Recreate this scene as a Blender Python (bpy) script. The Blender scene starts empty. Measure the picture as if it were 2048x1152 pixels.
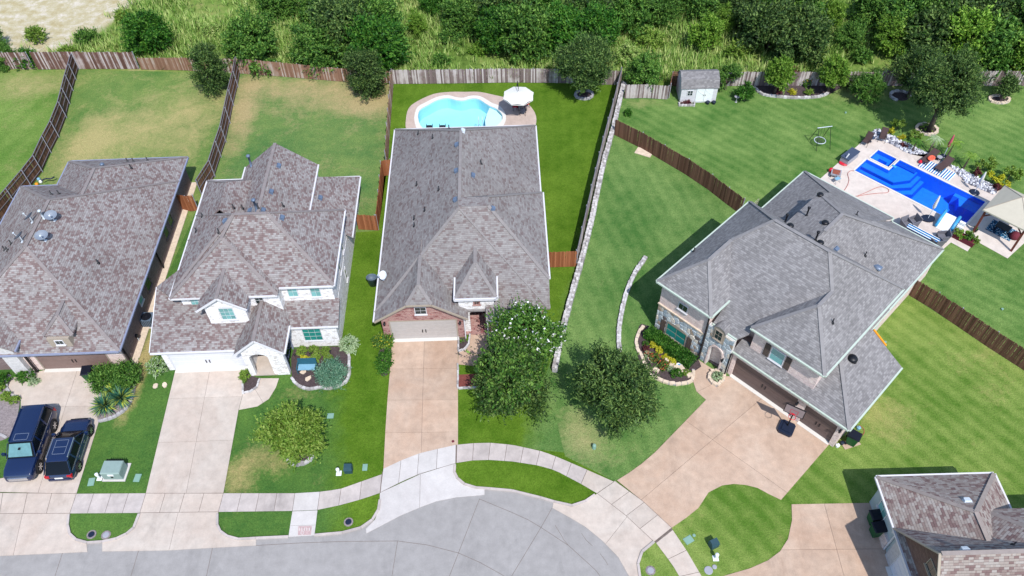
import bpy, math, random
import numpy as np
from mathutils import Vector, Matrix
from mathutils.geometry import tessellate_polygon
random.seed(7); RNG = np.random.default_rng(7)
S = bpy.context.scene
COL = S.collection

# ------------------------------------------------------------------ camera
CAM_H = 47.0
F_PX = 2048 * 28.0 / 36.0
PITCH = math.radians(49.3); ROLL = math.radians(-1.37)
_cp, _sp = math.cos(PITCH), math.sin(PITCH); _cr, _sr = math.cos(ROLL), math.sin(ROLL)
AX_F = Vector((0, _cp, -_sp)); _u = Vector((0, _sp, _cp)); _r = Vector((1, 0, 0))
AX_R = _r * _cr + _u * _sr; AX_U = -_r * _sr + _u * _cr
cam_data = bpy.data.cameras.new('camera'); cam_data.lens = 28.0; cam_data.sensor_width = 36.0
cam_data.clip_end = 3000; cam_data.clip_start = 0.5
cam = bpy.data.objects.new('camera', cam_data); COL.objects.link(cam)
cam.matrix_world = Matrix((( AX_R[0], AX_U[0], -AX_F[0], 0), (AX_R[1], AX_U[1], -AX_F[1], 0),
                           (AX_R[2], AX_U[2], -AX_F[2], CAM_H), (0, 0, 0, 1)))
S.camera = cam
# ------------------------------------------------------------------ light
SUN = Vector((0.23, -0.68, 1.0)).normalized()
EL = math.asin(SUN.z); AZ = math.atan2(SUN.x, SUN.y)
W = bpy.data.worlds.new('World'); S.world = W; W.use_nodes = True
wn = W.node_tree.nodes; wl = W.node_tree.links
for n in list(wn): wn.remove(n)
sky = wn.new('ShaderNodeTexSky'); sky.sky_type = 'NISHITA'; sky.sun_disc = False
sky.sun_elevation = EL; sky.sun_rotation = AZ; sky.air_density = 1.0; sky.dust_density = 0.6; sky.ozone_density = 1.0
bg = wn.new('ShaderNodeBackground'); bg.inputs['Strength'].default_value = 0.15
wo = wn.new('ShaderNodeOutputWorld')
wl.new(sky.outputs[0], bg.inputs[0]); wl.new(bg.outputs[0], wo.inputs[0])
sd = bpy.data.lights.new('sun', 'SUN'); sd.energy = 3.5; sd.angle = math.radians(0.5); sd.color = (1.0, 0.955, 0.89)
so = bpy.data.objects.new('sun', sd); COL.objects.link(so)
so.rotation_euler = SUN.to_track_quat('Z', 'Y').to_euler(); so.location = (0, 0, 90)
vs = S.view_settings; vs.view_transform = 'Standard'; vs.look = 'None'; vs.gamma = 1.0
vs.use_curve_mapping = False; vs.exposure = 0.62
S.cycles.max_bounces = 6; S.cycles.diffuse_bounces = 3; S.cycles.transparent_max_bounces = 8
S.cycles.caustics_reflective = False; S.cycles.caustics_refractive = False

def P(px, py, z=0.0):
    """photo pixel + height above ground -> world point"""
    d = AX_F + AX_R * ((px - 1024) / F_PX) - AX_U * ((py - 576) / F_PX)
    t = (z - CAM_H) / d.z
    return Vector((d.x * t, d.y * t, z))

# ------------------------------------------------------------------ materials
def srgb(r, g, b):
    f = lambda c: (c / 255 / 12.92) if c <= 10.3 else ((c / 255 + 0.055) / 1.055) ** 2.4
    return (f(r), f(g), f(b), 1)
def alb(r, g, b, k=0.70):
    c = srgb(r, g, b); return (c[0] * k, c[1] * k, c[2] * k, 1)
class NT:
    def __init__(s, name):
        s.m = bpy.data.materials.new(name); s.m.use_nodes = True
        s.n = s.m.node_tree.nodes; s.l = s.m.node_tree.links
        s.b = s.n['Principled BSDF']; s.out = s.n['Material Output']
        s.b.inputs['Specular IOR Level'].default_value = 0.3
    def node(s, t, **kw):
        n = s.n.new('ShaderNode' + t)
        for k, v in kw.items(): setattr(n, k, v)
        return n
    def link(s, a, b): s.l.new(a, b)
    def set(s, sock, v):
        if isinstance(v, (int, float)): sock.default_value = v
        elif isinstance(v, tuple): sock.default_value = v
        else: s.l.new(v, sock)
    def math(s, op, a, b=0.0, c=0.0, clamp=False):
        n = s.node('Math', operation=op); n.use_clamp = clamp
        s.set(n.inputs[0], a); s.set(n.inputs[1], b); s.set(n.inputs[2], c); return n.outputs[0]
    def pos(s): return s.node('NewGeometry').outputs['Position']
    def island(s): return s.node('NewGeometry').outputs['Random Per Island']
    def objrand(s): return s.node('ObjectInfo').outputs['Random']
    def uv(s): return s.node('TexCoord').outputs['UV']
    def mapping(s, v, scale=(1, 1, 1), rot=0.0, loc=(0, 0, 0)):
        n = s.node('Mapping'); s.link(v, n.inputs[0]); n.inputs['Scale'].default_value = scale
        n.inputs['Rotation'].default_value = (0, 0, rot); n.inputs['Location'].default_value = loc; return n.outputs[0]
    def noise(s, v, scale, detail=3, rough=0.55, dist=0.0):
        n = s.node('TexNoise'); s.link(v, n.inputs['Vector']); n.inputs['Scale'].default_value = scale
        n.inputs['Detail'].default_value = detail; n.inputs['Roughness'].default_value = rough
        n.inputs['Distortion'].default_value = dist; return n.outputs[0]
    def white(s, v, dim='2D'):
        n = s.node('TexWhiteNoise', noise_dimensions=dim)
        if dim == '1D': s.set(n.inputs['W'], v)
        else: s.link(v, n.inputs['Vector'])
        return n.outputs['Value']
    def xyz(s, v):
        n = s.node('SeparateXYZ'); s.link(v, n.inputs[0]); return n.outputs
    def comb(s, x, y, z=0.0):
        n = s.node('CombineXYZ'); s.set(n.inputs[0], x); s.set(n.inputs[1], y); s.set(n.inputs[2], z); return n.outputs[0]
    def ramp(s, f, stops, const=False):
        n = s.node('ValToRGB'); s.link(f, n.inputs[0]); e = n.color_ramp
        if const: e.interpolation = 'CONSTANT'
        while len(e.elements) < len(stops): e.elements.new(0.5)
        for i, (p, c) in enumerate(stops): e.elements[i].position = p; e.elements[i].color = c
        return n.outputs[0]
    def rng(s, f, a, b, c=0.0, d=1.0):
        n = s.node('MapRange'); s.link(f, n.inputs[0])
        for i, v in enumerate((a, b, c, d)): n.inputs[i + 1].default_value = v
        return n.outputs[0]
    def mix(s, f, a, b, mode='MIX'):
        n = s.node('MixRGB', blend_type=mode); s.set(n.inputs[0], f); s.set(n.inputs[1], a); s.set(n.inputs[2], b); return n.outputs[0]
    def bump(s, h, strength=0.4, dist=0.02):
        n = s.node('Bump'); s.link(h, n.inputs['Height']); n.inputs['Strength'].default_value = strength
        n.inputs['Distance'].default_value = dist; s.link(n.outputs[0], s.b.inputs['Normal'])
    def fin(s, col=None, rough=0.8, metal=0.0, spec=None):
        if col is not None: s.set(s.b.inputs['Base Color'], col)
        s.set(s.b.inputs['Roughness'], rough); s.b.inputs['Metallic'].default_value = metal
        if spec is not None: s.b.inputs['Specular IOR Level'].default_value = spec
        return s.m

def plain(name, c, rough=0.7, var=0.12, scale=3.0, metal=0.0, spec=0.3, bump=0.0):
    t = NT(name); p = t.pos()
    n = t.noise(p, scale, 4, 0.6)
    f = t.rng(n, 0.3, 0.7, 1 - var, 1 + var)
    col = t.mix(1.0, c, t.comb(f, f, f), 'MULTIPLY')
    if bump: t.bump(t.noise(p, scale * 8, 3), bump, 0.02)
    return t.fin(col, rough, metal, spec)

def mat_lawn(name, c1, c2, dry, dry_amt=0.15, ang=0.0, sw=0.0, sa=0.0, ell=(), dscale=0.35, blend=()):
    t = NT(name); p = t.pos()
    big = t.noise(p, 0.16, 4, 0.6, 0.3); mid = t.noise(p, 0.9, 4, 0.65); fine = t.noise(p, 5.0, 3, 0.8); vf = t.noise(p, 13.0, 3, 0.85)
    f = t.math('MULTIPLY_ADD', big, 0.55, t.math('MULTIPLY', mid, 0.35))
    f = t.math('ADD', f, t.math('MULTIPLY', fine, 0.28))
    f = t.rng(f, 0.44, 0.76)
    if sa:
        m = t.mapping(p, rot=ang); x = t.xyz(m)[0]
        wob = t.math('MULTIPLY', t.noise(p, 0.3, 2), 0.5)
        s_ = t.math('SINE', t.math('MULTIPLY', t.math('ADD', x, wob), 2 * math.pi / sw))
        f = t.math('ADD', f, t.math('MULTIPLY', s_, sa))
    col = t.mix(t.math('ADD', f, 0.0, clamp=True), c1, c2)
    d = t.noise(p, dscale, 5, 0.68, 0.5); d2 = t.noise(p, 3.2, 3, 0.7)
    dm = t.math('MULTIPLY_ADD', d2, 0.35, t.math('MULTIPLY', d, 0.75))
    for (cx, cy, rx, ry, amp) in ell:
        m = t.mapping(p, scale=(1 / rx, 1 / ry, 0), loc=(-cx / rx, -cy / ry, 0))
        ln = t.node('VectorMath', operation='LENGTH'); t.link(m, ln.inputs[0])
        dm = t.math('ADD', dm, t.rng(ln.outputs['Value'], 1.0, 0.2, 0.0, amp))
    th = 0.80 - dry_amt
    if ell or blend: pass
    mk = t.rng(dm, th - 0.02, th + 0.34)
    col = t.mix(mk, col, dry)
    for (bx, by, nx, ny, wd, b1, b2) in blend:
        xx = t.xyz(p); s_ = t.math('ADD', t.math('MULTIPLY', xx[0], nx), t.math('MULTIPLY', xx[1], ny)); s_ = t.math('SUBTRACT', s_, bx * nx + by * ny)
        s_ = t.math('ADD', s_, t.math('MULTIPLY', t.math('SUBTRACT', t.noise(p, 0.6, 4, .7), 0.5), wd * 3)); col = t.mix(t.rng(s_, -wd, wd), col, t.mix(t.math('ADD', f, 0.0, clamp=True), b1, b2))
    g = t.rng(vf, 0.3, 0.7, 0.55, 1.22); col = t.mix(1.0, col, t.comb(g, g, g), 'MULTIPLY')
    t.bump(t.math('ADD', fine, vf), 0.9, 0.05)
    return t.fin(col, 0.95, spec=0.1)

def mat_shingle(name, stops, row=0.145, tab=0.30, clump=0.5, gap=0.75, spots=None):
    t = NT(name); uv = t.xyz(t.uv())
    v = t.math('DIVIDE', uv[1], row); r = t.math('FLOOR', v); fv = t.math('FRACT', v)
    off = t.white(r, '1D')
    u = t.math('MULTIPLY_ADD', off, 13.7, t.math('DIVIDE', uv[0], tab)); c = t.math('FLOOR', u); fu = t.math('FRACT', u)
    w1 = t.white(t.comb(c, r))
    c2 = t.math('FLOOR', t.math('MULTIPLY', t.math('MULTIPLY_ADD', off, 1.1, t.math('DIVIDE', uv[0], tab)), 0.6))
    w2 = t.white(t.comb(c2, t.math('FLOOR', t.math('MULTIPLY', t.math('ADD', r, t.math('MULTIPLY', t.white(c2, '1D'), 2.0)), 0.5)), 0))
    f = t.math('ADD', t.math('MULTIPLY', w1, 1 - clump), t.math('MULTIPLY', w2, clump))
    col = t.ramp(f, stops, True)
    n = t.noise(t.pos(), 0.35, 3); g = t.rng(n, 0.3, 0.7, 0.90, 1.08)
    n2 = t.noise(t.pos(), 45.0, 2, 0.8); g = t.math('MULTIPLY', g, t.rng(n2, 0.2, 0.8, 0.85, 1.15))
    edge = t.math('LESS_THAN', fv, 0.13)  # shadow line between courses, darkened into the shingle colour
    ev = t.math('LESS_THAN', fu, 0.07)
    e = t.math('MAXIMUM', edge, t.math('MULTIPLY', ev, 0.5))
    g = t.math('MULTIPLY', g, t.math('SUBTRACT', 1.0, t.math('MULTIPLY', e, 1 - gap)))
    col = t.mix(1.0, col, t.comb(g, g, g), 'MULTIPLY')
    h = t.math('ADD', t.math('SUBTRACT', 1.0, fv), t.math('MULTIPLY', w1, 0.5))
    t.bump(h, 0.5, 0.02)
    return t.fin(col, 0.93, spec=0.12)

def mat_brick(name, c1, c2, mortar, bw=0.21, bh=0.075, c3=None, white=0.0):
    t = NT(name); uv = t.uv()
    b = t.node('TexBrick'); t.link(uv, b.inputs[0]); b.inputs['Scale'].default_value = 1.0
    b.inputs['Brick Width'].default_value = bw; b.inputs['Row Height'].default_value = bh
    b.inputs['Mortar Size'].default_value = 0.009; b.inputs['Mortar Smooth'].default_value = 0.2
    b.inputs['Color1'].default_value = c1; b.inputs['Color2'].default_value = c2; b.inputs['Mortar'].default_value = mortar
    col = b.outputs[0]
    n = t.noise(t.mapping(t.pos(), scale=(1, 1, 2)), 2.5, 4, 0.75)
    if c3: col = t.mix(t.rng(n, 0.52, 0.6), col, c3)
    n2 = t.noise(t.pos(), 14.0, 2, 0.8); g = t.rng(n2, 0.25, 0.75, 0.8, 1.2)
    col = t.mix(1.0, col, t.comb(g, g, g), 'MULTIPLY')
    inv = t.math('SUBTRACT', 1.0, b.outputs['Fac']); t.bump(inv, 0.5, 0.01)
    return t.fin(col, 0.9, spec=0.15)

def mat_concrete(name, c, c2, stain=0.25, aggregate=False):
    t = NT(name); p = t.pos()
    n = t.noise(p, 0.28, 5, 0.65, 0.6); n2 = t.noise(p, 1.7, 4, 0.6); n3 = t.noise(p, 26.0 if aggregate else 12.0, 2, 0.8)
    col = t.mix(t.rng(n, 0.35, 0.68), c, c2)
    r = t.objrand(); g = t.math('ADD', t.math('MULTIPLY', r, 0.13), 0.935)
    g = t.math('MULTIPLY', g, t.rng(n2, 0.3, 0.7, 1 - stain * 0.35, 1 + stain * 0.25))
    a = 0.16 if aggregate else 0.06
    g = t.math('MULTIPLY', g, t.rng(n3, 0.25, 0.75, 1 - a, 1 + a))
    st = t.noise(t.mapping(p, scale=(1.0, 0.35, 1)), 0.55, 5, 0.7)
    g = t.math('MULTIPLY', g, t.rng(st, 0.54, 0.72, 1.0, 1 - stain * 0.55))
    col = t.mix(1.0, col, t.comb(g, g, g), 'MULTIPLY')
    t.bump(n3, 0.15, 0.01)
    return t.fin(col, 0.85, spec=0.2)

def mat_wood(name, c1, c2, c3=None, grey=0.0):
    t = NT(name); r = t.objrand(); p = t.pos()
    n = t.noise(t.mapping(p, scale=(9, 9, 0.8)), 2.0, 3, 0.7)
    f = t.math('ADD', t.math('MULTIPLY', r, 0.8), t.math('MULTIPLY', n, 0.25))
    col = t.mix(f, c1, c2)
    if c3:
        n2 = t.noise(p, 0.5, 3, 0.7); m = t.math('ADD', t.math('MULTIPLY', n2, 0.7), t.math('MULTIPLY', r, 0.45))
        col = t.mix(t.rng(m, 0.62 - grey, 0.82 - grey), col, c3)
    return t.fin(col, 0.85, spec=0.15)

def mat_leaf(name, d, m, l, trans=0.25, yellow=None):
    t = NT(name); i = t.island(); n = t.noise(t.pos(), 1.1, 3, 0.6)
    f = t.math('ADD', t.math('MULTIPLY', i, 0.55), t.math('MULTIPLY', n, 0.5))
    col = t.ramp(f, [(0.22, d), (0.5, m), (0.84, l)])
    r = t.objrand(); g = t.math('MULTIPLY_ADD', r, 0.24, 0.88)
    col = t.mix(1.0, col, t.comb(g, g, g), 'MULTIPLY')
    t.set(t.b.inputs['Base Color'], col); t.b.inputs['Roughness'].default_value = 0.6
    t.b.inputs['Specular IOR Level'].default_value = 0.25
    tr = t.node('BsdfTranslucent'); t.link(t.mix(1.0, col, (1.25, 1.3, 0.7, 1), 'MULTIPLY'), tr.inputs[0])
    mx = t.node('MixShader'); mx.inputs[0].default_value = trans
    t.link(t.b.outputs[0], mx.inputs[1]); t.link(tr.outputs[0], mx.inputs[2]); t.link(mx.outputs[0], t.out.inputs[0])
    return t.m

def mat_water(name, tint, rip=14.0):
    t = NT(name); p = t.pos()
    tr = t.node('BsdfTransparent'); t.set(tr.inputs[0], tint)
    gl = t.node('BsdfGlossy'); gl.inputs['Roughness'].default_value = 0.04
    b = t.node('Bump'); t.link(t.noise(p, rip / 4, 3, 0.6, 0.4), b.inputs['Height']); b.inputs['Strength'].default_value = 0.25; b.inputs['Distance'].default_value = 0.05
    t.link(b.outputs[0], gl.inputs['Normal'])
    fr = t.node('Fresnel'); fr.inputs['IOR'].default_value = 1.33; t.link(b.outputs[0], fr.inputs['Normal'])
    mx = t.node('MixShader'); t.link(fr.outputs[0], mx.inputs[0]); t.link(tr.outputs[0], mx.inputs[1]); t.link(gl.outputs[0], mx.inputs[2])
    t.link(mx.outputs[0], t.out.inputs[0]); return t.m

def mat_glass(name, c, rough=0.08):
    t = NT(name); n = t.objrand()
    return t.fin(t.mix(t.rng(n, 0.0, 1.0), c, tuple(min(1, x * 1.7) for x in c[:3]) + (1,)), rough, spec=0.6)

M = {}
def setup_mats():
    mauve = [(0.0, alb(128, 111, 111)), (0.25, alb(138, 123, 123)), (0.40, alb(150, 143, 143)), (0.58, alb(158, 153, 153)), (0.8, alb(167, 163, 164))]
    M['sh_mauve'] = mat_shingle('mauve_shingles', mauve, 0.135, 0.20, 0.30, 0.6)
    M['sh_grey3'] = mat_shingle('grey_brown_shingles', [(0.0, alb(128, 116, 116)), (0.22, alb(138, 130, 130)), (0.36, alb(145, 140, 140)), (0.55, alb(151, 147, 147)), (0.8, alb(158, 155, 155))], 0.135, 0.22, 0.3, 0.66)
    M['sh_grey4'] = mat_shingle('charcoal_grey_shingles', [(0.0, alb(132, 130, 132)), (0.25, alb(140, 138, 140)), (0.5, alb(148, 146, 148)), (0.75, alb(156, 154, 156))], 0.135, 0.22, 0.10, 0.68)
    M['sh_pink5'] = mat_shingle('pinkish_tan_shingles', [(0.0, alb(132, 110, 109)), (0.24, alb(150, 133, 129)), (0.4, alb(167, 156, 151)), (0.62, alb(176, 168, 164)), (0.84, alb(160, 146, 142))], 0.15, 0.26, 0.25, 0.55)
    M['cap_mauve'] = plain('ridge_cap_mauve', alb(146, 138, 138), 0.95, 0.12, 3)
    M['cap_grey3'] = plain('ridge_cap_grey', alb(146, 141, 141), 0.95, 0.1, 3)
    M['cap_grey4'] = plain('ridge_cap_charcoal', alb(147, 145, 147), 0.95, 0.1, 3)
    M['cap_pink5'] = plain('ridge_cap_pink', alb(164, 153, 148), 0.95, 0.1, 3)
    M['br_white'] = mat_brick('whitewashed_brick', alb(250, 250, 253, .85), alb(240, 240, 244, .85), alb(226, 224, 224, .8), 0.23, 0.08, alb(208, 203, 202, .8))
    M['br_red'] = mat_brick('red_brick', alb(168, 112, 108), alb(190, 146, 140), alb(206, 190, 184), 0.21, 0.075, alb(146, 92, 92))
    M['br_brown'] = mat_brick('dark_brown_brick', alb(112, 84, 80), alb(138, 108, 102), alb(120, 108, 102), 0.21, 0.075)
    M['br_mottle'] = mat_brick('mottled_pink_brick', alb(228, 204, 198, .85), alb(200, 176, 172, .85), alb(236, 226, 222, .85), 0.2, 0.07, alb(238, 222, 214, .85))
    M['br_dark1'] = mat_brick('taupe_brick', alb(128, 110, 112), alb(150, 130, 130), alb(160, 148, 146), 0.21, 0.075)
    M['trim_white'] = plain('white_trim', alb(230, 230, 236, .72), 0.5, 0.03)
    M['trim_green'] = plain('pale_green_gutter', alb(212, 228, 216, .65), 0.45, 0.04)
    M['trim_blue'] = plain('slate_blue_gutter', alb(150, 158, 186), 0.45, 0.05)
    M['trim_tan'] = plain('tan_trim', alb(178, 166, 152), 0.6, 0.05)
    M['siding_teal'] = plain('pale_siding', alb(190, 206, 210), 0.7, 0.06)
    M['door_white'] = plain('white_garage_door', alb(228, 230, 240, .75), 0.5, 0.03)
    M['door_grey'] = plain('light_grey_garage_door', alb(190, 184, 182, .75), 0.5, 0.05)
    M['door_brown'] = plain('taupe_garage_door', alb(140, 118, 112), 0.55, 0.06)
    M['door_dkbrown'] = plain('brown_garage_door', alb(118, 100, 96), 0.55, 0.08)
    M['shutter'] = plain('brown_shutter', alb(96, 84, 78), 0.7, 0.2, 20)
    M['glass_green'] = mat_glass('green_glass', alb(40, 130, 122), 0.12)
    M['glass_pale'] = mat_glass('pale_green_glass', alb(110, 164, 164), 0.15)
    M['glass_dark'] = mat_glass('dark_glass', alb(34, 50, 52), 0.08)
    M['mortar'] = plain('pale_mortar', alb(226, 224, 222), 0.9, 0.06, 5)
    M['dark'] = plain('dark_pipe_and_wall_shade', alb(44, 38, 40), 0.9, 0.1)
    M['metal_vent'] = plain('slate_blue_metal', alb(112, 130, 156), 0.4, 0.1, metal=0.2)
    M['metal_white'] = plain('galvanised_metal', alb(206, 218, 230, .75), 0.35, 0.05)
    M['metal_black'] = plain('black_metal', alb(26, 28, 36), 0.45, 0.1)
    M['dish'] = plain('grey_dish', alb(140, 152, 170, .6), 0.5, 0.05)
    M['conc_tan'] = mat_concrete('tan_concrete', alb(216, 205, 195, .68), alb(208, 192, 180, .68), 0.3)
    M['conc_pale'] = mat_concrete('pale_concrete', alb(220, 216, 214, .68), alb(210, 204, 202, .68), 0.2)
    M['conc_walk'] = mat_concrete('sidewalk_concrete', alb(214, 203, 198, .66), alb(198, 189, 186, .66), 0.4)
    M['conc_agg'] = mat_concrete('exposed_aggregate', alb(213, 189, 170, .66), alb(202, 172, 150, .66), 0.36, True)
    M['conc_deck'] = mat_concrete('pool_deck_concrete', alb(224, 214, 206), alb(212, 198, 190), 0.3)
    M['conc_deck3'] = mat_concrete('tan_pool_deck', alb(206, 188, 178, .68), alb(196, 176, 166, .68), 0.3, True)
    M['street'] = mat_concrete('grey_street_concrete', alb(178, 175, 174, .66), alb(171, 168, 167, .66), 0.3)
    M['joint'] = plain('dark_joint', alb(128, 116, 110), 0.9, 0.2)
    M['pink'] = plain('pink_painted_concrete', alb(204, 176, 176, .66), 0.85, 0.15, 8)
    M['soil'] = plain('dark_mulch', alb(84, 72, 74), 0.95, 0.4, 12, bump=0.6)
    M['soil_grey'] = plain('grey_gravel_mulch', alb(150, 140, 142), 0.95, 0.35, 10, bump=0.6)
    M['soil_red'] = plain('red_mulch', alb(130, 72, 66), 0.95, 0.35, 12, bump=0.6)
    t = NT('white_limestone'); c = t.ramp(t.objrand(), [(0.0, alb(186, 182, 182, .7)), (0.3, alb(212, 210, 212, .7)), (0.7, alb(226, 224, 226, .7)), (0.9, alb(168, 164, 166, .7))], True); g = t.rng(t.noise(t.pos(), 6, 4, .7), 0.3, 0.7, 0.78, 1.1); t.bump(t.noise(t.pos(), 20, 3), .4, .02); M['stone_white'] = t.fin(t.mix(1.0, c, t.comb(g, g, g), 'MULTIPLY'), 0.9)
    M['stone_tan'] = plain('tan_limestone', alb(222, 204, 184, .75), 0.9, 0.16, 4, bump=0.3)
    M['stone_grey'] = plain('grey_garden_stone', alb(178, 176, 180, .75), 0.9, 0.2, 5, bump=0.3)
    t = NT('flagstone'); c = t.ramp(t.objrand(), [(0.0, alb(172, 182, 190, .85)), (0.3, alb(198, 206, 210, .85)), (0.52, alb(176, 160, 144)), (0.62, alb(158, 172, 182, .85)), (0.8, alb(214, 206, 194, .85)), (0.94, alb(112, 106, 106))], True)
    g = t.rng(t.noise(t.pos(), 6, 4), 0.3, 0.7, 0.8, 1.18); M['flag'] = t.fin(t.mix(1.0, c, t.comb(g, g, g), 'MULTIPLY'), 0.85)
    t = NT('white_rock'); c = t.ramp(t.island(), [(0.0, alb(120, 122, 136)), (0.2, alb(196, 198, 208, .75)), (0.5, alb(236, 238, 246, .8)), (0.85, alb(170, 172, 186))], True); M['rock'] = t.fin(c, 0.85)
    M['wd_old'] = mat_wood('weathered_cedar', alb(92, 64, 58), alb(156, 124, 114), alb(206, 194, 196), 0.06)
    M['wd_mid'] = mat_wood('brown_cedar', alb(128, 92, 74), alb(176, 142, 122), alb(200, 186, 178), 0.0)
    M['wd_grey'] = mat_wood('grey_cedar', alb(112, 96, 98), alb(172, 156, 152), alb(214, 206, 206), 0.1)
    M['wd_dark'] = mat_wood('dark_stained_cedar', alb(84, 58, 48), alb(138, 104, 86))
    M['wd_new'] = mat_wood('orange_cedar', alb(138, 82, 54), alb(192, 128, 92))
    M['rail_grey'] = plain('dull_rail', alb(128, 124, 134), 0.6, 0.1)
    M['backboard'] = plain('smoky_backboard', alb(156, 142, 146), 0.3, 0.08)
    M['post_metal'] = plain('galvanised_post', alb(170, 172, 186), 0.5, 0.1)
    M['trunk'] = plain('bark', alb(96, 84, 76), 0.95, 0.3, 9, bump=0.5)
    g = lambda r, gg, b: alb(r, gg, b, 0.8)
    M['lf_oak'] = mat_leaf('dark_oak_leaves', g(26, 48, 22), g(58, 92, 42), g(130, 158, 84))
    M['lf_green'] = mat_leaf('mid_green_leaves', g(34, 70, 24), g(70, 118, 42), g(136, 176, 80))
    M['lf_lime'] = mat_leaf('bright_green_leaves', g(62, 102, 26), g(104, 150, 44), g(160, 192, 84))
    M['lf_yel'] = mat_leaf('yellow_green_leaves', g(72, 108, 32), g(112, 148, 50), g(166, 188, 96))
    M['lf_yellow'] = mat_leaf('yellow_leaves', g(150, 160, 20), g(196, 196, 40), g(224, 216, 90))
    M['lf_blue'] = mat_leaf('blue_green_needles', g(52, 104, 84), g(98, 150, 124), g(160, 196, 170))
    M['lf_sage'] = mat_leaf('pale_sage_leaves', g(120, 150, 110), g(170, 196, 152), g(208, 222, 188))
    M['lf_hedge'] = mat_leaf('hedge_leaves', g(22, 62, 14), g(46, 104, 26), g(108, 156, 58))
    M['lf_yucca'] = mat_leaf('yucca_blades', g(28, 74, 66), g(64, 120, 96), g(190, 200, 70), 0.1)
    M['lf_wild'] = mat_leaf('wild_grass_blades', g(90, 132, 50), g(138, 172, 82), g(194, 204, 134), 0.2)
    M['lf_plum'] = mat_leaf('plum_leaves', g(60, 28, 36), g(100, 50, 56), g(140, 80, 80), 0.2)
    M['fl_white'] = plain('white_blossom', alb(240, 240, 246, .8), 0.7, 0.05)
    M['fl_red'] = plain('red_flower', alb(206, 80, 70, .8), 0.7, 0.1)
    M['paint_blk'] = NT('black_navy_car_paint').fin((0.005, 0.014, 0.055, 1), 0.2, 0.0, 0.6)
    M['paint_blk'].node_tree.nodes['Principled BSDF'].inputs['Coat Weight'].default_value = 0.5
    M['car_glass'] = NT('car_glass').fin((0.004, 0.006, 0.009, 1), 0.15, 0, 0.22)
    M['shade_teal'] = plain('teal_sunshade', alb(120, 172, 180, .5), 0.4, 0.12, 4)
    M['tyre'] = plain('tyre_rubber', alb(34, 34, 38), 0.85, 0.1)
    M['chrome'] = NT('bright_metal').fin((0.62, 0.63, 0.66, 1), 0.25, 0.9, 0.5)
    M['red'] = plain('red_plastic', alb(222, 40, 62), 0.4, 0.05)
    M['taillight'] = plain('red_lens', alb(200, 24, 40), 0.2, 0.05)
    M['bin_green'] = plain('green_bin', alb(30, 92, 52), 0.5, 0.08)
    M['bin_lid'] = plain('dark_bin_lid', alb(22, 26, 40), 0.45, 0.1)
    M['bin_grey'] = plain('grey_bin', alb(98, 116, 136), 0.5, 0.08)
    M['util'] = plain('grey_green_cabinet', alb(148, 170, 166), 0.5, 0.06)
    M['util_dk'] = plain('dark_teal_pedestal', alb(46, 78, 90), 0.5, 0.06)
    M['util_lid'] = plain('green_grey_lid', alb(138, 176, 162), 0.6, 0.06)
    M['white_pl'] = plain('white_plastic', alb(236, 242, 246, .8), 0.4, 0.03)
    M['blue_pl'] = plain('blue_plastic', alb(70, 168, 226), 0.35, 0.08)
    M['navy'] = plain('navy_plastic', alb(34, 44, 66), 0.4, 0.06)
    M['teal_pl'] = plain('teal_metal', alb(44, 96, 116), 0.5, 0.06)
    M['bench_blue'] = plain('pale_blue_seat', alb(136, 186, 214), 0.5, 0.06)
    M['sling'] = plain('brown_sling', alb(84, 66, 66), 0.8, 0.08)
    M['wicker'] = plain('grey_wicker', alb(118, 118, 128), 0.8, 0.2, 30)
    M['storage'] = plain('slate_storage_box', alb(72, 84, 108), 0.5, 0.06)
    M['storage_side'] = plain('grey_box_side', alb(170, 172, 182), 0.5, 0.06)
    M['canvas'] = plain('offwhite_canvas', alb(226, 226, 222, .78), 0.9, 0.05)
    M['canvas_tan'] = plain('tan_canvas', alb(200, 194, 178, .75), 0.9, 0.04)
    M['redwood'] = plain('redwood_post', alb(122, 64, 54), 0.7, 0.15, 8)
    M['coral'] = plain('coral_towel', alb(240, 110, 84), 0.9, 0.2, 9)
    M['hose'] = plain('red_hose', alb(190, 92, 88), 0.6, 0.05)
    M['maroon'] = plain('maroon_cushion', alb(112, 42, 56), 0.8, 0.1)
    M['orange'] = plain('orange_plastic', alb(246, 160, 30), 0.5, 0.05)
    M['pinkumb'] = plain('faded_red_canvas', alb(204, 96, 112), 0.85, 0.1)
    M['plaster3'] = plain('aqua_pool_plaster', alb(168, 226, 240, .95), 0.8, 0.05, 0.7)
    M['plaster3b'] = plain('pale_ledge_plaster', alb(226, 242, 244, .9), 0.8, 0.04, 0.7)
    M['plaster4'] = plain('blue_pool_shell', alb(26, 116, 238, 1.1), 0.6, 0.12, 2.2)
    M['plaster4d'] = plain('dark_blue_step_edge', alb(14, 84, 205, .9), 0.6, 0.06, 2)
    M['coping'] = plain('white_coping', alb(232, 229, 224, .72), 0.8, 0.04)
    M['water3'] = mat_water('pool_water_clear', (0.86, 0.97, 1.0, 1)); M['water4'] = mat_water('pool_water_blue', (0.84, 0.94, 1.0, 1))
    def stripes(name, cols, w, rot=0.0, axis=0):
        t = NT(name); tc = t.node('TexCoord').outputs['Object']; x = t.xyz(tc)[axis]
        f = t.math('FRACT', t.math('DIVIDE', x, w)); n = len(cols)
        return t.fin(t.ramp(f, [(i / n, c) for i, c in enumerate(cols)], True), 0.85)
    M['stripe'] = stripes('blue_white_stripes', [alb(236, 244, 250, .8), alb(30, 140, 210), alb(236, 244, 250, .8), alb(20, 70, 150)], 0.42, axis=0)
    M['stripe2'] = stripes('blue_white_bench_stripes', [alb(236, 244, 250, .8), alb(30, 150, 226), alb(20, 50, 110)], 0.26, axis=1)
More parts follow.
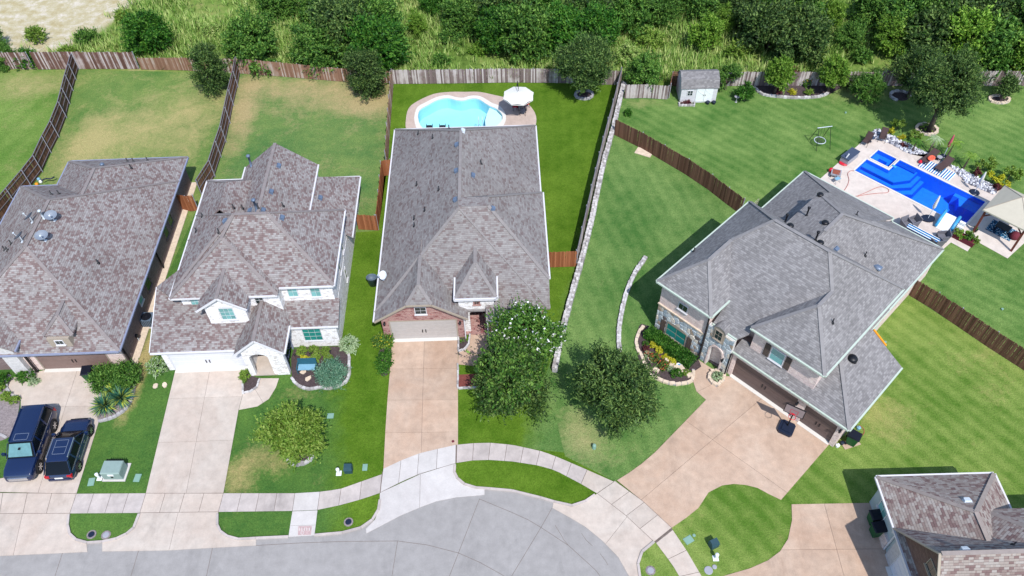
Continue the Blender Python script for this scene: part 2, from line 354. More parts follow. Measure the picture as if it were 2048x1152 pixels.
    t = NT('blue_patterned_rug'); tc = t.node('TexCoord').outputs['Object']; ch = t.node('TexVoronoi'); t.link(tc, ch.inputs['Vector']); ch.inputs['Scale'].default_value = 7
    M['rug'] = t.fin(t.ramp(ch.outputs['Distance'], [(0.0, alb(220, 232, 240)), (0.28, alb(40, 110, 150)), (0.55, alb(20, 50, 80))], True), 0.95)
setup_mats()

# ------------------------------------------------------------------ mesh helpers
class MB:
    def __init__(s): s.v = []; s.f = []; s.mi = []; s.cur = 0
    def mat(s, i): s.cur = i; return s
    def add(s, vs_, fs):
        o = len(s.v); s.v += [tuple(v) for v in vs_]; s.f += [tuple(i + o for i in f) for f in fs]; s.mi += [s.cur] * len(fs); return s
    def box(s, x0, x1, y0, y1, z0, z1):
        return s.add([(x0, y0, z0), (x1, y0, z0), (x1, y1, z0), (x0, y1, z0), (x0, y0, z1), (x1, y0, z1), (x1, y1, z1), (x0, y1, z1)],
                     [(0, 3, 2, 1), (4, 5, 6, 7), (0, 1, 5, 4), (1, 2, 6, 5), (2, 3, 7, 6), (3, 0, 4, 7)])
    def prism(s, pts, z0, z1):
        pts = [(p[0], p[1]) for p in pts]
        a = sum(pts[i][0] * pts[(i + 1) % len(pts)][1] - pts[(i + 1) % len(pts)][0] * pts[i][1] for i in range(len(pts)))
        if a < 0: pts = pts[::-1]
        n = len(pts); v = [(x, y, z0) for x, y in pts] + [(x, y, z1) for x, y in pts]
        tri = tessellate_polygon([[Vector((x, y, 0)) for x, y in pts]])
        fs = []
        for t in tri:
            a_, b_, c_ = t
            cr = (pts[b_][0] - pts[a_][0]) * (pts[c_][1] - pts[a_][1]) - (pts[b_][1] - pts[a_][1]) * (pts[c_][0] - pts[a_][0])
            if cr < 0: b_, c_ = c_, b_
            fs.append((a_ + n, b_ + n, c_ + n)); fs.append((a_, c_, b_))
        fs += [(i, (i + 1) % n, (i + 1) % n + n, i + n) for i in range(n)]
        return s.add(v, fs)
    def slab(s, pts, th=0.12):
        """planar-ish roof polygon (ccw from above) with thickness"""
        n = len(pts); v = [tuple(p) for p in pts] + [(p[0], p[1], p[2] - th) for p in pts]
        return s.add(v, [tuple(range(n)), tuple(range(2 * n - 1, n - 1, -1))] + [(i, i + n, (i + 1) % n + n, (i + 1) % n) for i in range(n)])
    def bar(s, a, b, w, h, up=(0, 0, 1)):
        a = Vector(a); b = Vector(b); d = (b - a)
        if d.length < 1e-6: return s
        d.normalize(); u = Vector(up)
        if abs(d.dot(u)) > 0.99: u = Vector((0, 1, 0))
        r = d.cross(u).normalized(); u2 = r.cross(d).normalized(); q = []
        for p in (a, b):
            for sx, sy in ((-1, -1), (1, -1), (1, 1), (-1, 1)): q.append(p + r * (sx * w / 2) + u2 * (sy * h / 2))
        return s.add(q, [(0, 1, 2, 3), (7, 6, 5, 4), (0, 4, 5, 1), (1, 5, 6, 2), (2, 6, 7, 3), (3, 7, 4, 0)])
    def tube(s, pts, rs, n=8, cap=True):
        pts = [Vector(p) for p in pts]
        if not hasattr(rs, '__len__'): rs = [rs] * len(pts)
        vv = []; ref = Vector((0, 0, 1))
        for i, p in enumerate(pts):
            d = (pts[min(i + 1, len(pts) - 1)] - pts[max(i - 1, 0)]).normalized()
            r = d.cross(ref if abs(d.dot(ref)) < 0.95 else Vector((1, 0, 0))).normalized(); u = r.cross(d)
            for k in range(n):
                a = 2 * math.pi * k / n; vv.append(p + (r * math.cos(a) + u * math.sin(a)) * rs[i])
        fs = []
        for i in range(len(pts) - 1):
            for k in range(n): fs.append((i * n + k, i * n + (k + 1) % n, (i + 1) * n + (k + 1) % n, (i + 1) * n + k))
        if cap: fs.append(tuple(range(n - 1, -1, -1))); fs.append(tuple((len(pts) - 1) * n + k for k in range(n)))
        return s.add(vv, fs)
    def lathe(s, c, prof, n=16, sx=1.0, sy=1.0):
        vv = []
        for r, z in prof:
            for k in range(n):
                a = 2 * math.pi * k / n; vv.append((c[0] + r * sx * math.cos(a), c[1] + r * sy * math.sin(a), c[2] + z))
        fs = []
        for i in range(len(prof) - 1):
            for k in range(n): fs.append((i * n + k, i * n + (k + 1) % n, (i + 1) * n + (k + 1) % n, (i + 1) * n + k))
        fs.append(tuple(range(n - 1, -1, -1))); fs.append(tuple((len(prof) - 1) * n + k for k in range(n)))
        return s.add(vv, fs)
    def mesh(s, name, mats, smooth=False, jitter=0.0):
        me = bpy.data.meshes.new(name); me.from_pydata(s.v, [], s.f)
        for m in (mats if isinstance(mats, (list, tuple)) else [mats]): me.materials.append(m)
        if isinstance(mats, (list, tuple)) and len(mats) > 1: me.polygons.foreach_set('material_index', s.mi)
        uvl = me.uv_layers.new(name='UVMap'); data = [0.0] * (len(me.loops) * 2); vs_ = me.vertices
        for p in me.polygons:
            nn = p.normal
            if abs(nn.z) > 0.995: u = Vector((1, 0, 0)); v = Vector((0, 1, 0))
            else:
                u = Vector((-nn.y, nn.x, 0)).normalized(); v = nn.cross(u)
            for li in p.loop_indices:
                co = vs_[me.loops[li].vertex_index].co
                data[2 * li] = co.dot(u); data[2 * li + 1] = co.dot(v)
        uvl.data.foreach_set('uv', data)
        if smooth: me.polygons.foreach_set('use_smooth', [True] * len(me.polygons))
        me.update(); return me
    def build(s, name, mats, parent=None, loc=(0, 0, 0), rz=0.0, smooth=False, kind=None):
        return inst(s.mesh(name, mats, smooth), name, parent, loc, rz, kind)
def inst(me, name, parent=None, loc=(0, 0, 0), rz=0.0, kind=None, scale=None):
    o = bpy.data.objects.new(name, me); COL.objects.link(o); o.location = loc; o.rotation_euler = (0, 0, rz)
    if scale: o.scale = scale
    if parent: o.parent = parent
    if kind: o['kind'] = kind
    return o
def tag(o, label, cat, group=None):
    o['label'] = label; o['category'] = cat
    if group: o['group'] = group
    return o
def thing(name, label, cat, loc=(0, 0, 0), rz=0.0, group=None):
    o = bpy.data.objects.new(name, None); COL.objects.link(o); o.location = loc; o.rotation_euler = (0, 0, rz)
    o.empty_display_size = 0.3
    return tag(o, label, cat, group)
def struct_empty(name, loc=(0, 0, 0), rz=0.0):
    o = bpy.data.objects.new(name, None); COL.objects.link(o); o.location = loc; o.rotation_euler = (0, 0, rz); o['kind'] = 'structure'; return o
def copy_tree(o, parent=None):
    c = o.copy(); COL.objects.link(c); c.parent = parent
    for ch in o.children: copy_tree(ch, c)
    return c
def sheet(name, loops, z, mat, parent=None, kind='structure'):
    """flat sheet with optional holes"""
    L = [[Vector((p[0], p[1], 0)) for p in lp] for lp in loops]
    flat = [v for lp in L for v in lp]; tri = tessellate_polygon(L); fs = []
    for a, b, c in tri:
        A, B, C = flat[a], flat[b], flat[c]
        fs.append((a, b, c) if (B - A).cross(C - A).z > 0 else (a, c, b))
    mb = MB(); mb.add([(v.x, v.y, z) for v in flat], fs)
    return mb.build(name, mat, parent, kind=kind)
def px(pts, z=0.0): return [P(a, b, z) for a, b in pts]
def smooth_loop(pts, n=4, closed=True):
    """Catmull-Rom"""
    out = []; N = len(pts); rngs = range(N) if closed else range(N - 1)
    for i in rngs:
        g = lambda k: Vector(pts[k % N]) if closed else Vector(pts[max(0, min(N - 1, k))])
        p0, p1, p2, p3 = g(i - 1), g(i), g(i + 1), g(i + 2)
        for j in range(n):
            t = j / n
            out.append(0.5 * ((2 * p1) + (p2 - p0) * t + (2 * p0 - 5 * p1 + 4 * p2 - p3) * t * t + (3 * p1 - p0 - 3 * p2 + p3) * t ** 3))
    if not closed: out.append(Vector(pts[-1]))
    return out
def shrink(poly, d):
    """inset convex-ish polygon by moving vertices toward centroid"""
    c = sum((Vector((p[0], p[1], 0)) for p in poly), Vector()) / len(poly); out = []
    for p in poly:
        v = Vector((p[0], p[1], 0)) - c; l = v.length; out.append(c + v * ((l - d) / l if l > d else 0.5))
    return out
# ------------------------------------------------------------------ ground
DG = [(1.0, 0), (0, 1.0)]
pool3_water = smooth_loop(px([(837, 227), (842, 219), (856, 211), (875, 201), (895, 197), (912, 201), (927, 202), (942, 198), (957, 199), (970, 207), (980, 213), (994, 219), (1004, 230), (1004, 240), (996, 250), (975, 262), (930, 272), (880, 268), (846, 257), (837, 240)]), 3)
pool3_cop = smooth_loop(px([(830, 227), (836, 214), (852, 205), (873, 195), (895, 191), (912, 195), (927, 196), (942, 192), (960, 193), (975, 201), (985, 207), (1000, 213), (1011, 228), (1011, 243), (1002, 256), (978, 268), (930, 279), (876, 275), (838, 262), (829, 243)]), 3)
A4 = math.radians(46.3)
O4 = P(1460, 752); D4 = Vector((math.sin(A4), math.cos(A4), 0)); E4 = Vector((math.cos(A4), -math.sin(A4), 0))
def L4(x, y, z=0): v = O4 + E4 * x + D4 * y; return Vector((v.x, v.y, z))
def toL4(p): v = Vector((p[0], p[1], 0)) - O4; return (v.dot(E4), v.dot(D4))
# the big pool in the frame of the right-hand house
q = lambda a, b: toL4(P(1600 + a / 3.84, 230 + b / 3.84, -0.08))
pA, pB, pC, pD = q(515, 352), q(765, 357), q(1420, 670), q(1255, 858); pE = q(415, 435); pN = q(680, 432)
PX0, PX1 = pE[0], pD[0]; PY0 = (pE[1] + pD[1]) / 2; PY1 = (pB[1] + pC[1]) / 2; NX, NY = pN
s0, s1, s2, s3 = q(530, 335), q(600, 278), q(745, 345), q(675, 405)
SX0, SX1 = (s0[0] + s1[0]) / 2, (s2[0] + s3[0]) / 2; SY0, SY1 = (s0[1] + s3[1]) / 2, (s1[1] + s2[1]) / 2
PYA = pA[1]
pool4_loc = [(PX0, PY0), (PX1, PY0), (PX1, PY1), (NX, PY1), (NX, NY), (PX0, NY)]
spa_loc = [(SX0, SY0), (SX1, SY0), (SX1, SY1), (SX0, SY1)]
pool4_loop = [L4(*p) for p in pool4_loc]; spa_loop = [L4(*p) for p in spa_loc]

t_ = NT('wild_ground'); p_ = t_.pos()
n1 = t_.noise(p_, 0.12, 5, 0.7, 0.8); n2 = t_.noise(p_, 1.2, 4, 0.7); n3 = t_.noise(p_, 12, 3, 0.8)
f_ = t_.math('ADD', t_.math('MULTIPLY', n1, 0.6), t_.math('MULTIPLY', n2, 0.4))
c_ = t_.ramp(f_, [(0.36, alb(84, 112, 48)), (0.48, alb(122, 150, 72)), (0.58, alb(152, 162, 94)), (0.70, alb(184, 168, 130))])
dirt = t_.ramp(t_.noise(p_, 0.7, 5, 0.7), [(0.3, alb(186, 170, 124)), (0.5, alb(206, 196, 164)), (0.7, alb(228, 220, 210, .75))])
xy = t_.xyz(p_); wob = t_.math('MULTIPLY', t_.math('SUBTRACT', n1, 0.5), 16.0)
m_ = t_.math('SUBTRACT', t_.math('ADD', t_.math('SUBTRACT', xy[1], 71.6), wob), t_.math('MULTIPLY', t_.math('MAXIMUM', t_.math('ADD', xy[0], 48.0), 0), 2.0))
c_ = t_.mix(t_.rng(m_, -1.0, 2.2), c_, dirt)
g_ = t_.rng(n3, 0.25, 0.75, 0.75, 1.2); c_ = t_.mix(1.0, c_, t_.comb(g_, g_, g_), 'MULTIPLY'); t_.bump(n3, 0.8, 0.08)
M['wild'] = t_.fin(c_, 0.95, spec=0.05)
big = [(-500, -300), (500, -300), (500, 700), (-500, 700)]
ga = sheet('ground', [big, pool3_water[::-1], pool4_loop[::-1], spa_loop[::-1]], -0.03, M['wild'])
def EL_(x, y, rx, ry, a): p = P(x, y); return (p.x, p.y, rx, ry, a)
dry = alb(184, 176, 120)
M['lawn_a'] = mat_lawn('lawn_left', alb(96, 138, 56), alb(140, 168, 86), dry, 0.19, 0.35, 2.1, 0.10, [EL_(80, 165, 14, 4, .25)])
M['lawn_b'] = mat_lawn('lawn_dry', alb(90, 134, 66), alb(142, 164, 90), alb(192, 182, 124), 0.21, 0, 0, 0, [EL_(250, 280, 9.5, 7.5, .25), EL_(400, 210, 7, 8, .2), EL_(170, 300, 3, 8, .2)])
M['lawn_c'] = mat_lawn('lawn_patchy', alb(88, 132, 72), alb(140, 164, 92), alb(192, 176, 128), 0.20, 0, 0, 0, [EL_(710, 190, 9, 4.0, .24), EL_(560, 172, 12, 2.6, .22), EL_(480, 230, 2.0, 9, .34), EL_(745, 205, 4, 5, .2), EL_(580, 220, 8, 4, .1)])
M['lawn_d'] = mat_lawn('lawn_vivid', alb(72, 112, 20), alb(118, 152, 50), alb(172, 172, 104), 0.11, 0.05, 1.1, 0.04, [EL_(1190, 880, 3.6, 3.2, .22), EL_(1140, 850, 3, 3, .25)], blend=[(P(1068, 850).x, P(1068, 850).y, .96, -.28, .8, alb(78, 124, 58), alb(140, 170, 98))])
M['lawn_e'] = mat_lawn('lawn_bluegreen', alb(78, 124, 58), alb(140, 170, 98), alb(182, 180, 126), 0.12, -0.25, 1.1, 0.09, [EL_(1190, 880, 3.6, 3.2, .22), EL_(1150, 850, 2, 3, .2)])
M['lawn_f'] = mat_lawn('lawn_back_right', alb(78, 124, 54), alb(142, 172, 96), alb(180, 180, 122), 0.12, -0.80, 1.0, 0.11, [EL_(1310, 205, 5, 1.5, .2), EL_(1740, 185, 8, 3, .25)])
M['lawn_g'] = mat_lawn('lawn_striped', alb(92, 132, 46), alb(154, 176, 92), alb(190, 182, 118), 0.15, -0.62, 1.05, 0.15, [EL_(1770, 830, 3, 3, .25), EL_(1960, 700, 3, 5, .12)])
M['lawn_h'] = mat_lawn('lawn_front_patchy', alb(62, 108, 50), alb(110, 148, 68), alb(192, 176, 120), 0.12, 0, 0, 0, [EL_(520, 930, 4.0, 2.5, .24), EL_(470, 960, 1.6, 2, .18), EL_(640, 785, 4, 1.2, .2), EL_(300, 690, 1.0, 4.0, .5), EL_(262, 790, .9, 4, .4)], blend=[(P(672, 880).x, P(672, 880).y, .98, .14, .9, alb(72, 112, 20), alb(118, 152, 50))])
M['lawn_i'] = mat_lawn('lawn_side_strip', alb(92, 136, 44), alb(136, 160, 78), alb(196, 178, 120), 0.22)
lawns = [
 ('lawn', [(-260, 138), (480, 146), (760, 165), (1110, 165), (1240, 170), (1300, 195), (1340, 170), (2400, 172), (2600, 1300), (-700, 1300)], 'lawn_h', 1),
 ('lawn', [(-260, 138), (156, 139), (130, 236), (84, 345), (0, 450), (-260, 760)], 'lawn_a', 2),
 ('lawn', [(157, 139), (478, 146), (460, 245), (404, 394), (330, 560), (250, 720), (120, 720), (0, 600), (-80, 560), (0, 452), (86, 344), (132, 236)], 'lawn_b', 2),
 ('lawn', [(479, 146), (683, 163), (786, 168), (775, 330), (757, 461), (640, 470), (400, 420), (404, 396)], 'lawn_c', 2),
 ('lawn', [(787, 167), (1107, 165), (1241, 165), (1225, 230), (1205, 305), (1182, 401), (1153, 532), (1110, 690), (1080, 780), (1110, 830), (1130, 905), (1040, 895), (914, 893), (914, 700), (784, 690), (766, 945), (755, 953), (740, 800), (722, 690), (735, 560), (758, 461), (768, 353), (776, 330)], 'lawn_d', 2),
 ('lawn', [(1241, 165), (1336, 196), (1480, 430), (1560, 520), (1480, 770), (1335, 930), (1228, 962), (1130, 912), (1110, 830), (1080, 780), (1112, 690), (1154, 532), (1183, 401), (1206, 305), (1226, 230)], 'lawn_e', 3),
 ('lawn', [(1242, 198), (1332, 199), (1340, 172), (2500, 172), (2500, 1000), (2100, 770), (1906, 647), (1813, 587), (1475, 425), (1417, 380), (1324, 320), (1229, 270)], 'lawn_f', 4),
 ('lawn', [(1813, 587), (1906, 647), (2100, 770), (2500, 1010), (2600, 1300), (1330, 1300), (1262, 1090), (1340, 1050), (1370, 975), (1440, 900), (1560, 850), (1640, 720)], 'lawn_g', 5),
]
OVER = {3: [pool3_water], 4: [pool4_loop, spa_loop]}
for nm, pts, mk, lv in lawns:
    loops = [px(pts)]
    if mk == 'lawn_h': loops += [pool3_water[::-1], pool4_loop[::-1], spa_loop[::-1]]
    if mk == 'lawn_d': loops += [pool3_water[::-1]]
    if mk == 'lawn_f': loops += [pool4_loop[::-1], spa_loop[::-1]]
    sheet(nm, loops, -0.024 + 0.004 * lv, M[mk])

# ------------------------------------------------------------------ paving
def clip(poly, a, b, side, g):
    """keep the part of poly on one side (+1 left) of line a-b, g metres from it"""
    n = Vector((-(b - a).y, (b - a).x, 0)).normalized() * side; out = []
    f = lambda p: (Vector((p[0], p[1], 0)) - a).dot(n) - g
    for i in range(len(poly)):
        p, q_ = Vector((poly[i][0], poly[i][1], 0)), Vector((poly[(i + 1) % len(poly)][0], poly[(i + 1) % len(poly)][1], 0))
        fp, fq = f(p), f(q_)
        if fp >= 0: out.append(p)
        if (fp >= 0) != (fq >= 0): out.append(p + (q_ - p) * (fp / (fp - fq)))
    return out
def area(p): return abs(sum(p[i][0] * p[(i + 1) % len(p)][1] - p[(i + 1) % len(p)][0] * p[i][1] for i in range(len(p)))) / 2
def paving(name, outline, cuts, mat, base_z=0.006, top=0.03, g=0.009, parent=None):
    pts = px(outline) if not isinstance(outline[0], Vector) else outline
    st = sheet(name, [pts], base_z, M['joint']) if parent is None else parent
    polys = [pts]
    for a, b in cuts:
        A, B = P(*a), P(*b); nx = []
        for p in polys:
            c1, c2 = clip(p, A, B, 1, g), clip(p, A, B, -1, g)
            if len(c1) > 2 and len(c2) > 2 and area(c1) > 0.05 and area(c2) > 0.05: nx += [c1, c2]
            else: nx.append(p)
        polys = nx
    for p in polys:
        if area(p) < 0.02: continue
        c = sum((Vector((q_[0], q_[1], 0)) for q_ in p), Vector()) / len(p)
        mb = MB(); mb.prism([(q_[0] - c.x, q_[1] - c.y) for q_ in p], base_z + 0.002, top)
        mb.build('slab', M[mat], st, (c.x, c.y, 0))
    return st
paving('driveway', [(92, 740), (228, 734), (203, 767), (210, 789), (191, 810), (197, 846), (153, 988), (0, 984), (-140, 984), (13, 955), (42, 870), (42, 799), (25, 789), (17, 774), (23, 756)],
       [((155, 740), (77, 984)), ((20, 816), (210, 812)), ((0, 900), (190, 896))], 'conc_tan')
paving('driveway_apron', [(-140, 1028), (0, 1027), (140, 1027), (137, 1041), (138, 1065), (153, 1080), (173, 1085), (175, 1104), (0, 1112), (-180, 1118)], [((47, 1020), (25, 1120))], 'conc_tan')
paving('driveway', [(351, 741), (483, 738), (486, 757), (486, 787), (477, 821), (447, 986), (292, 987)],
       [((421, 735), (372, 990)), ((335, 798), (490, 793)), ((310, 886), (480, 880))], 'conc_tan')
paving('driveway_apron', [(280, 1026), (437, 1024), (435, 1050), (441, 1063), (452, 1072), (477, 1079), (512, 1078), (512, 1091), (333, 1101), (205, 1103), (205, 1085), (233, 1078), (254, 1068), (267, 1058)], [((358, 1020), (336, 1110))], 'conc_tan')
paving('front_walk', [(520, 757), (558, 757), (552, 775), (538, 798), (515, 813), (478, 820), (486, 789), (503, 784), (515, 773)], [((505, 770), (530, 812))], 'conc_tan')
paving('driveway', [(784, 684), (916, 681), (916, 890), (912, 890), (842, 906), (805, 920), (767, 938), (771, 860), (775, 800), (781, 730)],
       [((849, 670), (842, 920)), ((770, 738), (920, 737)), ((765, 801), (920, 800)), ((765, 866), (920, 864))], 'conc_agg')
paving('driveway_apron', [(760, 986), (840, 949), (911, 927), (909, 945), (915, 958), (929, 969), (952, 975), (969, 976), (969, 990), (912, 995), (872, 1003), (840, 1015), (802, 1031), (733, 1067), (732, 1058), (750, 1040), (759, 1015)], [((841, 940), (839, 1030))], 'conc_pale')
paving('front_walk', [(941, 667), (978, 666), (985, 690), (990, 735), (950, 732), (916, 729), (917, 706), (932, 698), (939, 688)], [((918, 715), (990, 722))], 'conc_agg')
paving('driveway', [(1393, 783), (1385, 760), (1383, 740), (1395, 719), (1446, 752), (1458, 753), (1664, 884), (1658, 889), (1562, 1000), (1537, 988), (1515, 976), (1491, 970), (1467, 968), (1444, 971), (1417, 985), (1397, 1016), (1372, 1036), (1343, 1056), (1286, 1003), (1234, 961), (1258, 946), (1283, 928), (1310, 905), (1412, 800)],
       [((1393, 785), (1460, 750)), ((1400, 862), (1580, 990)), ((1520, 800), (1330, 960))], 'conc_agg')
paving('driveway_apron', [(1195, 987), (1250, 1030), (1306, 1082), (1284, 1105), (1276, 1128), (1279, 1170), (1262, 1160), (1237, 1115), (1204, 1081), (1171, 1054), (1141, 1036), (1105, 1016), (1107, 1005), (1144, 1012), (1171, 1003)], [((1257, 1030), (1205, 1096))], 'conc_tan')
paving('driveway', [(1583, 1009), (1748, 1006), (1776, 1085), (1840, 1230), (1400, 1230), (1441, 1154), (1500, 1137), (1536, 1121), (1560, 1103), (1576, 1078), (1584, 1040)],
       [((1646, 1000), (1690, 1160)), ((1560, 1100), (1780, 1098))], 'conc_agg')
# sidewalk
sw_base = []
def strip(top, bot, n, st, mat='conc_walk'):
    """slabs between two pixel polylines that share their parameter"""
    T = px(top); B = px(bot)
    def at(L, t):
        d = [0]
        for i in range(len(L) - 1): d.append(d[-1] + (L[i + 1] - L[i]).length)
        s = t * d[-1]
        for i in range(len(L) - 1):
            if s <= d[i + 1] + 1e-9: return L[i].lerp(L[i + 1], (s - d[i]) / (d[i + 1] - d[i]))
        return L[-1].copy()
    for i in range(n):
        t0, t1 = i / n, (i + 1) / n; tm = (t0 + t1) / 2
        q4 = [at(B, t0), at(B, tm), at(B, t1), at(T, t1), at(T, tm), at(T, t0)]
        c = sum(q4, Vector()) / 6; w = (q4[2] - q4[0]).length; k = (w - 0.028) / w
        ax = (q4[2] - q4[0]).normalized()
        pp = [(v - c) - ax * ((v - c).dot(ax) * (1 - k)) for v in q4]
        mb = MB(); mb.prism([(v.x, v.y) for v in pp], 0.012, 0.034); mb.build('slab', M[mat], st, (c.x, c.y, 0))
swT = [(-140, 984), (153, 988), (292, 987), (447, 987), (590, 987), (640, 984), (679, 979), (764, 949), (767, 938), (805, 920), (842, 906), (912, 890), (945, 887), (979, 886), (1024, 890), (1084, 903), (1116, 915), (1174, 940), (1226, 965), (1286, 1003), (1343, 1056), (1372, 1100), (1425, 1190)]
swB = [(1380, 1190), (1345, 1130), (1312, 1085), (1250, 1030), (1194, 987), (1162, 968), (1111, 941), (1076, 931), (1024, 923), (979, 920), (945, 921), (912, 926), (875, 936), (840, 948), (805, 963), (760, 986), (725, 998), (682, 1010), (635, 1020), (585, 1022), (437, 1024), (280, 1026), (140, 1027), (-140, 1028)]
sw = sheet('sidewalk', [px(swT + swB)], 0.0095, M['joint'])
strip([(-140, 984), (153, 988)], [(-140, 1028), (140, 1027)], 6, sw, 'conc_tan')
strip([(153, 988), (292, 987)], [(140, 1027), (280, 1026)], 4, sw)
strip([(292, 987), (447, 987)], [(280, 1026), (437, 1024)], 4, sw, 'conc_tan')
strip([(447, 987), (590, 987)], [(437, 1024), (585, 1022)], 4, sw)
strip([(590, 987), (640, 984)], [(585, 1022), (635, 1020)], 1, sw, 'conc_pale')
strip([(640, 984), (679, 979), (764, 949)], [(635, 1020), (682, 1010), (725, 998), (760, 986)], 3, sw)
strip([(767, 938), (805, 920), (842, 906), (912, 890)], [(760, 986), (805, 963), (840, 948), (911, 927)], 4, sw, 'conc_pale')
strip([(914, 890), (945, 887), (979, 886), (1024, 890), (1084, 903), (1116, 915), (1174, 940)], [(913, 926), (945, 921), (979, 920), (1024, 923), (1076, 931), (1111, 941), (1162, 968)], 8, sw, 'conc_walk')
strip([(1174, 940), (1228, 964)], [(1162, 968), (1194, 987)], 1, sw, 'conc_tan')
strip([(1230, 962), (1286, 1003), (1343, 1056)], [(1194, 987), (1250, 1030), (1308, 1084)], 4, sw, 'conc_tan')
strip([(1345, 1060), (1372, 1100), (1425, 1190)], [(1312, 1086), (1345, 1130), (1380, 1190)], 3, sw, 'conc_tan')
for ln in [[(-140, 985), (153, 987.5)], [(-140, 1028), (140, 1027)], [(292, 987), (447, 987)], [(280, 1026), (437, 1024)], [(765, 944), (761, 986)], [(760, 986), (805, 963), (840, 948), (911, 927)], [(912, 889), (912, 926)], [(1229, 962), (1286, 1003), (1343, 1056)], [(1194, 987), (1250, 1030), (1308, 1084)], [(1228, 964), (1195, 987)], [(1344, 1058), (1310, 1085)]]:
    mb = MB(); W_ = [P(*v) for v in ln]
    for a, b in zip(W_[:-1], W_[1:]): mb.bar((a.x, a.y, .035), (b.x, b.y, .035), .025, .006)
    mb.build('expansion_joint', M['joint'], sw)
rp = paving('sidewalk_ramp', [(585, 1023), (635, 1021), (629, 1071), (577, 1074)], [((570, 1052), (640, 1050))], 'conc_pale')
pd = sheet('tactile_pad', [px([(597, 1053), (624, 1052), (622, 1070), (596, 1071)])], 0.036, M['pink'], rp, None); del_ = pd.pop('kind', None) if hasattr(pd, 'pop') else None
mb = MB(); c0 = P(605, 1066)
for k in range(16):
    a0, a1 = k * math.pi / 8, (k + 1) * math.pi / 8
    mb.bar((c0.x + .09 * math.cos(a0), c0.y + .11 * math.sin(a0), .041), (c0.x + .09 * math.cos(a1), c0.y + .11 * math.sin(a1), .041), .03, .004)
for k in range(5):
    a, b = P(599 + k * 5, 1056), P(599 + k * 5, 1062); mb.bar((a.x, a.y, .041), (b.x, b.y, .041), .05, .004)
mb.build('raised_marks', M['conc_pale'], rp)
street_loop = [(-700, 1096), (-140, 1094), (100, 1088), (153, 1082), (175, 1087), (205, 1085), (260, 1078), (340, 1080), (452, 1073), (512, 1078), (577, 1074), (629, 1071), (685, 1066), (722, 1056), (748, 1040), (840, 1000), (969, 977), (1024, 982), (1081, 996), (1108, 1005), (1144, 1014), (1210, 1050), (1262, 1100), (1277, 1128), (1282, 1170), (1320, 1400), (-900, 1400)]
street = sheet('street', [px(street_loop)], 0.002, M['street'])
def ribbon(name, pts, w, z, mat, parent, h=0.006):
    mb = MB(); W_ = px(pts) if not isinstance(pts[0], Vector) else pts
    for i in range(len(W_) - 1):
        a, b = W_[i].copy(), W_[i + 1].copy(); a.z = b.z = z; mb.bar(a, b, w, h)
    return mb.build(name, mat, parent)
for ln in [[(125, 1106), (110, 1152), (90, 1220)], [(277, 1102), (262, 1152), (245, 1210)], [(425, 1096), (413, 1152), (400, 1210)], [(795, 1083), (784, 1152), (775, 1210)], [(959, 998), (899, 1152), (870, 1230)],
           [(512, 1091), (600, 1086), (682, 1083), (795, 1082), (855, 1090), (917, 1106), (960, 1125), (1005, 1150), (1030, 1170)], [(959, 998), (1024, 1025), (1057, 1040), (1082, 1055), (1137, 1091), (1191, 1140), (1210, 1165)], [(1104, 1016), (1082, 1055), (1024, 1151), (1005, 1190)]]:
    ribbon('expansion_joint', ln, 0.026, 0.004, M['joint'], street)
for ln in [[(1137, 1091), (1128, 1080), (1118, 1063), (1110, 1050)], [(1200, 1107), (1210, 1120), (1216, 1130)], [(1163, 1067), (1172, 1080), (1185, 1092)]]:
    ribbon('crack', ln, 0.022, 0.005, M['joint'], street)
def kerb(pts, w=0.15, h=0.10):
    W_ = px(pts); st = None; base = W_[0].copy()
    st = struct_empty('kerb', (base.x, base.y, 0))
    for i in range(len(W_) - 1):
        a, b = W_[i] - base, W_[i + 1] - base; L_ = (b - a).length; n = max(1, round(L_ / 3.0))
        for k in range(n):
            mb = MB(); p0, p1 = a.lerp(b, k / n), a.lerp(b, (k + 1) / n); d = (p1 - p0).normalized() * 0.006
            p0 = p0 + d; p1 = p1 - d; p0.z = p1.z = h / 2; mb.bar(p0, p1, w, h); mb.build('kerb_stone', M['conc_walk'], st)
kerb([(512, 1077), (577, 1074)]); kerb([(629, 1071), (685, 1066), (722, 1056), (745, 1040), (757, 1020), (760, 1000)])
kerb([(910, 930), (909, 945), (915, 957), (929, 969), (952, 976), (980, 978), (1024, 982), (1081, 996), (1108, 1004), (1144, 1012), (1171, 1003), (1190, 990)])
kerb([(1308, 1084), (1284, 1104), (1276, 1128), (1282, 1170)]); kerb([(435, 1028), (435, 1050), (441, 1063), (455, 1073), (477, 1079), (512, 1077)])
kerb([(138, 1030), (136, 1050), (140, 1068), (153, 1080), (175, 1086), (205, 1084), (233, 1078), (254, 1068), (268, 1056), (279, 1028)])

# ------------------------------------------------------------------ pools
def basin(st, loop, depth, mat, rim=0.0):
    mb = MB(); n = len(loop); v = [(p[0], p[1], rim) for p in loop] + [(p[0], p[1], -depth) for p in loop]
    tri = tessellate_polygon([[Vector((p[0], p[1], 0)) for p in loop]]); fs = [(i, (i + 1) % n, n + (i + 1) % n, n + i) for i in range(n)]
    for a, b, c in tri: fs.append((a + n, b + n, c + n))
    mb.add(v, fs); return mb.build('basin', mat, st)
deck3 = smooth_loop(px([(815, 262), (812, 238), (818, 216), (836, 202), (868, 188), (900, 184), (930, 184), (958, 184), (988, 190), (1016, 196), (1045, 200), (1062, 214), (1072, 232), (1071, 252), (1060, 272), (940, 290), (850, 282)]), 3)
d3 = sheet('pool_deck', [deck3, pool3_water[::-1]], 0.02, M['conc_deck3'])
pl = struct_empty('pool')
basin(pl, pool3_water, 1.15, M['plaster3'], 0.03)
cb = MB(); n_ = len(pool3_water)
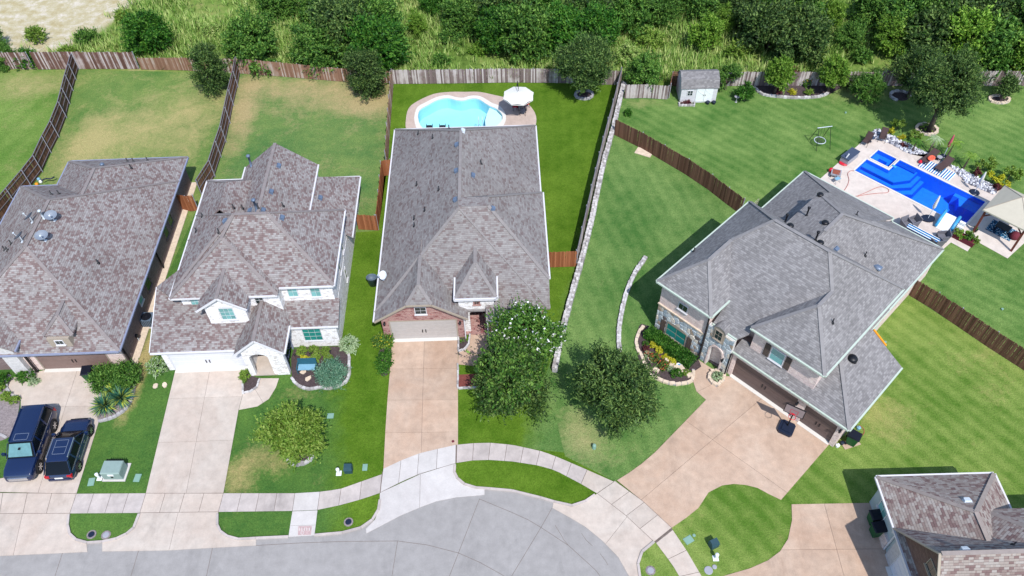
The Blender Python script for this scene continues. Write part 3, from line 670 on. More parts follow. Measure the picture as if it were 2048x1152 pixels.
vv = [(p.x, p.y, 0.05) for p in pool3_cop] + [(p.x, p.y, 0.05) for p in pool3_water] + [(p.x, p.y, 0.02) for p in pool3_cop]
cb.add(vv, [(i, (i + 1) % n_, n_ + (i + 1) % n_, n_ + i) for i in range(n_)] + [(2 * n_ + i, 2 * n_ + (i + 1) % n_, (i + 1) % n_, i) for i in range(n_)])
cb.build('coping', M['coping'], pl)
ledge = smooth_loop(px([(979, 214), (975, 225), (970, 236), (971, 250), (972, 262)]), 3, False)
sel = [p for p in pool3_water if p.x > ledge[0].x + .05 or (p.y < P(0, 240).y and p.x > ledge[-1].x)]
lp = MB(); pts_ = px([(979, 213), (992, 218.5), (1003.5, 230), (1003.5, 240), (995.5, 250), (975, 261), (971, 250), (970, 238), (974, 224)])
lp.prism(pts_, -1.1, -0.16); lp.build('tanning_ledge', M['plaster3b'], pl)
bn = MB(); bn.prism(px([(905, 258), (915, 250), (940, 249), (955, 256), (960, 268), (905, 270)]), -1.1, -0.3); bn.build('bench', M['plaster3b'], pl)
sheet('water', [[(p.x, p.y) for p in pool3_water]], -0.08, M['water3'])
hr = MB()
for dx in (0, 7):
    a = P(958 + dx, 248); hr.tube([(a.x, a.y - .3, 0.03), (a.x, a.y - .3, .7), (a.x, a.y, .85), (a.x, a.y + .4, .5), (a.x, a.y + .45, -.1)], .025, 6)
hr.build('handrail', M['metal_white'], pl)

q = lambda a, b: P(1600 + a / 3.84, 230 + b / 3.84)
deck4 = [q(155, 490), q(575, 118), q(640, 128), q(1530, 560), q(1740, 660), P(2110, 430), P(2015, 517), P(1950, 481), P(1935, 503), P(1902, 485), P(1881, 503), P(1840, 520), P(1700, 440), P(1640, 380)]
d4 = sheet('pool_deck', [deck4, pool4_loop[::-1], spa_loop[::-1]], 0.012, M['conc_deck'])
pl4 = struct_empty('pool')
basin(pl4, pool4_loop, 1.5, M['plaster4'], 0.0); basin(pl4, spa_loop, 0.9, M['plaster4'], 0.0)
def l4prism(nm, loc, z0, z1, mat, par): mb = MB(); mb.prism([L4(*p) for p in loc], z0, z1); return mb.build(nm, mat, par)
qs = lambda a, b: toL4(P(1600 + a / 3.84, 230 + b / 3.84, -.4))
e1, e2, e3 = qs(470, 392), qs(715, 525), qs(800, 520); e4 = qs(885, 462)
for i in (2, 1, 0):   # broad shallow shelf beside the spa with two more steps down
    o_ = .42 * i; yy = (e1[1] + e2[1]) / 2 - o_; xr = e4[0] + o_
    for nm_, mt_, ex, dz in (('step_edge', 'plaster4d', .09, -.012), ('step', 'plaster4', 0, 0)):
        l4prism(nm_, [(PX0 + .01, yy - ex), (e2[0] + o_ * .4, yy - ex), (xr + ex, yy + 1.25), (xr + ex, PY1 - .01), (NX + .01, PY1 - .01), (NX + .01, NY - .01), (PX0 + .01, NY - .01)], -1.49, -.34 - .3 * i + dz, M[mt_], pl4)
l4prism('bench', [(NX + .02, PY1 - .42), (NX + 1.7, PY1 - .42), (NX + 1.7, PY1 - .02), (NX + .02, PY1 - .02)], -1.49, -0.22, M['plaster4d'], pl4)
l4prism('bench', [(PX0 + 7.5, PY1 - .45), (PX1 - .01, PY1 - .45), (PX1 - .01, PY1 - .02), (PX0 + 7.5, PY1 - .02)], -1.49, -0.5, M['plaster4'], pl4)
l4prism('bench', [(PX1 - 1.5, PY1 - 1.3), (PX1 - .01, PY1 - 1.3), (PX1 - .01, PY1 - .46), (PX1 - 1.9, PY1 - .46)], -1.49, -0.51, M['plaster4'], pl4)
l4prism('spa_bench', [(SX0 + .01, SY0 + .01), (SX0 + .5, SY0 + .01), (SX0 + .5, SY1 - .5), (SX1 - .5, SY1 - .5), (SX1 - .5, SY0 + .6), (SX1 - .01, SY0 + .6), (SX1 - .01, SY1 - .01), (SX0 + .01, SY1 - .01)], -0.88, -0.38, M['plaster4'], pl4)
l4prism('spa_bench', [(SX0 + .9, SY0 + .2), (SX1 - .6, SY0 + .2), (SX1 - .6, SY0 + .6), (SX0 + .9, SY0 + .6)], -0.88, -0.5, M['plaster4d'], pl4)
w4 = sheet('water', [pool4_loop], -0.08, M['water4']); sheet('water', [spa_loop], -0.06, M['water4'])
# white coping with real thickness
for lp_, ww in ((pool4_loc, .16), (spa_loc, .12)):
    mb = MB()
    for i in range(len(lp_)):
        a, b = Vector(lp_[i]), Vector(lp_[(i + 1) % len(lp_)]); d = (b - a).normalized(); nrm = Vector((d.y, -d.x)) * (ww / 2)
        A, B = a + nrm - d * 0, b + nrm + d * 0
        A3, B3 = L4(A.x, A.y, 0.031 + .001 * (i % 2)), L4(B.x, B.y, 0.031 + .001 * (i % 2)); mb.bar(A3, B3, ww, 0.03)
    mb.build('coping', M['coping'], pl4)
l4prism('spillway', [(SX1 + .12, SY0 + .3), (SX1 + .5, SY0 + .3), (SX1 + .5, SY0 + .55), (SX1 + .12, SY0 + .55)], 0.013, 0.05, M['blue_pl'], pl4)

# ------------------------------------------------------------------ fences
def picket_mesh(name, mat):
    out = []
    for k in range(1):
        mb = MB(); w = .068; t = .011
        prof = [(-w, 0), (w, 0), (w, .975), (w - .03, 1), (-w + .03, 1), (-w, .975)]
        mb.add([(x, -t, z) for x, z in prof] + [(x, t, z) for x, z in prof], [(0, 1, 2, 3, 4, 5), (11, 10, 9, 8, 7, 6)] + [(i, i + 6, (i + 1) % 6 + 6, (i + 1) % 6) for i in range(6)])
        out.append(mb.mesh(name, mat))
    return out[0]
PK = {k: picket_mesh('picket', M[k]) for k in ('wd_old', 'wd_mid', 'wd_grey', 'wd_dark', 'wd_new')}
def fence(label, pts, h, wood, side=1, group=None, post='post_metal', step=0.142, cap=False, hvar=0.03, nrails=3):
    W_ = px(pts) if not isinstance(pts[0], Vector) else pts
    b0 = W_[0].copy(); t = thing('wooden_fence', label, 'fence', (b0.x, b0.y, 0), 0, group)
    rail = MB(); postm = None; posts = []
    total = sum((W_[i + 1] - W_[i]).length for i in range(len(W_) - 1)); hh = h if callable(h) else (lambda s: h)
    step = max(step, total / 292.0); s_acc = 0.0; nxt = 0.0
    for i in range(len(W_) - 1):
        a, b = W_[i] - b0, W_[i + 1] - b0; d = (b - a); L_ = d.length; d.normalize(); ang = math.atan2(d.y, d.x); nr = Vector((-d.y, d.x, 0)) * side
        s = nxt
        while s < L_:
            p = a + d * s; H_ = hh((s_acc + s) / total) * (1 + random.uniform(-hvar, hvar) * .6)
            o = inst(PK[wood], 'picket', t, (p.x, p.y, 0.02), ang, None, (step / 0.142 * 0.98, 1, H_)); o.rotation_euler = (random.uniform(-.012, .012), random.uniform(-.012, .012), ang + random.uniform(-.02, .02))
            s += step
        nxt = s - L_
        for k in range(nrails):
            fz = [0.15, 0.5, 0.85][k] if nrails == 3 else [0.2, 0.8][k]
            A = a + nr * .035; B = b + nr * .035; A.z = hh(s_acc / total) * fz; B.z = hh((s_acc + L_) / total) * fz; rail.bar(A, B, .04, .06 if cap else .085)
        if cap:
            A = a.copy(); B = b.copy(); A.z = hh(s_acc / total) + .035; B.z = hh((s_acc + L_) / total) + .035; rail.bar(A, B, .07, .03)
        n = max(1, round(L_ / 2.4))
        for k in range(n + (1 if i == len(W_) - 2 else 0)):
            p = a + d * (L_ * k / n) + nr * .085; posts.append((p, hh((s_acc + L_ * k / n) / total)))
        s_acc += L_
    rail.build('rail', M['rail_grey'] if cap else M[wood], t)
    pm = MB().tube([(0, 0, 0), (0, 0, 1)], .038, 6).mesh('post', M[post] if post in M else M[wood])
    for p, H_ in posts: inst(pm, 'post', t, (p.x, p.y, 0), 0, None, (1, 1, H_ + .04))
    return t
BG = 'wooden fences along the back of the gardens'
fence('old brown back fence behind the leftmost lawn, its right end buried in a leafy vine', [(-120, 138), (68, 138)], 1.95, 'wd_old', 1, BG)
fence('tall leaning back fence of streaky brown boards, just right of the vine gap', [(78, 139), (180, 138), (278, 138)], lambda s: 2.05 if s < .5 else 1.98, 'wd_old', 1, BG)
fence('low brown back fence behind the dry lawn, running behind the slim dark tree', [(284, 139), (372, 141), (478, 147)], lambda s: 1.35 + .35 * s, 'wd_mid', 1, BG)
fence('long brown back fence behind the patchy lawn with a bushy tree against it', [(479, 147), (560, 153), (680, 163), (784, 167)], lambda s: 1.75 - .3 * s, 'wd_mid', 1, BG)
fence('grey weathered back fence behind the kidney-shaped pool', [(788, 168), (900, 167), (1024, 165), (1110, 166), (1240, 170)], 1.62, 'wd_grey', 1, BG)
fence('short low grey fence between the stone wall and the white shed', [(1250, 197), (1290, 196), (1334, 199)], 1.55, 'wd_grey', 1, BG)
fence('short dark fence end standing beside and behind the white shed', [(1336, 196), (1341, 172), (1360, 172)], 1.7, 'wd_dark', -1, BG)
fence('grey back fence along the flower bed behind the right garden', [(1434, 172), (1600, 172), (1760, 172)], 1.6, 'wd_grey', 1, BG)
fence('pale grey back fence at the far right behind the large tree', [(1764, 172), (1960, 172), (2100, 172), (2200, 172)], 1.7, 'wd_grey', 1, BG)
SG = 'side fences between the gardens'
fence('dark curved side fence with metal rails at the far left', [(157, 139), (145, 182), (132, 236), (117, 275), (101, 306), (84, 344), (62, 373), (0, 448), (-70, 535)], 1.85, 'wd_dark', 1, SG, cap=True)
fence('dark side fence with metal rails left of the whitewashed brick house', [(480, 146), (475, 175), (466, 212), (459, 247), (451, 285), (441, 315), (429, 354), (404, 394)], 1.85, 'wd_dark', 1, SG, cap=True)
fence('short brown gate fence closing the gap between the two left houses', [(364, 419), (382, 423), (397, 421)], 1.75, 'wd_new', 1, SG)
fence('long dark side fence right of the patchy lawn, left of the kidney pool', [(787, 168), (783, 220), (779, 275), (776, 331)], 1.75, 'wd_mid', -1, SG)
fence('stepped brown fence piece between the white house and the centre house', [(785, 350), (768, 352), (763, 410), (757, 460)], 1.75, 'wd_new', -1, SG)
fence('short orange gate fence at the right rear corner of the white house', [(719, 459), (757, 461)], 1.7, 'wd_new', 1, SG)
fence('short orange gate fence between the centre house and the stone wall', [(1096, 535), (1153, 533)], 1.75, 'wd_new', 1, SG)
fence('long thin grey fence standing along the left side of the white stone wall', [(1241, 166), (1225, 230), (1205, 305), (1182, 401), (1153, 531)], 1.8, 'wd_grey', -1, SG, cap=True)
fence('dark brown diagonal fence across the lawn left of the grey-roofed house', [(1229, 270), (1281, 296), (1324, 321), (1371, 349), (1417, 380), (1450, 406), (1480, 428)], 1.75, 'wd_dark', 1, SG)
fence('dark brown diagonal fence on the far right lawn', [(1812, 587), (1860, 616), (1906, 647), (1975, 694), (2048, 741), (2130, 792)], 1.75, 'wd_dark', 1, SG)

# ------------------------------------------------------------------ stone walls
def stone_mesh(name, mat, sx, sy, sz, seed):
    rnd = random.Random(seed); mb = MB(); mb.box(-sx / 2, sx / 2, -sy / 2, sy / 2, 0, sz)
    mb.v = [(x * rnd.uniform(.82, 1.0), y * rnd.uniform(.85, 1.0), z * rnd.uniform(.85, 1.05)) for x, y, z in mb.v]
    return mb.mesh(name, mat)
STN = {k: [stone_mesh('stone', M[k], 1, 1, 1, i * 7 + 3) for i in range(5)] for k in ('stone_white', 'stone_tan', 'stone_grey')}
def stone_wall(name, label, cat, pts, w, h, kind, rows=1, L_st=0.34, loop=False, group=None, smooth=0, cols=1):
    W_ = px(pts) if not isinstance(pts[0], Vector) else list(pts)
    if smooth: W_ = smooth_loop(W_, smooth, loop)
    if loop: W_ = W_ + [W_[0]]
    b0 = W_[0].copy(); t = thing(name, label, cat, (b0.x, b0.y, 0), 0, group)
    core = MB()
    for i in range(len(W_) - 1):
        a, b = W_[i] - b0, W_[i + 1] - b0; a.z = b.z = (h * .8) / 2; core.bar(a, b, w * .8, h * .8)
    core.build('mortar_core', M['stone_grey'], t)
    d = [0]
    for i in range(len(W_) - 1): d.append(d[-1] + (W_[i + 1] - W_[i]).length)
    T_ = d[-1]; n = max(3, int(T_ / L_st)); n = min(n, 290 // (rows * cols))
    for r in range(rows):
        for k in range(n):
            s = (k + (.5 if r % 2 else 0.25)) * T_ / n
            i = 0
            while i < len(d) - 2 and d[i + 1] < s: i += 1
            u = (s - d[i]) / (d[i + 1] - d[i]) if d[i + 1] > d[i] else 0
            p = W_[i].lerp(W_[i + 1], min(1, u)) - b0; dd = W_[i + 1] - W_[i]; an = math.atan2(dd.y, dd.x)
            for c in range(cols):
                nr = Vector((-math.sin(an), math.cos(an), 0)); off = (c - (cols - 1) / 2) * w / cols + random.uniform(-.02, .02)
                pp = p + nr * off
                o = inst(random.choice(STN[kind]), 'stone', t, (pp.x, pp.y, h / rows * r), an + random.uniform(-.12, .12), None,
                         (T_ / n * random.uniform(.92, 1.06), w / cols * random.uniform(.9, 1.12), h / rows * random.uniform(.92, 1.12)))
    return t
stone_wall('stone_wall', 'long white chopped-stone retaining wall right of the centre house', 'stone wall',
           [(1247, 172), (1239, 205), (1226, 262), (1208, 325), (1195, 384), (1184, 440), (1163, 524), (1146, 585), (1131, 640), (1119, 690), (1109, 745)], .42, .5, 'stone_white', 1, .24, cols=2)
stone_wall('stone_edging', 'curved low white stone wall standing alone on the lawn left of the grey-roofed house', 'stone wall',
           [(1291, 517), (1272, 544), (1257, 575), (1246, 612), (1239, 650), (1237, 680), (1239, 705)], .34, .22, 'stone_white', 1, .24, smooth=3, cols=2)
# ------------------------------------------------------------------ house kit
from mathutils.bvhtree import BVHTree
class House:
    def __init__(s, label, org, az, shm, cap, gut):
        s.az = math.radians(az); s.o = P(*org); s.root = thing('house', label, 'house', (s.o.x, s.o.y, 0), -s.az)
        s.shm, s.cap, s.gut = M[shm], M[cap], M[gut]; s.e = Vector((math.cos(s.az), -math.sin(s.az), 0)); s.d = Vector((math.sin(s.az), math.cos(s.az), 0))
        s.rv, s.rf = [], []; s.caps = MB(); s.g = MB()
    def loc(s, w): v = Vector(w) - s.o; return Vector((v.dot(s.e), v.dot(s.d), w[2]))
    def on(s, px_, py_, axis, c):
        """local point where the ray through a photo pixel meets the wall plane axis=c"""
        a, b = s.loc(P(px_, py_, 0)), s.loc(P(px_, py_, 9)); t = (c - a[axis]) / (b[axis] - a[axis]); return a.lerp(b, t)
    def slabs(s, polys, name='roof', th=0.14, mat=None):
        mb = MB()
        for p in polys:
            if sum(p[i][0] * p[(i + 1) % len(p)][1] - p[(i + 1) % len(p)][0] * p[i][1] for i in range(len(p))) < 0: p = p[::-1]
            mb.slab(p, th); k = len(s.rv); s.rv += [Vector(v) for v in p]; s.rf.append(tuple(range(k, k + len(p))))
        o = mb.build(name, mat or s.shm, s.root); return o
    def cap_line(s, *pts):
        for a, b in zip(pts[:-1], pts[1:]):
            a, b = Vector(a), Vector(b); a.z += .004; b.z += .004; s.caps.bar(a, b, .24, .02)
    def hip(s, x0, x1, y0, y1, ze, ra, rb, zr, skip='', name='roof', caps=True, gut='flrb'):
        """ra, rb: ridge ends; axis found from them. skip: gable sides"""
        A, B, C, D = (x0, y0, ze), (x1, y0, ze), (x1, y1, ze), (x0, y1, ze); r0, r1 = (ra[0], ra[1], zr), (rb[0], rb[1], zr); polys = []
        if abs(ra[0] - rb[0]) < abs(ra[1] - rb[1]) or (abs(ra[0] - rb[0]) < 1e-6):   # ridge runs in y, r0 front
            polys += [[A, r0, r1, D][::-1], [B, C, r1, r0]]
            if 'f' not in skip: polys.append([A, B, r0])
            if 'b' not in skip: polys.append([C, D, r1])
            hips = [(A, r0, 'f'), (B, r0, 'f'), (C, r1, 'b'), (D, r1, 'b')]
        else:
            polys += [[A, B, r1, r0], [C, D, r0, r1]]
            if 'l' not in skip: polys.append([D, A, r0])
            if 'r' not in skip: polys.append([B, C, r1])
            hips = [(A, r0, 'l'), (D, r0, 'l'), (B, r1, 'r'), (C, r1, 'r')]
        s.slabs(polys, name)
        if caps:
            if Vector(r0) != Vector(r1): s.cap_line(r0, r1)
            for a, b, k in hips:
                if k not in skip: s.cap_line(a, b)
        G = {'f': (A, B), 'r': (B, C), 'b': (C, D), 'l': (D, A)}
        for k in gut:
            if k in skip: continue
            s.gutter(*G[k])
    def gutter(s, a, b, w=.11, h=.12, dz=-.07):
        a, b = Vector(a), Vector(b); d = (b - a).normalized(); n = Vector((d.y, -d.x, 0)) * .055
        a = a + n; b = b + n; a.z += dz; b.z += dz; s.g.bar(a, b, w, h)
    def walls(s, pts, z0, z1, mat, name='wall'):
        mb = MB(); mb.prism(pts, z0, z1); return mb.build(name, M[mat], s.root)
    def panel(s, axis, c0, c1, outline, holes, mat, name='wall'):
        """outline in (u,z); axis 'y': u=x, thickness in y; axis 'x': u=y"""
        L = [outline] + [h[::-1] for h in holes]; V = [[Vector((p[0], p[1], 0)) for p in l] for l in L]; flat = [v for l in V for v in l]
        tri = tessellate_polygon(V); n = len(flat); f3 = (lambda u, z, c: (u, c, z)) if axis == 'y' else (lambda u, z, c: (c, u, z))
        vv = [f3(v.x, v.y, c0) for v in flat] + [f3(v.x, v.y, c1) for v in flat]; fs = []
        for t in tri: fs.append(tuple(t)); fs.append(tuple(i + n for i in t[::-1]))
        k = 0
        for l in L:
            m = len(l)
            for i in range(m): fs.append((k + i, k + (i + 1) % m, k + (i + 1) % m + n, k + i + n))
            k += m
        mb = MB(); mb.add(vv, fs); me = mb.mesh(name, M[mat])
        import bmesh
        bm = bmesh.new(); bm.from_mesh(me); bmesh.ops.recalc_face_normals(bm, faces=bm.faces); bm.to_mesh(me); bm.free()
        me2 = MB(); me2.v = [tuple(v.co) for v in me.vertices]; me2.f = [tuple(p.vertices) for p in me.polygons]; me2.mi = [0] * len(me2.f)
        return me2.build(name, M[mat], s.root)
    def window(s, c, w, h, face, fr='trim_white', gl='glass_green', nx=2, ny=2, arch=0.0, fw=.045, name='window', proud=.05, mull=.014, parent=None):
        rz = {'f': 0, 'r': math.pi / 2, 'b': math.pi, 'l': -math.pi / 2}[face] if isinstance(face, str) else face
        mb = MB(); y0, y1 = -proud, -.004; W2, H2 = w / 2, h / 2
        mb.box(-W2, -W2 + fw, y0, y1, -H2, H2); mb.box(W2 - fw, W2, y0, y1, -H2, H2)
        mb.box(-W2 + fw, W2 - fw, y0, y1, -H2, -H2 + fw); mb.box(-W2 + fw, W2 - fw, y0, y1, H2 - fw, H2)
        mb.box(-W2 - .05, W2 + .05, y0 - .05, y1, -H2 - .07, -H2 - .003)
        if arch:
            pts = [(-W2, H2)] + [(-W2 * math.cos(a), H2 + arch * math.sin(a)) for a in [math.pi * i / 10 for i in range(1, 10)]] + [(W2, H2)]
            n = len(pts); mb.add([(x, y0, z) for x, z in pts] + [(x, y1, z) for x, z in pts], [tuple(range(n))[::-1]] + [(i, (i + 1) % n, (i + 1) % n + n, i + n) for i in range(n)])
        iw, ih = w - 2 * fw, h - 2 * fw
        for i in range(1, nx): x = -iw / 2 + iw * i / nx; mb.box(x - mull / 2, x + mull / 2, y0 + .012, y1, -ih / 2, ih / 2)
        for j in range(1, ny): z = -ih / 2 + ih * j / ny; mb.box(-iw / 2, iw / 2, y0 + .014, y1, z - mull / 2, z + mull / 2)
        o = mb.build(name, M[fr], parent or s.root, c, rz)
        pw, ph = iw / nx - mull * .9, ih / ny - mull * .9; pm = MB(); pm.box(-pw / 2, pw / 2, -.022, -.008, -ph / 2, ph / 2); me = pm.mesh('pane', M[gl])
        for i in range(nx):
            for j in range(ny): inst(me, 'pane', o, (-iw / 2 + iw * (i + .5) / nx, 0, -ih / 2 + ih * (j + .5) / ny))
        return o
    def garage(s, x0, x1, y, h, mat, trim, rows=4, handle=True, face='f', sill=True, cols=1):
        w = x1 - x0; rz = {'f': 0, 'r': math.pi / 2, 'b': math.pi, 'l': -math.pi / 2}[face]; c = ((x0 + x1) / 2, y, 0) if face == 'f' else (y, (x0 + x1) / 2, 0)
        mb = MB(); mb.box(-w / 2 - .1, -w / 2, -.06, -.002, 0, h + .1); mb.box(w / 2, w / 2 + .1, -.06, -.002, 0, h + .1); mb.box(-w / 2, w / 2, -.06, -.002, h, h + .1)
        o = mb.build('garage_door', M[trim], s.root, c, rz)
        ph = h / rows
        for r in range(rows):
            for k in range(cols):
                pm = MB(); pw = w / cols; xx = -w / 2 + pw * (k + .5)
                pm.box(-pw / 2 + .004, pw / 2 - .004, -.035, -.004, .006, ph - .006); pm.box(-pw / 2 + .1, pw / 2 - .1, -.045, -.0355, .07, ph - .07); pm.build('panel', M[mat], o, (xx, 0, ph * r))
        if handle:
            for sx in (-.12, .12): hb = MB(); hb.box(-.03, .03, -.09, -.05, -.16, .16); hb.build('handle', M['metal_black'], o, (sx, 0, h * .45))
        if sill: mb = MB(); mb.box(-w / 2 - .02, w / 2 + .02, -.32, .0, .034, .06); mb.build('threshold', M['coping'], o)
        return o
    def finish(s):
        s.caps.build('ridge_cap', s.cap, s.root); s.g.build('gutter', s.gut, s.root)
        s.bvh = BVHTree.FromPolygons(s.rv, s.rf)
    def roofpt(s, px_, py_):
        a, b = s.loc(P(px_, py_, 12)), s.loc(P(px_, py_, 0)); h = s.bvh.ray_cast(a, (b - a).normalized())
        if h[0] is None: return None, None
        n = h[1] if h[1].z > 0 else -h[1]; return h[0], n
    def vent(s, px_, py_, kind, mat='metal_vent', sc=1.0):
        p, n = s.roofpt(px_, py_)
        if p is None: return
        mb = MB()
        if kind == 'box':
            name = 'roof_vent'; mb.box(-.24, .24, -.05, .28, -.03, .02); mb.add([(-.2, -.02, .02), (.2, -.02, .02), (.2, .26, .02), (-.2, .26, .02), (-.16, .0, .17), (.16, .0, .17), (.2, .24, .10), (-.2, .24, .10)], [(4, 5, 6, 7), (0, 1, 5, 4), (1, 2, 6, 5), (2, 3, 7, 6), (3, 0, 4, 7)])
            rz = math.atan2(n.y, n.x) - math.pi / 2
            rot = Matrix.Rotation(rz, 4, 'Z') @ Matrix.Rotation(0, 4, 'X'); q4 = n.to_track_quat('Z', 'Y')
            o = mb.build(name, M[mat], s.root, p); o.rotation_mode = 'QUATERNION'; o.rotation_quaternion = q4; o.scale = (sc, sc, sc); return o
        if kind == 'pipe':
            mb.lathe((0, 0, 0), [(.14, -.06), (.11, .03), (.045, .05), (.045, .38), (.03, .38)], 8); name = 'vent_pipe'
        if kind == 'cap':
            mb.lathe((0, 0, 0), [(.2, -.08), (.16, .02), (.09, .05), (.09, .12), (.2, .13), (.2, .17), (.12, .26), (.02, .28)], 12); name = 'roof_vent'
        if kind == 'turbine':
            mb.lathe((0, 0, 0), [(.26, -.12), (.24, .03), (.3, .06), (.34, .14), (.28, .24), (.12, .30), (.02, .31)], 14); name = 'roof_vent'
        if kind == 'flue':
            mb.lathe((0, 0, 0), [(.2, -.1), (.16, .05), (.10, .08), (.10, 1.15), (.12, 1.15), (.12, 1.2), (.2, 1.21), (.2, 1.34), (.1, 1.42), (.02, 1.43)], 12); name = 'flue_pipe'
        if kind == 'eyebrow':
            mb.add([(.34 * math.cos(a), 0, .26 * math.sin(a)) for a in [math.pi * i / 10 for i in range(11)]] + [(.30 * math.cos(a), .5, .05 + .0 * a) for a in [math.pi * i / 10 for i in range(11)]], [tuple(range(11))[::-1]] + [(i, i + 1, i + 12, i + 11) for i in range(10)]); name = 'roof_vent'
        o = mb.build(name, M[mat], s.root, p, 0, smooth=kind not in ('box',)); o.scale = (sc, sc, sc); return o
def spout(h, mat, *bx):
    for b in bx: mb = MB(); mb.box(*b); mb.build('downspout', M[mat], h.root)
def coach_lamp(h, c, face='f'):
    rz = {'f': 0, 'r': math.pi / 2, 'l': -math.pi / 2}[face]; mb = MB()
    mb.box(-.05, .05, -.03, 0, -.1, .1); mb.bar((0, -.02, .08), (0, -.14, .1), .03, .03); mb.lathe((0, -.16, -.18), [(.03, 0), (.06, .03), (.08, .2), (.11, .22), (.02, .3)], 6)
    mb.build('wall_lamp', M['metal_black'], h.root, c, rz)

# ------------------------------------------------------------------ house 3 (centre)
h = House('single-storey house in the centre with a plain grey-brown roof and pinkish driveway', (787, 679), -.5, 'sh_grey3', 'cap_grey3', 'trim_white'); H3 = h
h.walls([(-.6, .12), (5.25, .12), (5.25, 4), (11.15, 4), (11.15, 20.9), (-.6, 20.9)], 0, 2.62, 'br_red')
gx = h.on
h.panel('y', 0.0, .115, [(-.6, 0), (.0, 0), (.0, 2.15), (4.74, 2.15), (4.74, 0), (5.3, 0), (5.3, 2.75), (3.15, 4.35), (1.45, 4.35), (-.6, 2.7)], [], 'br_red', 'front_wall')
h.garage(0, 4.74, .04, 2.1, 'door_grey', 'trim_tan', 5)
h.hip(-1, 11.46, .4, 21.35, 2.7, (5.25, 6.0), (5.25, 14.8), 7.5, gut='rb', name='main_roof')
h.slabs([[(11.55, 2.0, 4.07), (11.55, 11.1, 4.07), (7.35, 7.0, 7.54), (7.35, 6.05, 7.54)], [(11.55, 11.1, 4.07), (5.2, 11.1, 4.07), (5.2, 7.0, 7.54), (7.35, 7.0, 7.54)],
         [(5.2, .33, 2.68), (11.55, .33, 2.68), (11.55, 2.0, 4.07), (7.35, 6.05, 7.54), (5.2, 6.05, 7.54)], [(5.2, 6.05, 7.54), (7.35, 6.05, 7.54), (7.35, 7.0, 7.54), (5.2, 7.0, 7.54)]], 'side_roof')
h.cap_line((7.35, 6.05, 7.54), (11.55, 2.0, 4.07)); h.cap_line((7.35, 7.0, 7.54), (11.5, 11.05, 4.1))
h.panel('x', 11.0, 11.2, [(.55, 0), (10.9, 0), (10.9, 3.98), (2.1, 3.98), (.55, 2.6)], [], 'br_red', 'side_wall')
h.walls([(7.7, .45), (11.0, .45), (11.0, 4.4), (7.7, 4.4)], 0, 2.6, 'br_red')
h.gutter((11.55, 2.0, 4.07), (11.55, 11.1, 4.07)); h.gutter((-1, 21.35, 2.7), (-1, -.4, 2.72))
# garage gable with clipped top
h.slabs([[(-1, -.4, 2.72), (1.45, -.4, 4.42), (2.36, .6, 5.38), (2.36, 5, 5.38), (-1, 5, 2.72)][::-1], [(5.67, -.4, 2.72), (5.67, 5, 2.72), (2.36, 5, 5.38), (2.36, .6, 5.38), (3.22, -.4, 4.42)],
         [(1.45, -.4, 4.42), (3.22, -.4, 4.42), (2.36, .6, 5.38)]], 'garage_roof'); h.cap_line((2.36, .6, 5.38), (2.36, 3.4, 5.38)); h.cap_line((1.45, -.4, 4.42), (2.36, .6, 5.38)); h.cap_line((3.22, -.4, 4.42), (2.36, .6, 5.38))
rk = MB(); rk.bar((-1, -.45, 2.64), (1.45, -.45, 4.34), .06, .16); rk.bar((1.45, -.45, 4.34), (3.22, -.45, 4.34), .06, .15); rk.bar((3.22, -.45, 4.34), (5.67, -.45, 2.64), .06, .16); rk.build('rake_trim', M['trim_tan'], h.root)
wp = h.on(841, 621, 1, -.0); h.window((wp.x, 0.0, wp.z), .85, .8, 'f', 'trim_white', 'glass_dark', 2, 2)
for ax, bx in ((wp.x - .95, wp.x + .95),): 
    mb = MB(); mb.box(ax, bx, -.05, -.003, wp.z - .85, wp.z - .48); mb.build('brick_ledge', M['br_red'], h.root)
for a in (769, 920): lp_ = h.on(a, 645 if a < 800 else 643, 1, 0); coach_lamp(h, (lp_.x, 0, lp_.z))
# portico
h.slabs([[(4.78, .1, 4.2), (4.78, 6, 4.2), (6.3, 6, 5.6), (6.3, 2.3, 5.6)][::-1], [(7.82, .1, 4.2), (7.82, 6, 4.2), (6.3, 6, 5.6), (6.3, 2.3, 5.6)], [(4.78, .1, 4.2), (7.82, .1, 4.2), (6.3, 2.3, 5.6)]], 'porch_roof')
h.cap_line((6.3, 2.3, 5.6), (6.3, 3.9, 5.6)); h.cap_line((4.8, .12, 4.2), (6.3, 2.3, 5.6)); h.cap_line((7.8, .12, 4.2), (6.3, 2.3, 5.6))
for a, b in (((4.78, .1, 4.18), (7.82, .1, 4.18)), ((7.82, .1, 4.18), (7.82, 2.15, 4.18)), ((4.78, 2.15, 4.18), (4.78, .1, 4.18))): h.g.bar(a, b, .12, .2)
arch = [(5.75, 0)] + [(6.38 - .63 * math.cos(a), 2.2 + .45 * math.sin(a)) for a in [math.pi * i / 12 for i in range(13)]] + [(7.0, 0)]
h.panel('y', .42, .65, [(5.02, 0)] + arch + [(7.55, 0), (7.55, 4.15), (5.02, 4.15)], [], 'br_white', 'porch_wall')
h.walls([(5.02, .66), (5.25, .66), (5.25, 3), (5.02, 3)], 0, 4.1, 'br_white'); h.walls([(7.32, .66), (7.55, .66), (7.55, 3), (7.32, 3)], 0, 4.1, 'br_white')
mb = MB(); mb.prism([(5.3, .2), (7.6, .2), (7.6, 2.3), (5.3, 2.3)], .03, .16); mb.build('porch_floor', M['br_red'], h.root)
mb = MB(); mb.box(5.9, 6.9, 2.2, 2.3, 0.16, 2.3); mb.build('front_door', M['navy'], h.root)
wp = h.on(953, 604, 1, .42); h.window((wp.x, .42, wp.z - .03), .5, .5, 'f', 'br_red', 'glass_dark', 2, 2, fw=.1)
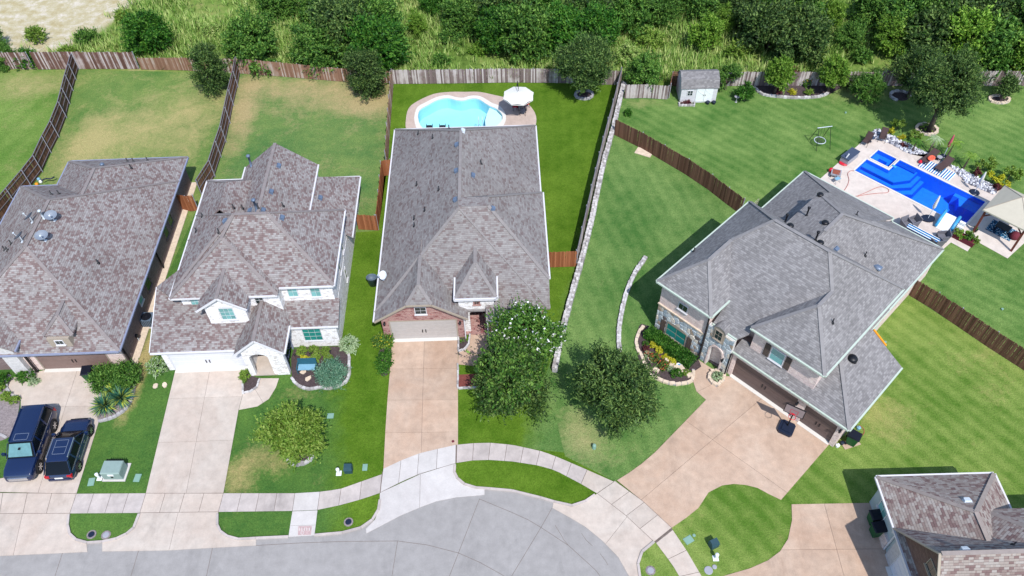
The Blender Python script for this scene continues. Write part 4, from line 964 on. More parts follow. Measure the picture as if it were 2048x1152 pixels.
h.slabs([[(6.95, -.55, 2.62), (8.3, -.55, 2.62), (8.3, .75, 3.35), (6.95, .75, 3.35)]], 'porch_side_roof'); h.g.bar((6.95, -.6, 2.58), (8.3, -.6, 2.58), .1, .12)
h.walls([(7.1, -.3), (8.2, -.3), (8.2, .6), (7.1, .6)], 0, 2.55, 'br_red'); spout(h, 'trim_white', (7.0, 7.08, -.38, -.30, 0, 2.5), (5.32, 5.4, -.12, -.04, 0, 2.6))
h.finish()
for a, b in ((912, 291), (911, 343), (948, 352), (909, 401), (988, 419)): h.vent(a, b, 'box', 'metal_vent')
h.vent(928, 263, 'box', 'metal_white')
for a, b in ((837, 268), (866, 276), (878, 380), (850, 421), (962, 327), (829, 438), (829, 452), (834, 370)): h.vent(a, b, 'pipe', 'metal_black')
h.vent(898, 257, 'pipe', 'metal_black')

# ------------------------------------------------------------------ house 2 (whitewashed)
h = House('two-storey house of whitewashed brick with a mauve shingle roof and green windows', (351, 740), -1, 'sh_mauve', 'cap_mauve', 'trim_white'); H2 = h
h.walls([(-.4, .12), (5.5, .12), (5.5, 1.5), (8.1, 1.65), (11.75, 1.65), (11.75, 16.7), (9.4, 16.7), (9.3, 15.7), (3.9, 15.7), (3.9, 14.0), (1.2, 14.0), (1.2, 4.1), (-.4, 4.1)], 0, 2.62, 'br_white')
h.walls([(1.2, 2.8), (3.3, 2.8), (3.3, 1.45), (6.0, 1.45), (6.0, 2.55), (8.15, 2.55), (8.15, 3.32), (11.73, 3.32), (11.73, 10.2), (9.2, 10.2), (9.2, 15.68), (3.92, 15.68), (3.92, 13.98), (1.22, 13.98)], 2.621, 5.12, 'br_white', 'upper_wall')
h.panel('y', 0, .115, [(-.4, 0), (.05, 0), (.05, 2.15), (5.2, 2.15), (5.2, 0), (5.5, 0), (5.5, 2.6), (-.4, 2.6)], [], 'br_white', 'front_wall')
h.garage(.08, 5.17, .04, 2.1, 'door_white', 'trim_white', 4)
h.panel('x', -.4, -.2, [(.12, 2.6), (4.1, 2.6), (4.1, 4.35), (.12, 2.68)], [], 'br_white', 'side_wall')
h.slabs([[(-.8, -.35, 2.62), (6.95, -.35, 2.62), (6.95, 4.1, 4.5), (-.8, 4.1, 4.5)]], 'garage_roof'); h.slabs([[(-.8, 4.1, 4.51), (.8, 2.45, 5.2), (.8, 4.95, 5.25)]], 'corner_roof')
h.gutter((-.8, -.35, 2.62), (5.2, -.35, 2.62)); mb = MB(); mb.bar((-.83, -.35, 2.62), (-.83, 4.1, 4.42), .05, .15); mb.build('rake_trim', M['trim_white'], h.root)
h.slabs([[(6.95, 1.35, 2.66), (12.05, 1.35, 2.66), (12.05, 3.4, 3.36), (6.95, 3.4, 3.36)]], 'bay_roof'); h.gutter((8.5, 1.35, 2.72), (12.05, 1.35, 2.72)); h.panel('x', 11.6, 11.75, [(1.66, 2.6), (3.3, 2.6), (3.3, 3.2), (1.66, 2.66)], [], 'br_white', 'side_wall')
h.hip(.8, 12.0, 3.0, 10.6, 5.2, (5.25, 6.95), (7.55, 6.95), 8.6, gut='rb', name='main_roof')
h.hip(.79, 8.2, 2.3, 8, 5.2, (4.45, 5.5), (4.45, 5.7), 7.75, gut='', name='front_roof'); h.cap_line((4.45, 5.7, 7.75), (5.25, 6.95, 8.6))
h.gutter((.8, 2.35, 5.2), (3.0, 2.35, 5.2)); h.gutter((6.1, 2.3, 5.2), (8.2, 2.3, 5.2)); h.gutter((8.2, 3.0, 5.2), (12.0, 3.0, 5.2)); h.gutter((.8, 14.5, 5.2), (.8, 2.3, 5.2))
h.slabs([[(2.85, 1.15, 5.17), (2.85, 5, 5.17), (4.57, 5, 6.4), (4.57, 1.15, 6.4)][::-1], [(6.25, 1.15, 5.17), (6.25, 5, 5.17), (4.57, 5, 6.4), (4.57, 1.15, 6.4)]], 'gable_roof'); h.cap_line((4.57, 1.15, 6.4), (4.57, 4.2, 6.4))
h.panel('y', 1.44, 1.6, [(3.3, 5.1), (6.0, 5.1), (5.9, 5.3), (4.57, 6.25), (3.2, 5.3)], [], 'br_white', 'gable_wall')
mb = MB(); mb.bar((2.82, 1.12, 5.08), (4.57, 1.12, 6.33), .05, .15); mb.bar((4.57, 1.12, 6.33), (6.28, 1.12, 5.08), .05, .15); mb.build('rake_trim', M['trim_white'], h.root)
h.hip(.81, 6.0, 8, 14.5, 5.19, (3.4, 9), (3.4, 11.9), 7.25, skip='f', gut='b', name='rear_roof', caps=False); h.cap_line((.81, 14.5, 5.19), (3.4, 11.9, 7.25))
h.hip(3.55, 9.3, 8, 16.0, 5.2, (6.42, 8), (6.42, 16.0), 7.5, skip='fb', gut='rl', name='rear_gable_roof'); h.panel('y', 15.5, 15.66, [(3.92, 5.1), (9.2, 5.1), (6.42, 7.3)], [], 'br_white', 'gable_wall')
h.slabs([[(12.2, 10.1, 2.8), (12.2, 17.1, 2.8), (9.3, 14.6, 5.1), (9.3, 10.1, 5.1)], [(12.2, 17.1, 2.8), (9.3, 17.1, 2.8), (9.3, 14.6, 5.1)]], 'side_roof'); h.gutter((12.2, 10.1, 2.8), (12.2, 17.1, 2.8)); h.gutter((12.2, 17.1, 2.8), (9.3, 17.1, 2.8))
h.slabs([[(5.15, -1.0, 2.86), (5.15, 5, 2.86), (6.9, 5, 4.4), (6.9, -1.0, 4.4)][::-1], [(8.6, -1.0, 2.86), (8.6, 3.3, 2.86), (6.9, 3.3, 4.4), (6.9, -1.0, 4.4)]], 'porch_roof'); h.cap_line((6.9, -1.0, 4.4), (6.9, 3, 4.4))
arch = [(6.0, 0)] + [(6.65 - .65 * math.cos(a), 2.05 + .5 * math.sin(a)) for a in [math.pi * i / 12 for i in range(13)]] + [(7.3, 0)]
h.panel('y', -.78, -.5, [(5.58, 0)] + arch + [(8.38, 0), (8.38, 2.95), (6.9, 4.28), (5.58, 3.0)], [], 'br_white', 'porch_wall')
h.walls([(5.58, -.49), (5.8, -.49), (5.8, 1.5), (5.58, 1.5)], 0, 2.9, 'br_white'); h.walls([(7.5, -.49), (7.7, -.49), (7.7, 1.66), (7.5, 1.66)], 0, 2.9, 'br_white'); mb = MB(); mb.box(5.8, 7.5, -.8, 1.6, .02, .12); mb.build('porch_floor', M['conc_tan'], h.root); mb = MB(); mb.box(6.1, 7.1, 1.5, 1.58, .12, 2.3); mb.build('front_door', M['glass_dark'], h.root)
mb = MB(); mb.bar((5.12, -1.03, 2.78), (6.9, -1.03, 4.32), .05, .15); mb.bar((6.9, -1.03, 4.32), (8.63, -1.03, 2.78), .05, .15); mb.build('rake_trim', M['trim_white'], h.root)
spout(h, 'trim_blue', (8.3, 8.38, -.45, -.37, 0, 2.8), (8.2, 8.3, 1.45, 1.55, 0, 2.8)); h.g.bar((8.66, -1.0, 2.82), (8.66, 1.4, 2.82), .12, .12)
wp = h.on(625, 668, 1, 1.65); h.window((wp.x, 1.65, wp.z), 1.35, 1.45, 'f', 'trim_white', 'glass_green', 3, 3, fw=.04)
for a in (585, 631): wp = h.on(a, 583, 1, 3.32); h.window((wp.x, 3.32, wp.z), .72, 1.05, 'f', 'trim_white', 'glass_pale', 2, 2, fw=.04)
wp = h.on(519, 600, 1, 2.55); h.window((wp.x, 2.55, wp.z), .62, .8, 'f', 'trim_white', 'glass_dark', 2, 2, fw=.04)
wp = h.on(455, 627, 1, 1.45); h.window((wp.x, 1.45, wp.z), 1.0, 1.25, 'f', 'trim_white', 'glass_pale', 3, 3, .22, fw=.04)
wp = h.on(391, 603, 1, 2.8); h.window((wp.x - .05, 2.8, wp.z), .6, .8, 'f', 'trim_white', 'glass_pale', 2, 2, fw=.04)
for a, b in ((683, 492), (678, 533), (691, 548)): wp = h.on(a, b, 0, 11.75); h.window((11.753, wp.y, wp.z), .5, 1.3, 'r', 'trim_white', 'glass_dark', 1, 2)
# emblem over the garage corner
mb = MB(); mb.bar((-.26, -.02, 2.15), (-.17, -.02, 2.42), .05, .03, (0, 1, 0)); mb.bar((-.17, -.02, 2.42), (-.08, -.02, 2.15), .05, .03, (0, 1, 0)); mb.bar((-.23, -.02, 2.24), (-.11, -.02, 2.24), .04, .03, (0, 1, 0)); mb.build('letter', M['metal_black'], h.root)
h.finish()
for a, b in ((560, 333), (545, 385), (643, 397), (567, 437), (499, 423), (529, 422), (449, 444)): h.vent(a, b, 'box')
for a, b in ((405, 433), (438, 465), (393, 463), (467, 416), (485, 417), (517, 417), (566, 412)): h.vent(a, b, 'pipe', 'metal_black')
h.vent(503, 332, 'flue', 'metal_vent', .8); h.vent(514, 421, 'flue', 'metal_vent', .8); h.vent(690, 424, 'cap', 'metal_black', .6)

# ------------------------------------------------------------------ house 1 (far left)
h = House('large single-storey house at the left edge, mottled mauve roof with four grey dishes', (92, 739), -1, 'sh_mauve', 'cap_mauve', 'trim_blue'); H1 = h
h.walls([(-6.35, .12), (6.05, .12), (6.05, 19.7), (-3.3, 19.7), (-3.3, 16.6), (-6.35, 16.6)], 0, 2.62, 'br_dark1')
h.panel('y', 0, .115, [(-.5, 0), (-.02, 0), (-.02, 2.15), (4.9, 2.15), (4.9, 0), (6.05, 0), (6.05, 2.6), (-.5, 2.6)], [], 'br_mottle', 'front_wall')
h.garage(0, 4.88, .04, 2.1, 'door_brown', 'trim_tan', 4)
h.hip(-6.7, 6.45, -.6, 17, 2.7, (-.1, 5.5), (-.1, 10.3), 7.1, name='main_roof')
h.hip(-3.7, 6.44, 7, 20.1, 2.68, (1.37, 9), (1.37, 15.0), 6.05, skip='f', gut='rbl', name='rear_roof')
h.hip(1.6, 3.6, -.05, 4.0, 3.95, (2.6, 1.0), (2.6, 4.0), 4.85, skip='b', gut='', name='dormer_roof'); h.walls([(1.85, -.25), (3.35, -.25), (3.35, 1.2), (1.85, 1.2)], 2.8, 3.85, 'trim_tan', 'dormer_wall')
wp = h.on(115, 680, 1, -.1); h.window((2.6, -.25, 3.45), .6, .5, 'f', 'trim_white', 'glass_dark', 2, 1, fw=.05)
h.hip(-6.2, -.42, -.75, 5, 3.3, (-3.3, -.75), (-3.3, 5), 5.35, skip='fb', gut='rl', name='porch_roof')
arch = [(-4.2, 0)] + [(-3.0 - 1.2 * math.cos(a), 2.3 + .7 * math.sin(a)) for a in [math.pi * i / 12 for i in range(13)]] + [(-1.8, 0)]
h.panel('y', -.55, -.2, [(-5.8, 0)] + arch + [(-.75, 0), (-.75, 3.2), (-3.3, 5.15), (-5.8, 3.3)], [], 'stone_white', 'porch_wall')
h.walls([(-.75, -.19), (-.55, -.19), (-.55, .1), (-.75, .1)], 0, 3.2, 'br_mottle')
wp = h.on(8, 715, 1, 2.5)
spout(h, 'dark', (-.58, -.42, -.28, -.2, 0, 2.6), (6.1, 6.18, .2, .3, 0, 2.6), (6.1, 6.18, 9.5, 9.6, 0, 2.6))
for a, b, w_ in ((340, 441, .9), (331, 463, .9), (293, 563, 1.0)): wp = h.on(a, b, 0, 6.05); h.window((6.053, wp.y, 1.5), w_, 1.35, 'r', 'br_dark1', 'glass_dark', 1, 2, fw=.08)
wp = h.on(280, 598, 0, 6.05); h.window((6.053, wp.y, 1.6), .7, .7, 'r', 'trim_white', 'glass_pale', 1, 1)
mb = MB(); mb.prism([(6.06, 0), (6.55, 0), (6.55, 19.8), (6.06, 19.8)], 0, .06); mb.build('gravel_strip', M['stone_tan'], h.root)
h.finish()
for a, b in ((255, 323), (267, 323), (262, 336), (196, 526), (118, 388), (103, 389), (23, 488), (10, 500), (16, 501), (295, 321)): h.vent(a, b, 'pipe', 'metal_black')
h.vent(205, 331, 'cap', 'metal_vent', .9); h.vent(88, 437, 'flue', 'metal_white', .6)

# ------------------------------------------------------------------ house 4 (right, big grey roof)
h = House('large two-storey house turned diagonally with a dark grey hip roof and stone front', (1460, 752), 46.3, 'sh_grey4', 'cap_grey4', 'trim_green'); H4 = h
h.walls([(-6.5, -.1), (-2.5, -.1), (-2.45, .0), (-.3, .3), (5.3, .3), (5.3, 18.4), (1.0, 18.4), (1.0, 18.9), (-6.5, 18.9)], 0, 2.62, 'br_mottle')
h.walls([(-6.5, -.35), (-2.5, -.35), (-2.5, 1.7), (.4, 1.7), (.4, .72), (5.25, .72), (5.25, 10.2), (-6.5, 10.2)], 2.9, 5.28, 'br_mottle', 'upper_wall')
h.walls([(5.31, .3), (8.1, .3), (8.1, 6.3), (5.31, 6.3)], 0, 2.7, 'br_mottle')
h.walls([(-6.5, -.38), (-2.5, -.38), (-2.5, -.11), (-6.5, -.11)], 0, 2.89, 'mortar', 'stone_backing')
mb = MB(); mb.box(-6.55, -2.46, -.46, -.352, 2.86, 2.97); mb.build('stone_ledge', M['stone_tan'], h.root)
h.panel('y', .05, .29, [(-.28, 0), (.0, 0), (.0, 2.2), (4.85, 2.2), (4.85, 0), (5.45, 0), (5.45, 2.2), (7.75, 2.2), (7.75, 0), (8.1, 0), (8.1, 2.7), (-.28, 2.7)], [], 'br_mottle', 'front_wall')
h.garage(.0, 4.85, .25, 2.15, 'door_dkbrown', 'door_dkbrown', 4); h.garage(5.45, 7.75, .25, 2.15, 'door_dkbrown', 'door_dkbrown', 4)
# upper roof
A_, B_, C_, D_, E_ = (-6.8, -.7, 5.35), (-4.52, 1.58, 7.5), (-2.25, -.7, 5.35), (-4.52, 4.14, 7.5), (-2.25, 1.37, 5.35)
P1, P2 = (-2.85, 6.2, 9.1), (1.3, 6.2, 9.1); G_, Hh, I_ = (2.87, 3.05, 7.68), (2.87, 4.63, 7.7), (.15, 1.37, 5.35); BL, BR = (-6.8, 10.5, 5.35), (5.6, 10.5, 5.35); FR, FL = (5.6, .4, 5.35), (.15, .4, 5.35)
h.slabs([[BL, A_, B_, D_, P1], [A_, C_, B_], [C_, E_, D_, B_], [P1, D_, E_, (-2.25, -.12, 4.18), (-.3, -.12, 4.18), (.15, .45, 4.63), I_, Hh, P2], [FL, G_, Hh, I_][::-1], [FL, FR, G_], [FR, BR, P2, Hh, G_], [BR, BL, P1, P2]], 'main_roof')
h.cap_line(P1, P2); h.cap_line(A_, B_); h.cap_line(C_, B_); h.cap_line(B_, D_); h.cap_line(D_, P1); h.cap_line(FL, G_); h.cap_line(FR, G_); h.cap_line(G_, Hh); h.cap_line(Hh, P2); h.cap_line(BL, P1); h.cap_line(BR, P2)
h.gutter(A_, C_); h.gutter(C_, E_); h.gutter(FL, FR); h.gutter(FR, BR); h.gutter(BL, A_); h.gutter((-2.25, -.12, 4.18), (-.3, -.12, 4.18))
mb = MB(); mb.bar((-6.85, 10.5, 5.28), (-6.85, 10.45, 5.28), .05, .05)
# single-storey rear
h.slabs([[(-6.8, 9.9, 2.85), (-6.8, 19.3, 2.85), (-3.1, 15.9, 5.1), (-3.1, 9.9, 5.1)][::-1],
         [(-6.8, 19.3, 2.85), (1.1, 19.3, 2.85), (1.1, 14.6, 5.75), (-.5, 11.9, 7.3), (-3.1, 13.9, 6.2), (-3.1, 15.9, 5.1)][::-1],
         [(1.1, 18.8, 2.86), (5.4, 18.8, 2.86), (-.5, 11.9, 7.3), (1.1, 14.6, 5.75)],
         [(5.4, 9.4, 2.86), (5.4, 18.8, 2.86), (-.5, 11.9, 7.3), (-.5, 7.8, 7.3)], [(-3.3, 8.4, 6.15), (-3.3, 13.95, 6.15), (-.5, 11.9, 7.32), (-.5, 7.8, 7.32)][::-1]], 'rear_roof')
h.panel('x', -3.2, -3.05, [(9.3, 4.9), (15.7, 5.0), (13.8, 6.05), (9.3, 6.05)], [], 'dark', 'roof_step_wall')  # near-black wall: shade below the raised roof is put into its colour
h.cap_line((-6.8, 19.3, 2.87), (-3.1, 15.9, 5.12)); h.cap_line((-3.2, 13.9, 6.2), (-.5, 11.9, 7.34)); h.cap_line((-.5, 11.9, 7.32), (5.4, 18.8, 2.88)); h.cap_line((-.5, 11.9, 7.34), (-.5, 9.5, 7.34))
h.gutter((-6.8, 19.3, 2.85), (-6.8, 9.9, 2.85)); h.gutter((5.4, 6.7, 2.86), (5.4, 18.8, 2.86)); h.gutter((1.1, 19.3, 2.85), (-6.8, 19.3, 2.85)); h.gutter((5.4, 18.8, 2.86), (1.1, 18.8, 2.86)); h.gutter((1.1, 18.8, 2.86), (1.1, 19.3, 2.86))
h.slabs([[(5.28, 6.7, 2.86), (5.45, 6.7, 2.86), (5.45, 10.6, 2.86), (5.28, 10.6, 2.9)]], 'side_roof')
# garage roofs
h.slabs([[(-.35, -.1, 2.82), (5.6, -.1, 2.82), (5.6, .96, 3.2), (-.35, .96, 3.2)]], 'lean_roof', .1)
h.slabs([[(5.55, -.1, 2.81), (8.45, -.1, 2.81), (5.2, 3.15, 4.75), (5.2, .96, 3.3), (5.55, .96, 3.22)], [(8.45, -.1, 2.81), (8.45, 6.65, 2.81), (5.2, 6.65, 4.75), (5.2, 3.15, 4.75)]], 'garage_roof'); h.cap_line((8.45, -.1, 2.81), (5.27, 3.1, 4.75))
h.gutter((-.35, -.1, 2.8), (5.58, -.1, 2.8)); h.gutter((5.6, -.1, 2.8), (8.45, -.1, 2.8)); h.gutter((8.45, -.1, 2.8), (8.45, 6.65, 2.8))
h.panel('y', 6.3, 6.5, [(5.3, 2.6), (8.1, 2.65), (5.3, 4.5)], [], 'br_mottle', 'gable_wall'); mb = MB(); mb.box(5.32, 5.4, 6.7, 9.9, .0, 2.7); mb.build('side_wall', M['trim_white'], h.root)
mb = MB(); mb.bar((5.75, 6.72, 4.35), (6.9, 6.72, 3.65), .12, .25); mb.build('rake_trim', M['orange'], h.root)
spout(h, 'dark', (-2.5, -2.42, -.5, -.4, 0, 4.9), (-.33, -.25, -.36, -.28, 0, 2.7))
# stone facing: every stone its own piece
def voronoi(w, h_, n, seed, gap=.025, holes=()):
    rnd = random.Random(seed); pts = []
    while len(pts) < n:
        best = max(((rnd.uniform(0, w), rnd.uniform(0, h_)) for _ in range(9)), key=lambda p: min([((p[0] - a) ** 2 + (p[1] - b) ** 2) for a, b in pts] or [9]))
        pts.append(best)
    out = []
    for i, (x, y) in enumerate(pts):
        poly = [Vector((0, 0, 0)), Vector((w, 0, 0)), Vector((w, h_, 0)), Vector((0, h_, 0))]
        for j, (a, b) in enumerate(pts):
            if i == j: continue
            m = Vector(((x + a) / 2, (y + b) / 2, 0)); dd = Vector((x - a, y - b, 0)); 
            if dd.length > 1.6: continue
            t = Vector((dd.y, -dd.x, 0)); poly = clip(poly, m, m + t, 1, gap / 2)
            if len(poly) < 3: break
        if len(poly) >= 3 and area(poly) > .012:
            c = sum(poly, Vector()) / len(poly)
            if any(fn(c.x, c.y) for fn in holes): continue
            out.append(poly)
    return out
def stone_face(h, x0, z0, w, hh, n, seed, y, holes=(), clipz=None):
    for poly in voronoi(w, hh, n, seed, .045, holes):
        c = sum(poly, Vector()) / len(poly); mb = MB(); m = len(poly); t = random.uniform(.03, .06)
        P0 = [(p.x - c.x, .0, p.y - c.y) for p in poly]; P1_ = [((p.x - c.x) * .86, -t, (p.y - c.y) * .86) for p in poly]
        mb.add(P0 + P1_, [tuple(range(2 * m - 1, m - 1, -1)) if False else tuple(range(m, 2 * m))] + [(i, (i + 1) % m, (i + 1) % m + m, i + m) for i in range(m)])
        mb.build('stone', M['flag'], h.root, (x0 + c.x, y, z0 + c.y))
wl = h.on(1352, 668, 1, -.38); WX, WZ = wl.x, wl.z
stone_face(h, -6.5, 0, 4.0, 2.84, 95, 3, -.382, [lambda x, z: abs(x - 6.5 - WX) < 1.05 and abs(z - WZ) < .62])
entry_hole = lambda x, z: (abs(x - 1.1) < .52 and z < 1.9) or ((x - 1.1) ** 2 / .27 + (z - 1.9) ** 2 / .55 < 1)
ar = [(-1.85, 0)] + [(-1.36 - .49 * math.cos(a), 1.75 + .65 * math.sin(a)) for a in [math.pi * i / 12 for i in range(13)]] + [(-.87, 0)]
h.panel('y', -.3, -.02, [(-2.42, 0)] + ar + [(-.33, 0), (-.33, 4.05), (-2.42, 4.05)], [], 'mortar', 'entry_wall')
stone_face(h, -2.42, 0, 2.09, 4.0, 62, 9, -.302, [lambda x, z: (abs(x - 1.06) < .62 and z < 1.75) or ((x - 1.06) ** 2 / .40 + (z - 1.75) ** 2 / .66 < 1)])
fr = MB()
for i in range(12):
    a0, a1 = math.pi * i / 12, math.pi * (i + 1) / 12; fr.bar((-1.36 - .55 * math.cos(a0), -.33, 1.75 + .71 * math.sin(a0)), (-1.36 - .55 * math.cos(a1), -.33, 1.75 + .71 * math.sin(a1)), .12, .1, (0, 1, 0))
fr.box(-1.97, -1.86, -.38, -.3, 0, 1.75); fr.box(-.87, -.76, -.38, -.3, 0, 1.75); fr.build('arch_trim', M['br_mottle'], h.root)
mb = MB(); mb.prism([(-2.4, -.02), (-.35, -.02), (-.35, .28), (-.35, 1.5), (-2.4, 1.5)], .03, .1); mb.build('porch_floor', M['br_dark1'], h.root)
def shutters(c, w, hgt, y):
    for sx in (-1, 1):
        mb = MB(); mb.box(-.2, .2, -.05, -.004, -hgt / 2, hgt / 2); 
        for k in range(9): z = -hgt / 2 + hgt * (k + .5) / 9; mb.box(-.16, .16, -.065, -.05, z - .04, z + .02)
        mb.build('shutter', M['shutter'], h.root, (c.x + sx * (w / 2 + .24), y, c.z))
h.window((WX, -.385, WZ), 1.75, 1.35, 'f', 'trim_tan', 'glass_green', 2, 2, .25, fw=.05); shutters(Vector((WX, 0, WZ - .03)), 1.85, 1.3, -.40)
wp = h.on(1366, 617, 1, -.35); h.window((wp.x, -.353, wp.z + .1), .8, .7, 'f', 'trim_white', 'glass_dark', 2, 1, fw=.05)
wp = h.on(1555, 712, 1, .72); h.window((wp.x, .718, wp.z - .05), 1.05, 1.25, 'f', 'trim_white', 'glass_pale', 1, 2, fw=.06); shutters(Vector((wp.x, 0, wp.z - .05)), 1.1, 1.25, .71)
# small arched dormer over the entry
wp = h.on(1442, 657, 1, -.32); dm = MB()
for i in range(10):
    a0, a1 = math.pi * i / 10, math.pi * (i + 1) / 10
    x0_, z0_, x1_, z1_ = wp.x - .5 * math.cos(a0), 4.15 + .42 * math.sin(a0), wp.x - .5 * math.cos(a1), 4.15 + .42 * math.sin(a1)
    dm.add([(x0_, -.42, z0_), (x1_, -.42, z1_), (x1_, 1.0, z1_), (x0_, 1.0, z0_), (x0_, -.42, z0_ - .08), (x1_, -.42, z1_ - .08)], [(0, 1, 2, 3), (0, 4, 5, 1)])
dm.build('dormer_roof', h.shm, h.root)
h.panel('y', -.36, -.31, [(wp.x - .48, 3.0)] + [(wp.x - .46 * math.cos(a), 4.12 + .36 * math.sin(a)) for a in [math.pi * i / 10 for i in range(11)]] + [(wp.x + .48, 3.0)], [], 'trim_tan', 'dormer_wall'); h.window((wp.x, -.365, 3.68), .62, .95, 'f', 'trim_tan', 'glass_dark', 2, 2, fw=.05)
for a, b in ((1447, 718), (1596, 805), (1682, 860)): lp_ = h.on(a, b, 1, .05 if a > 1500 else -.3); coach_lamp(h, (lp_.x, .05 if a > 1500 else -.34, lp_.z))
h.finish()
h.vent(1613, 431, 'flue', 'metal_black', .6); h.vent(1570, 445, 'flue', 'metal_black', .6); h.vent(1631, 480, 'flue', 'metal_black', .6)
for a, b in ((1640, 391), (1650, 447), (1580, 453), (1640, 487)): h.vent(a, b, 'turbine', 'metal_black', .75)
h.vent(1674, 501, 'box'); h.vent(1704, 762 - 43, 'turbine', 'metal_black'); h.vent(1708, 722, 'cap', 'metal_black')
for a, b in ((1730, 511), (1665, 645), (1388, 503), (1713, 430)): h.vent(a, b, 'pipe', 'metal_black')
h.vent(1751, 538, 'eyebrow', 'metal_vent')

# ------------------------------------------------------------------ house 5 (lower right corner)
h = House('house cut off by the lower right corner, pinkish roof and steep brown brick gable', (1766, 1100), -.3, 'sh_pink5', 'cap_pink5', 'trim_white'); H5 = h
h.walls([(.15, -9), (12, -9), (12, .6), (6.6, .6), (6.6, 3.1), (.15, 3.1)], 0, 2.66, 'siding_teal')
h.hip(-.2, 6.93, -6, 3.42, 2.75, (3.37, -4.5), (3.37, -.1), 5.2, skip='f', gut='lrb', name='main_roof')
h.slabs([[(-.2, .1, 2.9), (-.2, -2.95, 6.7), (16, -2.95, 6.7), (16, .1, 2.9)][::-1], [(-.2, -6.2, 2.8), (16, -6.2, 2.8), (16, -2.95, 6.7), (-.2, -2.95, 6.7)]], 'gable_roof'); h.cap_line((-.2, -2.95, 6.7), (16, -2.95, 6.7))
h.panel('x', .1, .3, [(.02, 2.6), (-2.95, 6.5), (-6.1, 2.6)], [], 'br_brown', 'gable_wall'); mb = MB(); mb.bar((-.25, .12, 2.82), (-.25, -2.95, 6.64), .06, .2, (1, 0, 0)); mb.bar((-.25, -2.95, 6.64), (-.25, -6.2, 2.72), .06, .2, (1, 0, 0)); mb.build('rake_trim', M['trim_tan'], h.root)
qq = lambda a, b, z: tuple(h.loc(P(a, b, z)))
c1, c2, c3 = qq(1862, 1066, 3.6), qq(1972, 1037, 5.2), qq(1972, 1018, 4.3)
h.slabs([[(4.45, .62, 3.95), (16, .62, 3.95), (16, -2.9, 6.75), (6.9, -2.9, 6.75)], [(1.6, -.6, 3.5), (1.3, -2.9, 4.6), (6.9, -2.9, 6.78), (4.45, .62, 3.97)]], 'side_roof'); h.cap_line((4.45, .62, 3.97), (6.9, -2.9, 6.8))
h.walls([(4.75, .61), (12, .61), (12, .4), (4.75, .4)], 2.67, 3.85, 'br_mottle', 'upper_wall')
h.walls([(.0, -1.0), (.149, -1.0), (.149, -.3), (.0, -.3)], 0, 2.6, 'stone_white'); h.walls([(-.02, .1), (.145, .1), (.145, .9), (-.02, .9)], 0, .9, 'br_mottle', 'stone_base')
g5 = h.garage(-5.8, -1.05, .1, 2.3, 'door_white', 'trim_white', 4, True, 'l')
wp = h.on(1932, 1146, 0, .1); h.window((.095, -2.95, 4.6), .9, .8, 'l', 'trim_tan', 'glass_dark', 2, 1)
wp = h.on(1775, 1020, 0, .15); h.window((.147, 1.9, 1.6), 1.0, 1.2, 'l', 'trim_white', 'glass_pale', 2, 2)
spout(h, 'trim_white', (-.28, -.2, .0, .08, 2.4, 2.7), (.02, .1, .0, .08, 0, 2.5), (6.62, 6.7, .9, 1.0, 0, 2.6))
h.finish(); h.vent(1932, 1000, 'box', 'metal_white'); h.vent(1928, 1099, 'box', 'metal_white'); h.vent(2026, 1090, 'pipe', 'metal_black')
# ------------------------------------------------------------------ vegetation
def quads_mesh(name, C, A, B, mats, mi=None):
    """n leaf rhombi: centre C, half axes A (length) and B (width)"""
    n = len(C); V = np.empty((n, 4, 3)); V[:, 0] = C - A; V[:, 1] = C + B; V[:, 2] = C + A; V[:, 3] = C - B
    me = bpy.data.meshes.new(name); me.vertices.add(4 * n); me.vertices.foreach_set('co', V.reshape(-1))
    me.loops.add(4 * n); me.loops.foreach_set('vertex_index', np.arange(4 * n, dtype=np.int32)); me.polygons.add(n)
    me.polygons.foreach_set('loop_start', np.arange(0, 4 * n, 4, dtype=np.int32)); me.polygons.foreach_set('loop_total', np.full(n, 4, dtype=np.int32))
    for m in mats: me.materials.append(m)
    if mi is not None: me.polygons.foreach_set('material_index', mi.astype(np.int32))
    me.update(calc_edges=True); return me
def unit(v): return v / np.maximum(np.linalg.norm(v, axis=1, keepdims=True), 1e-9)
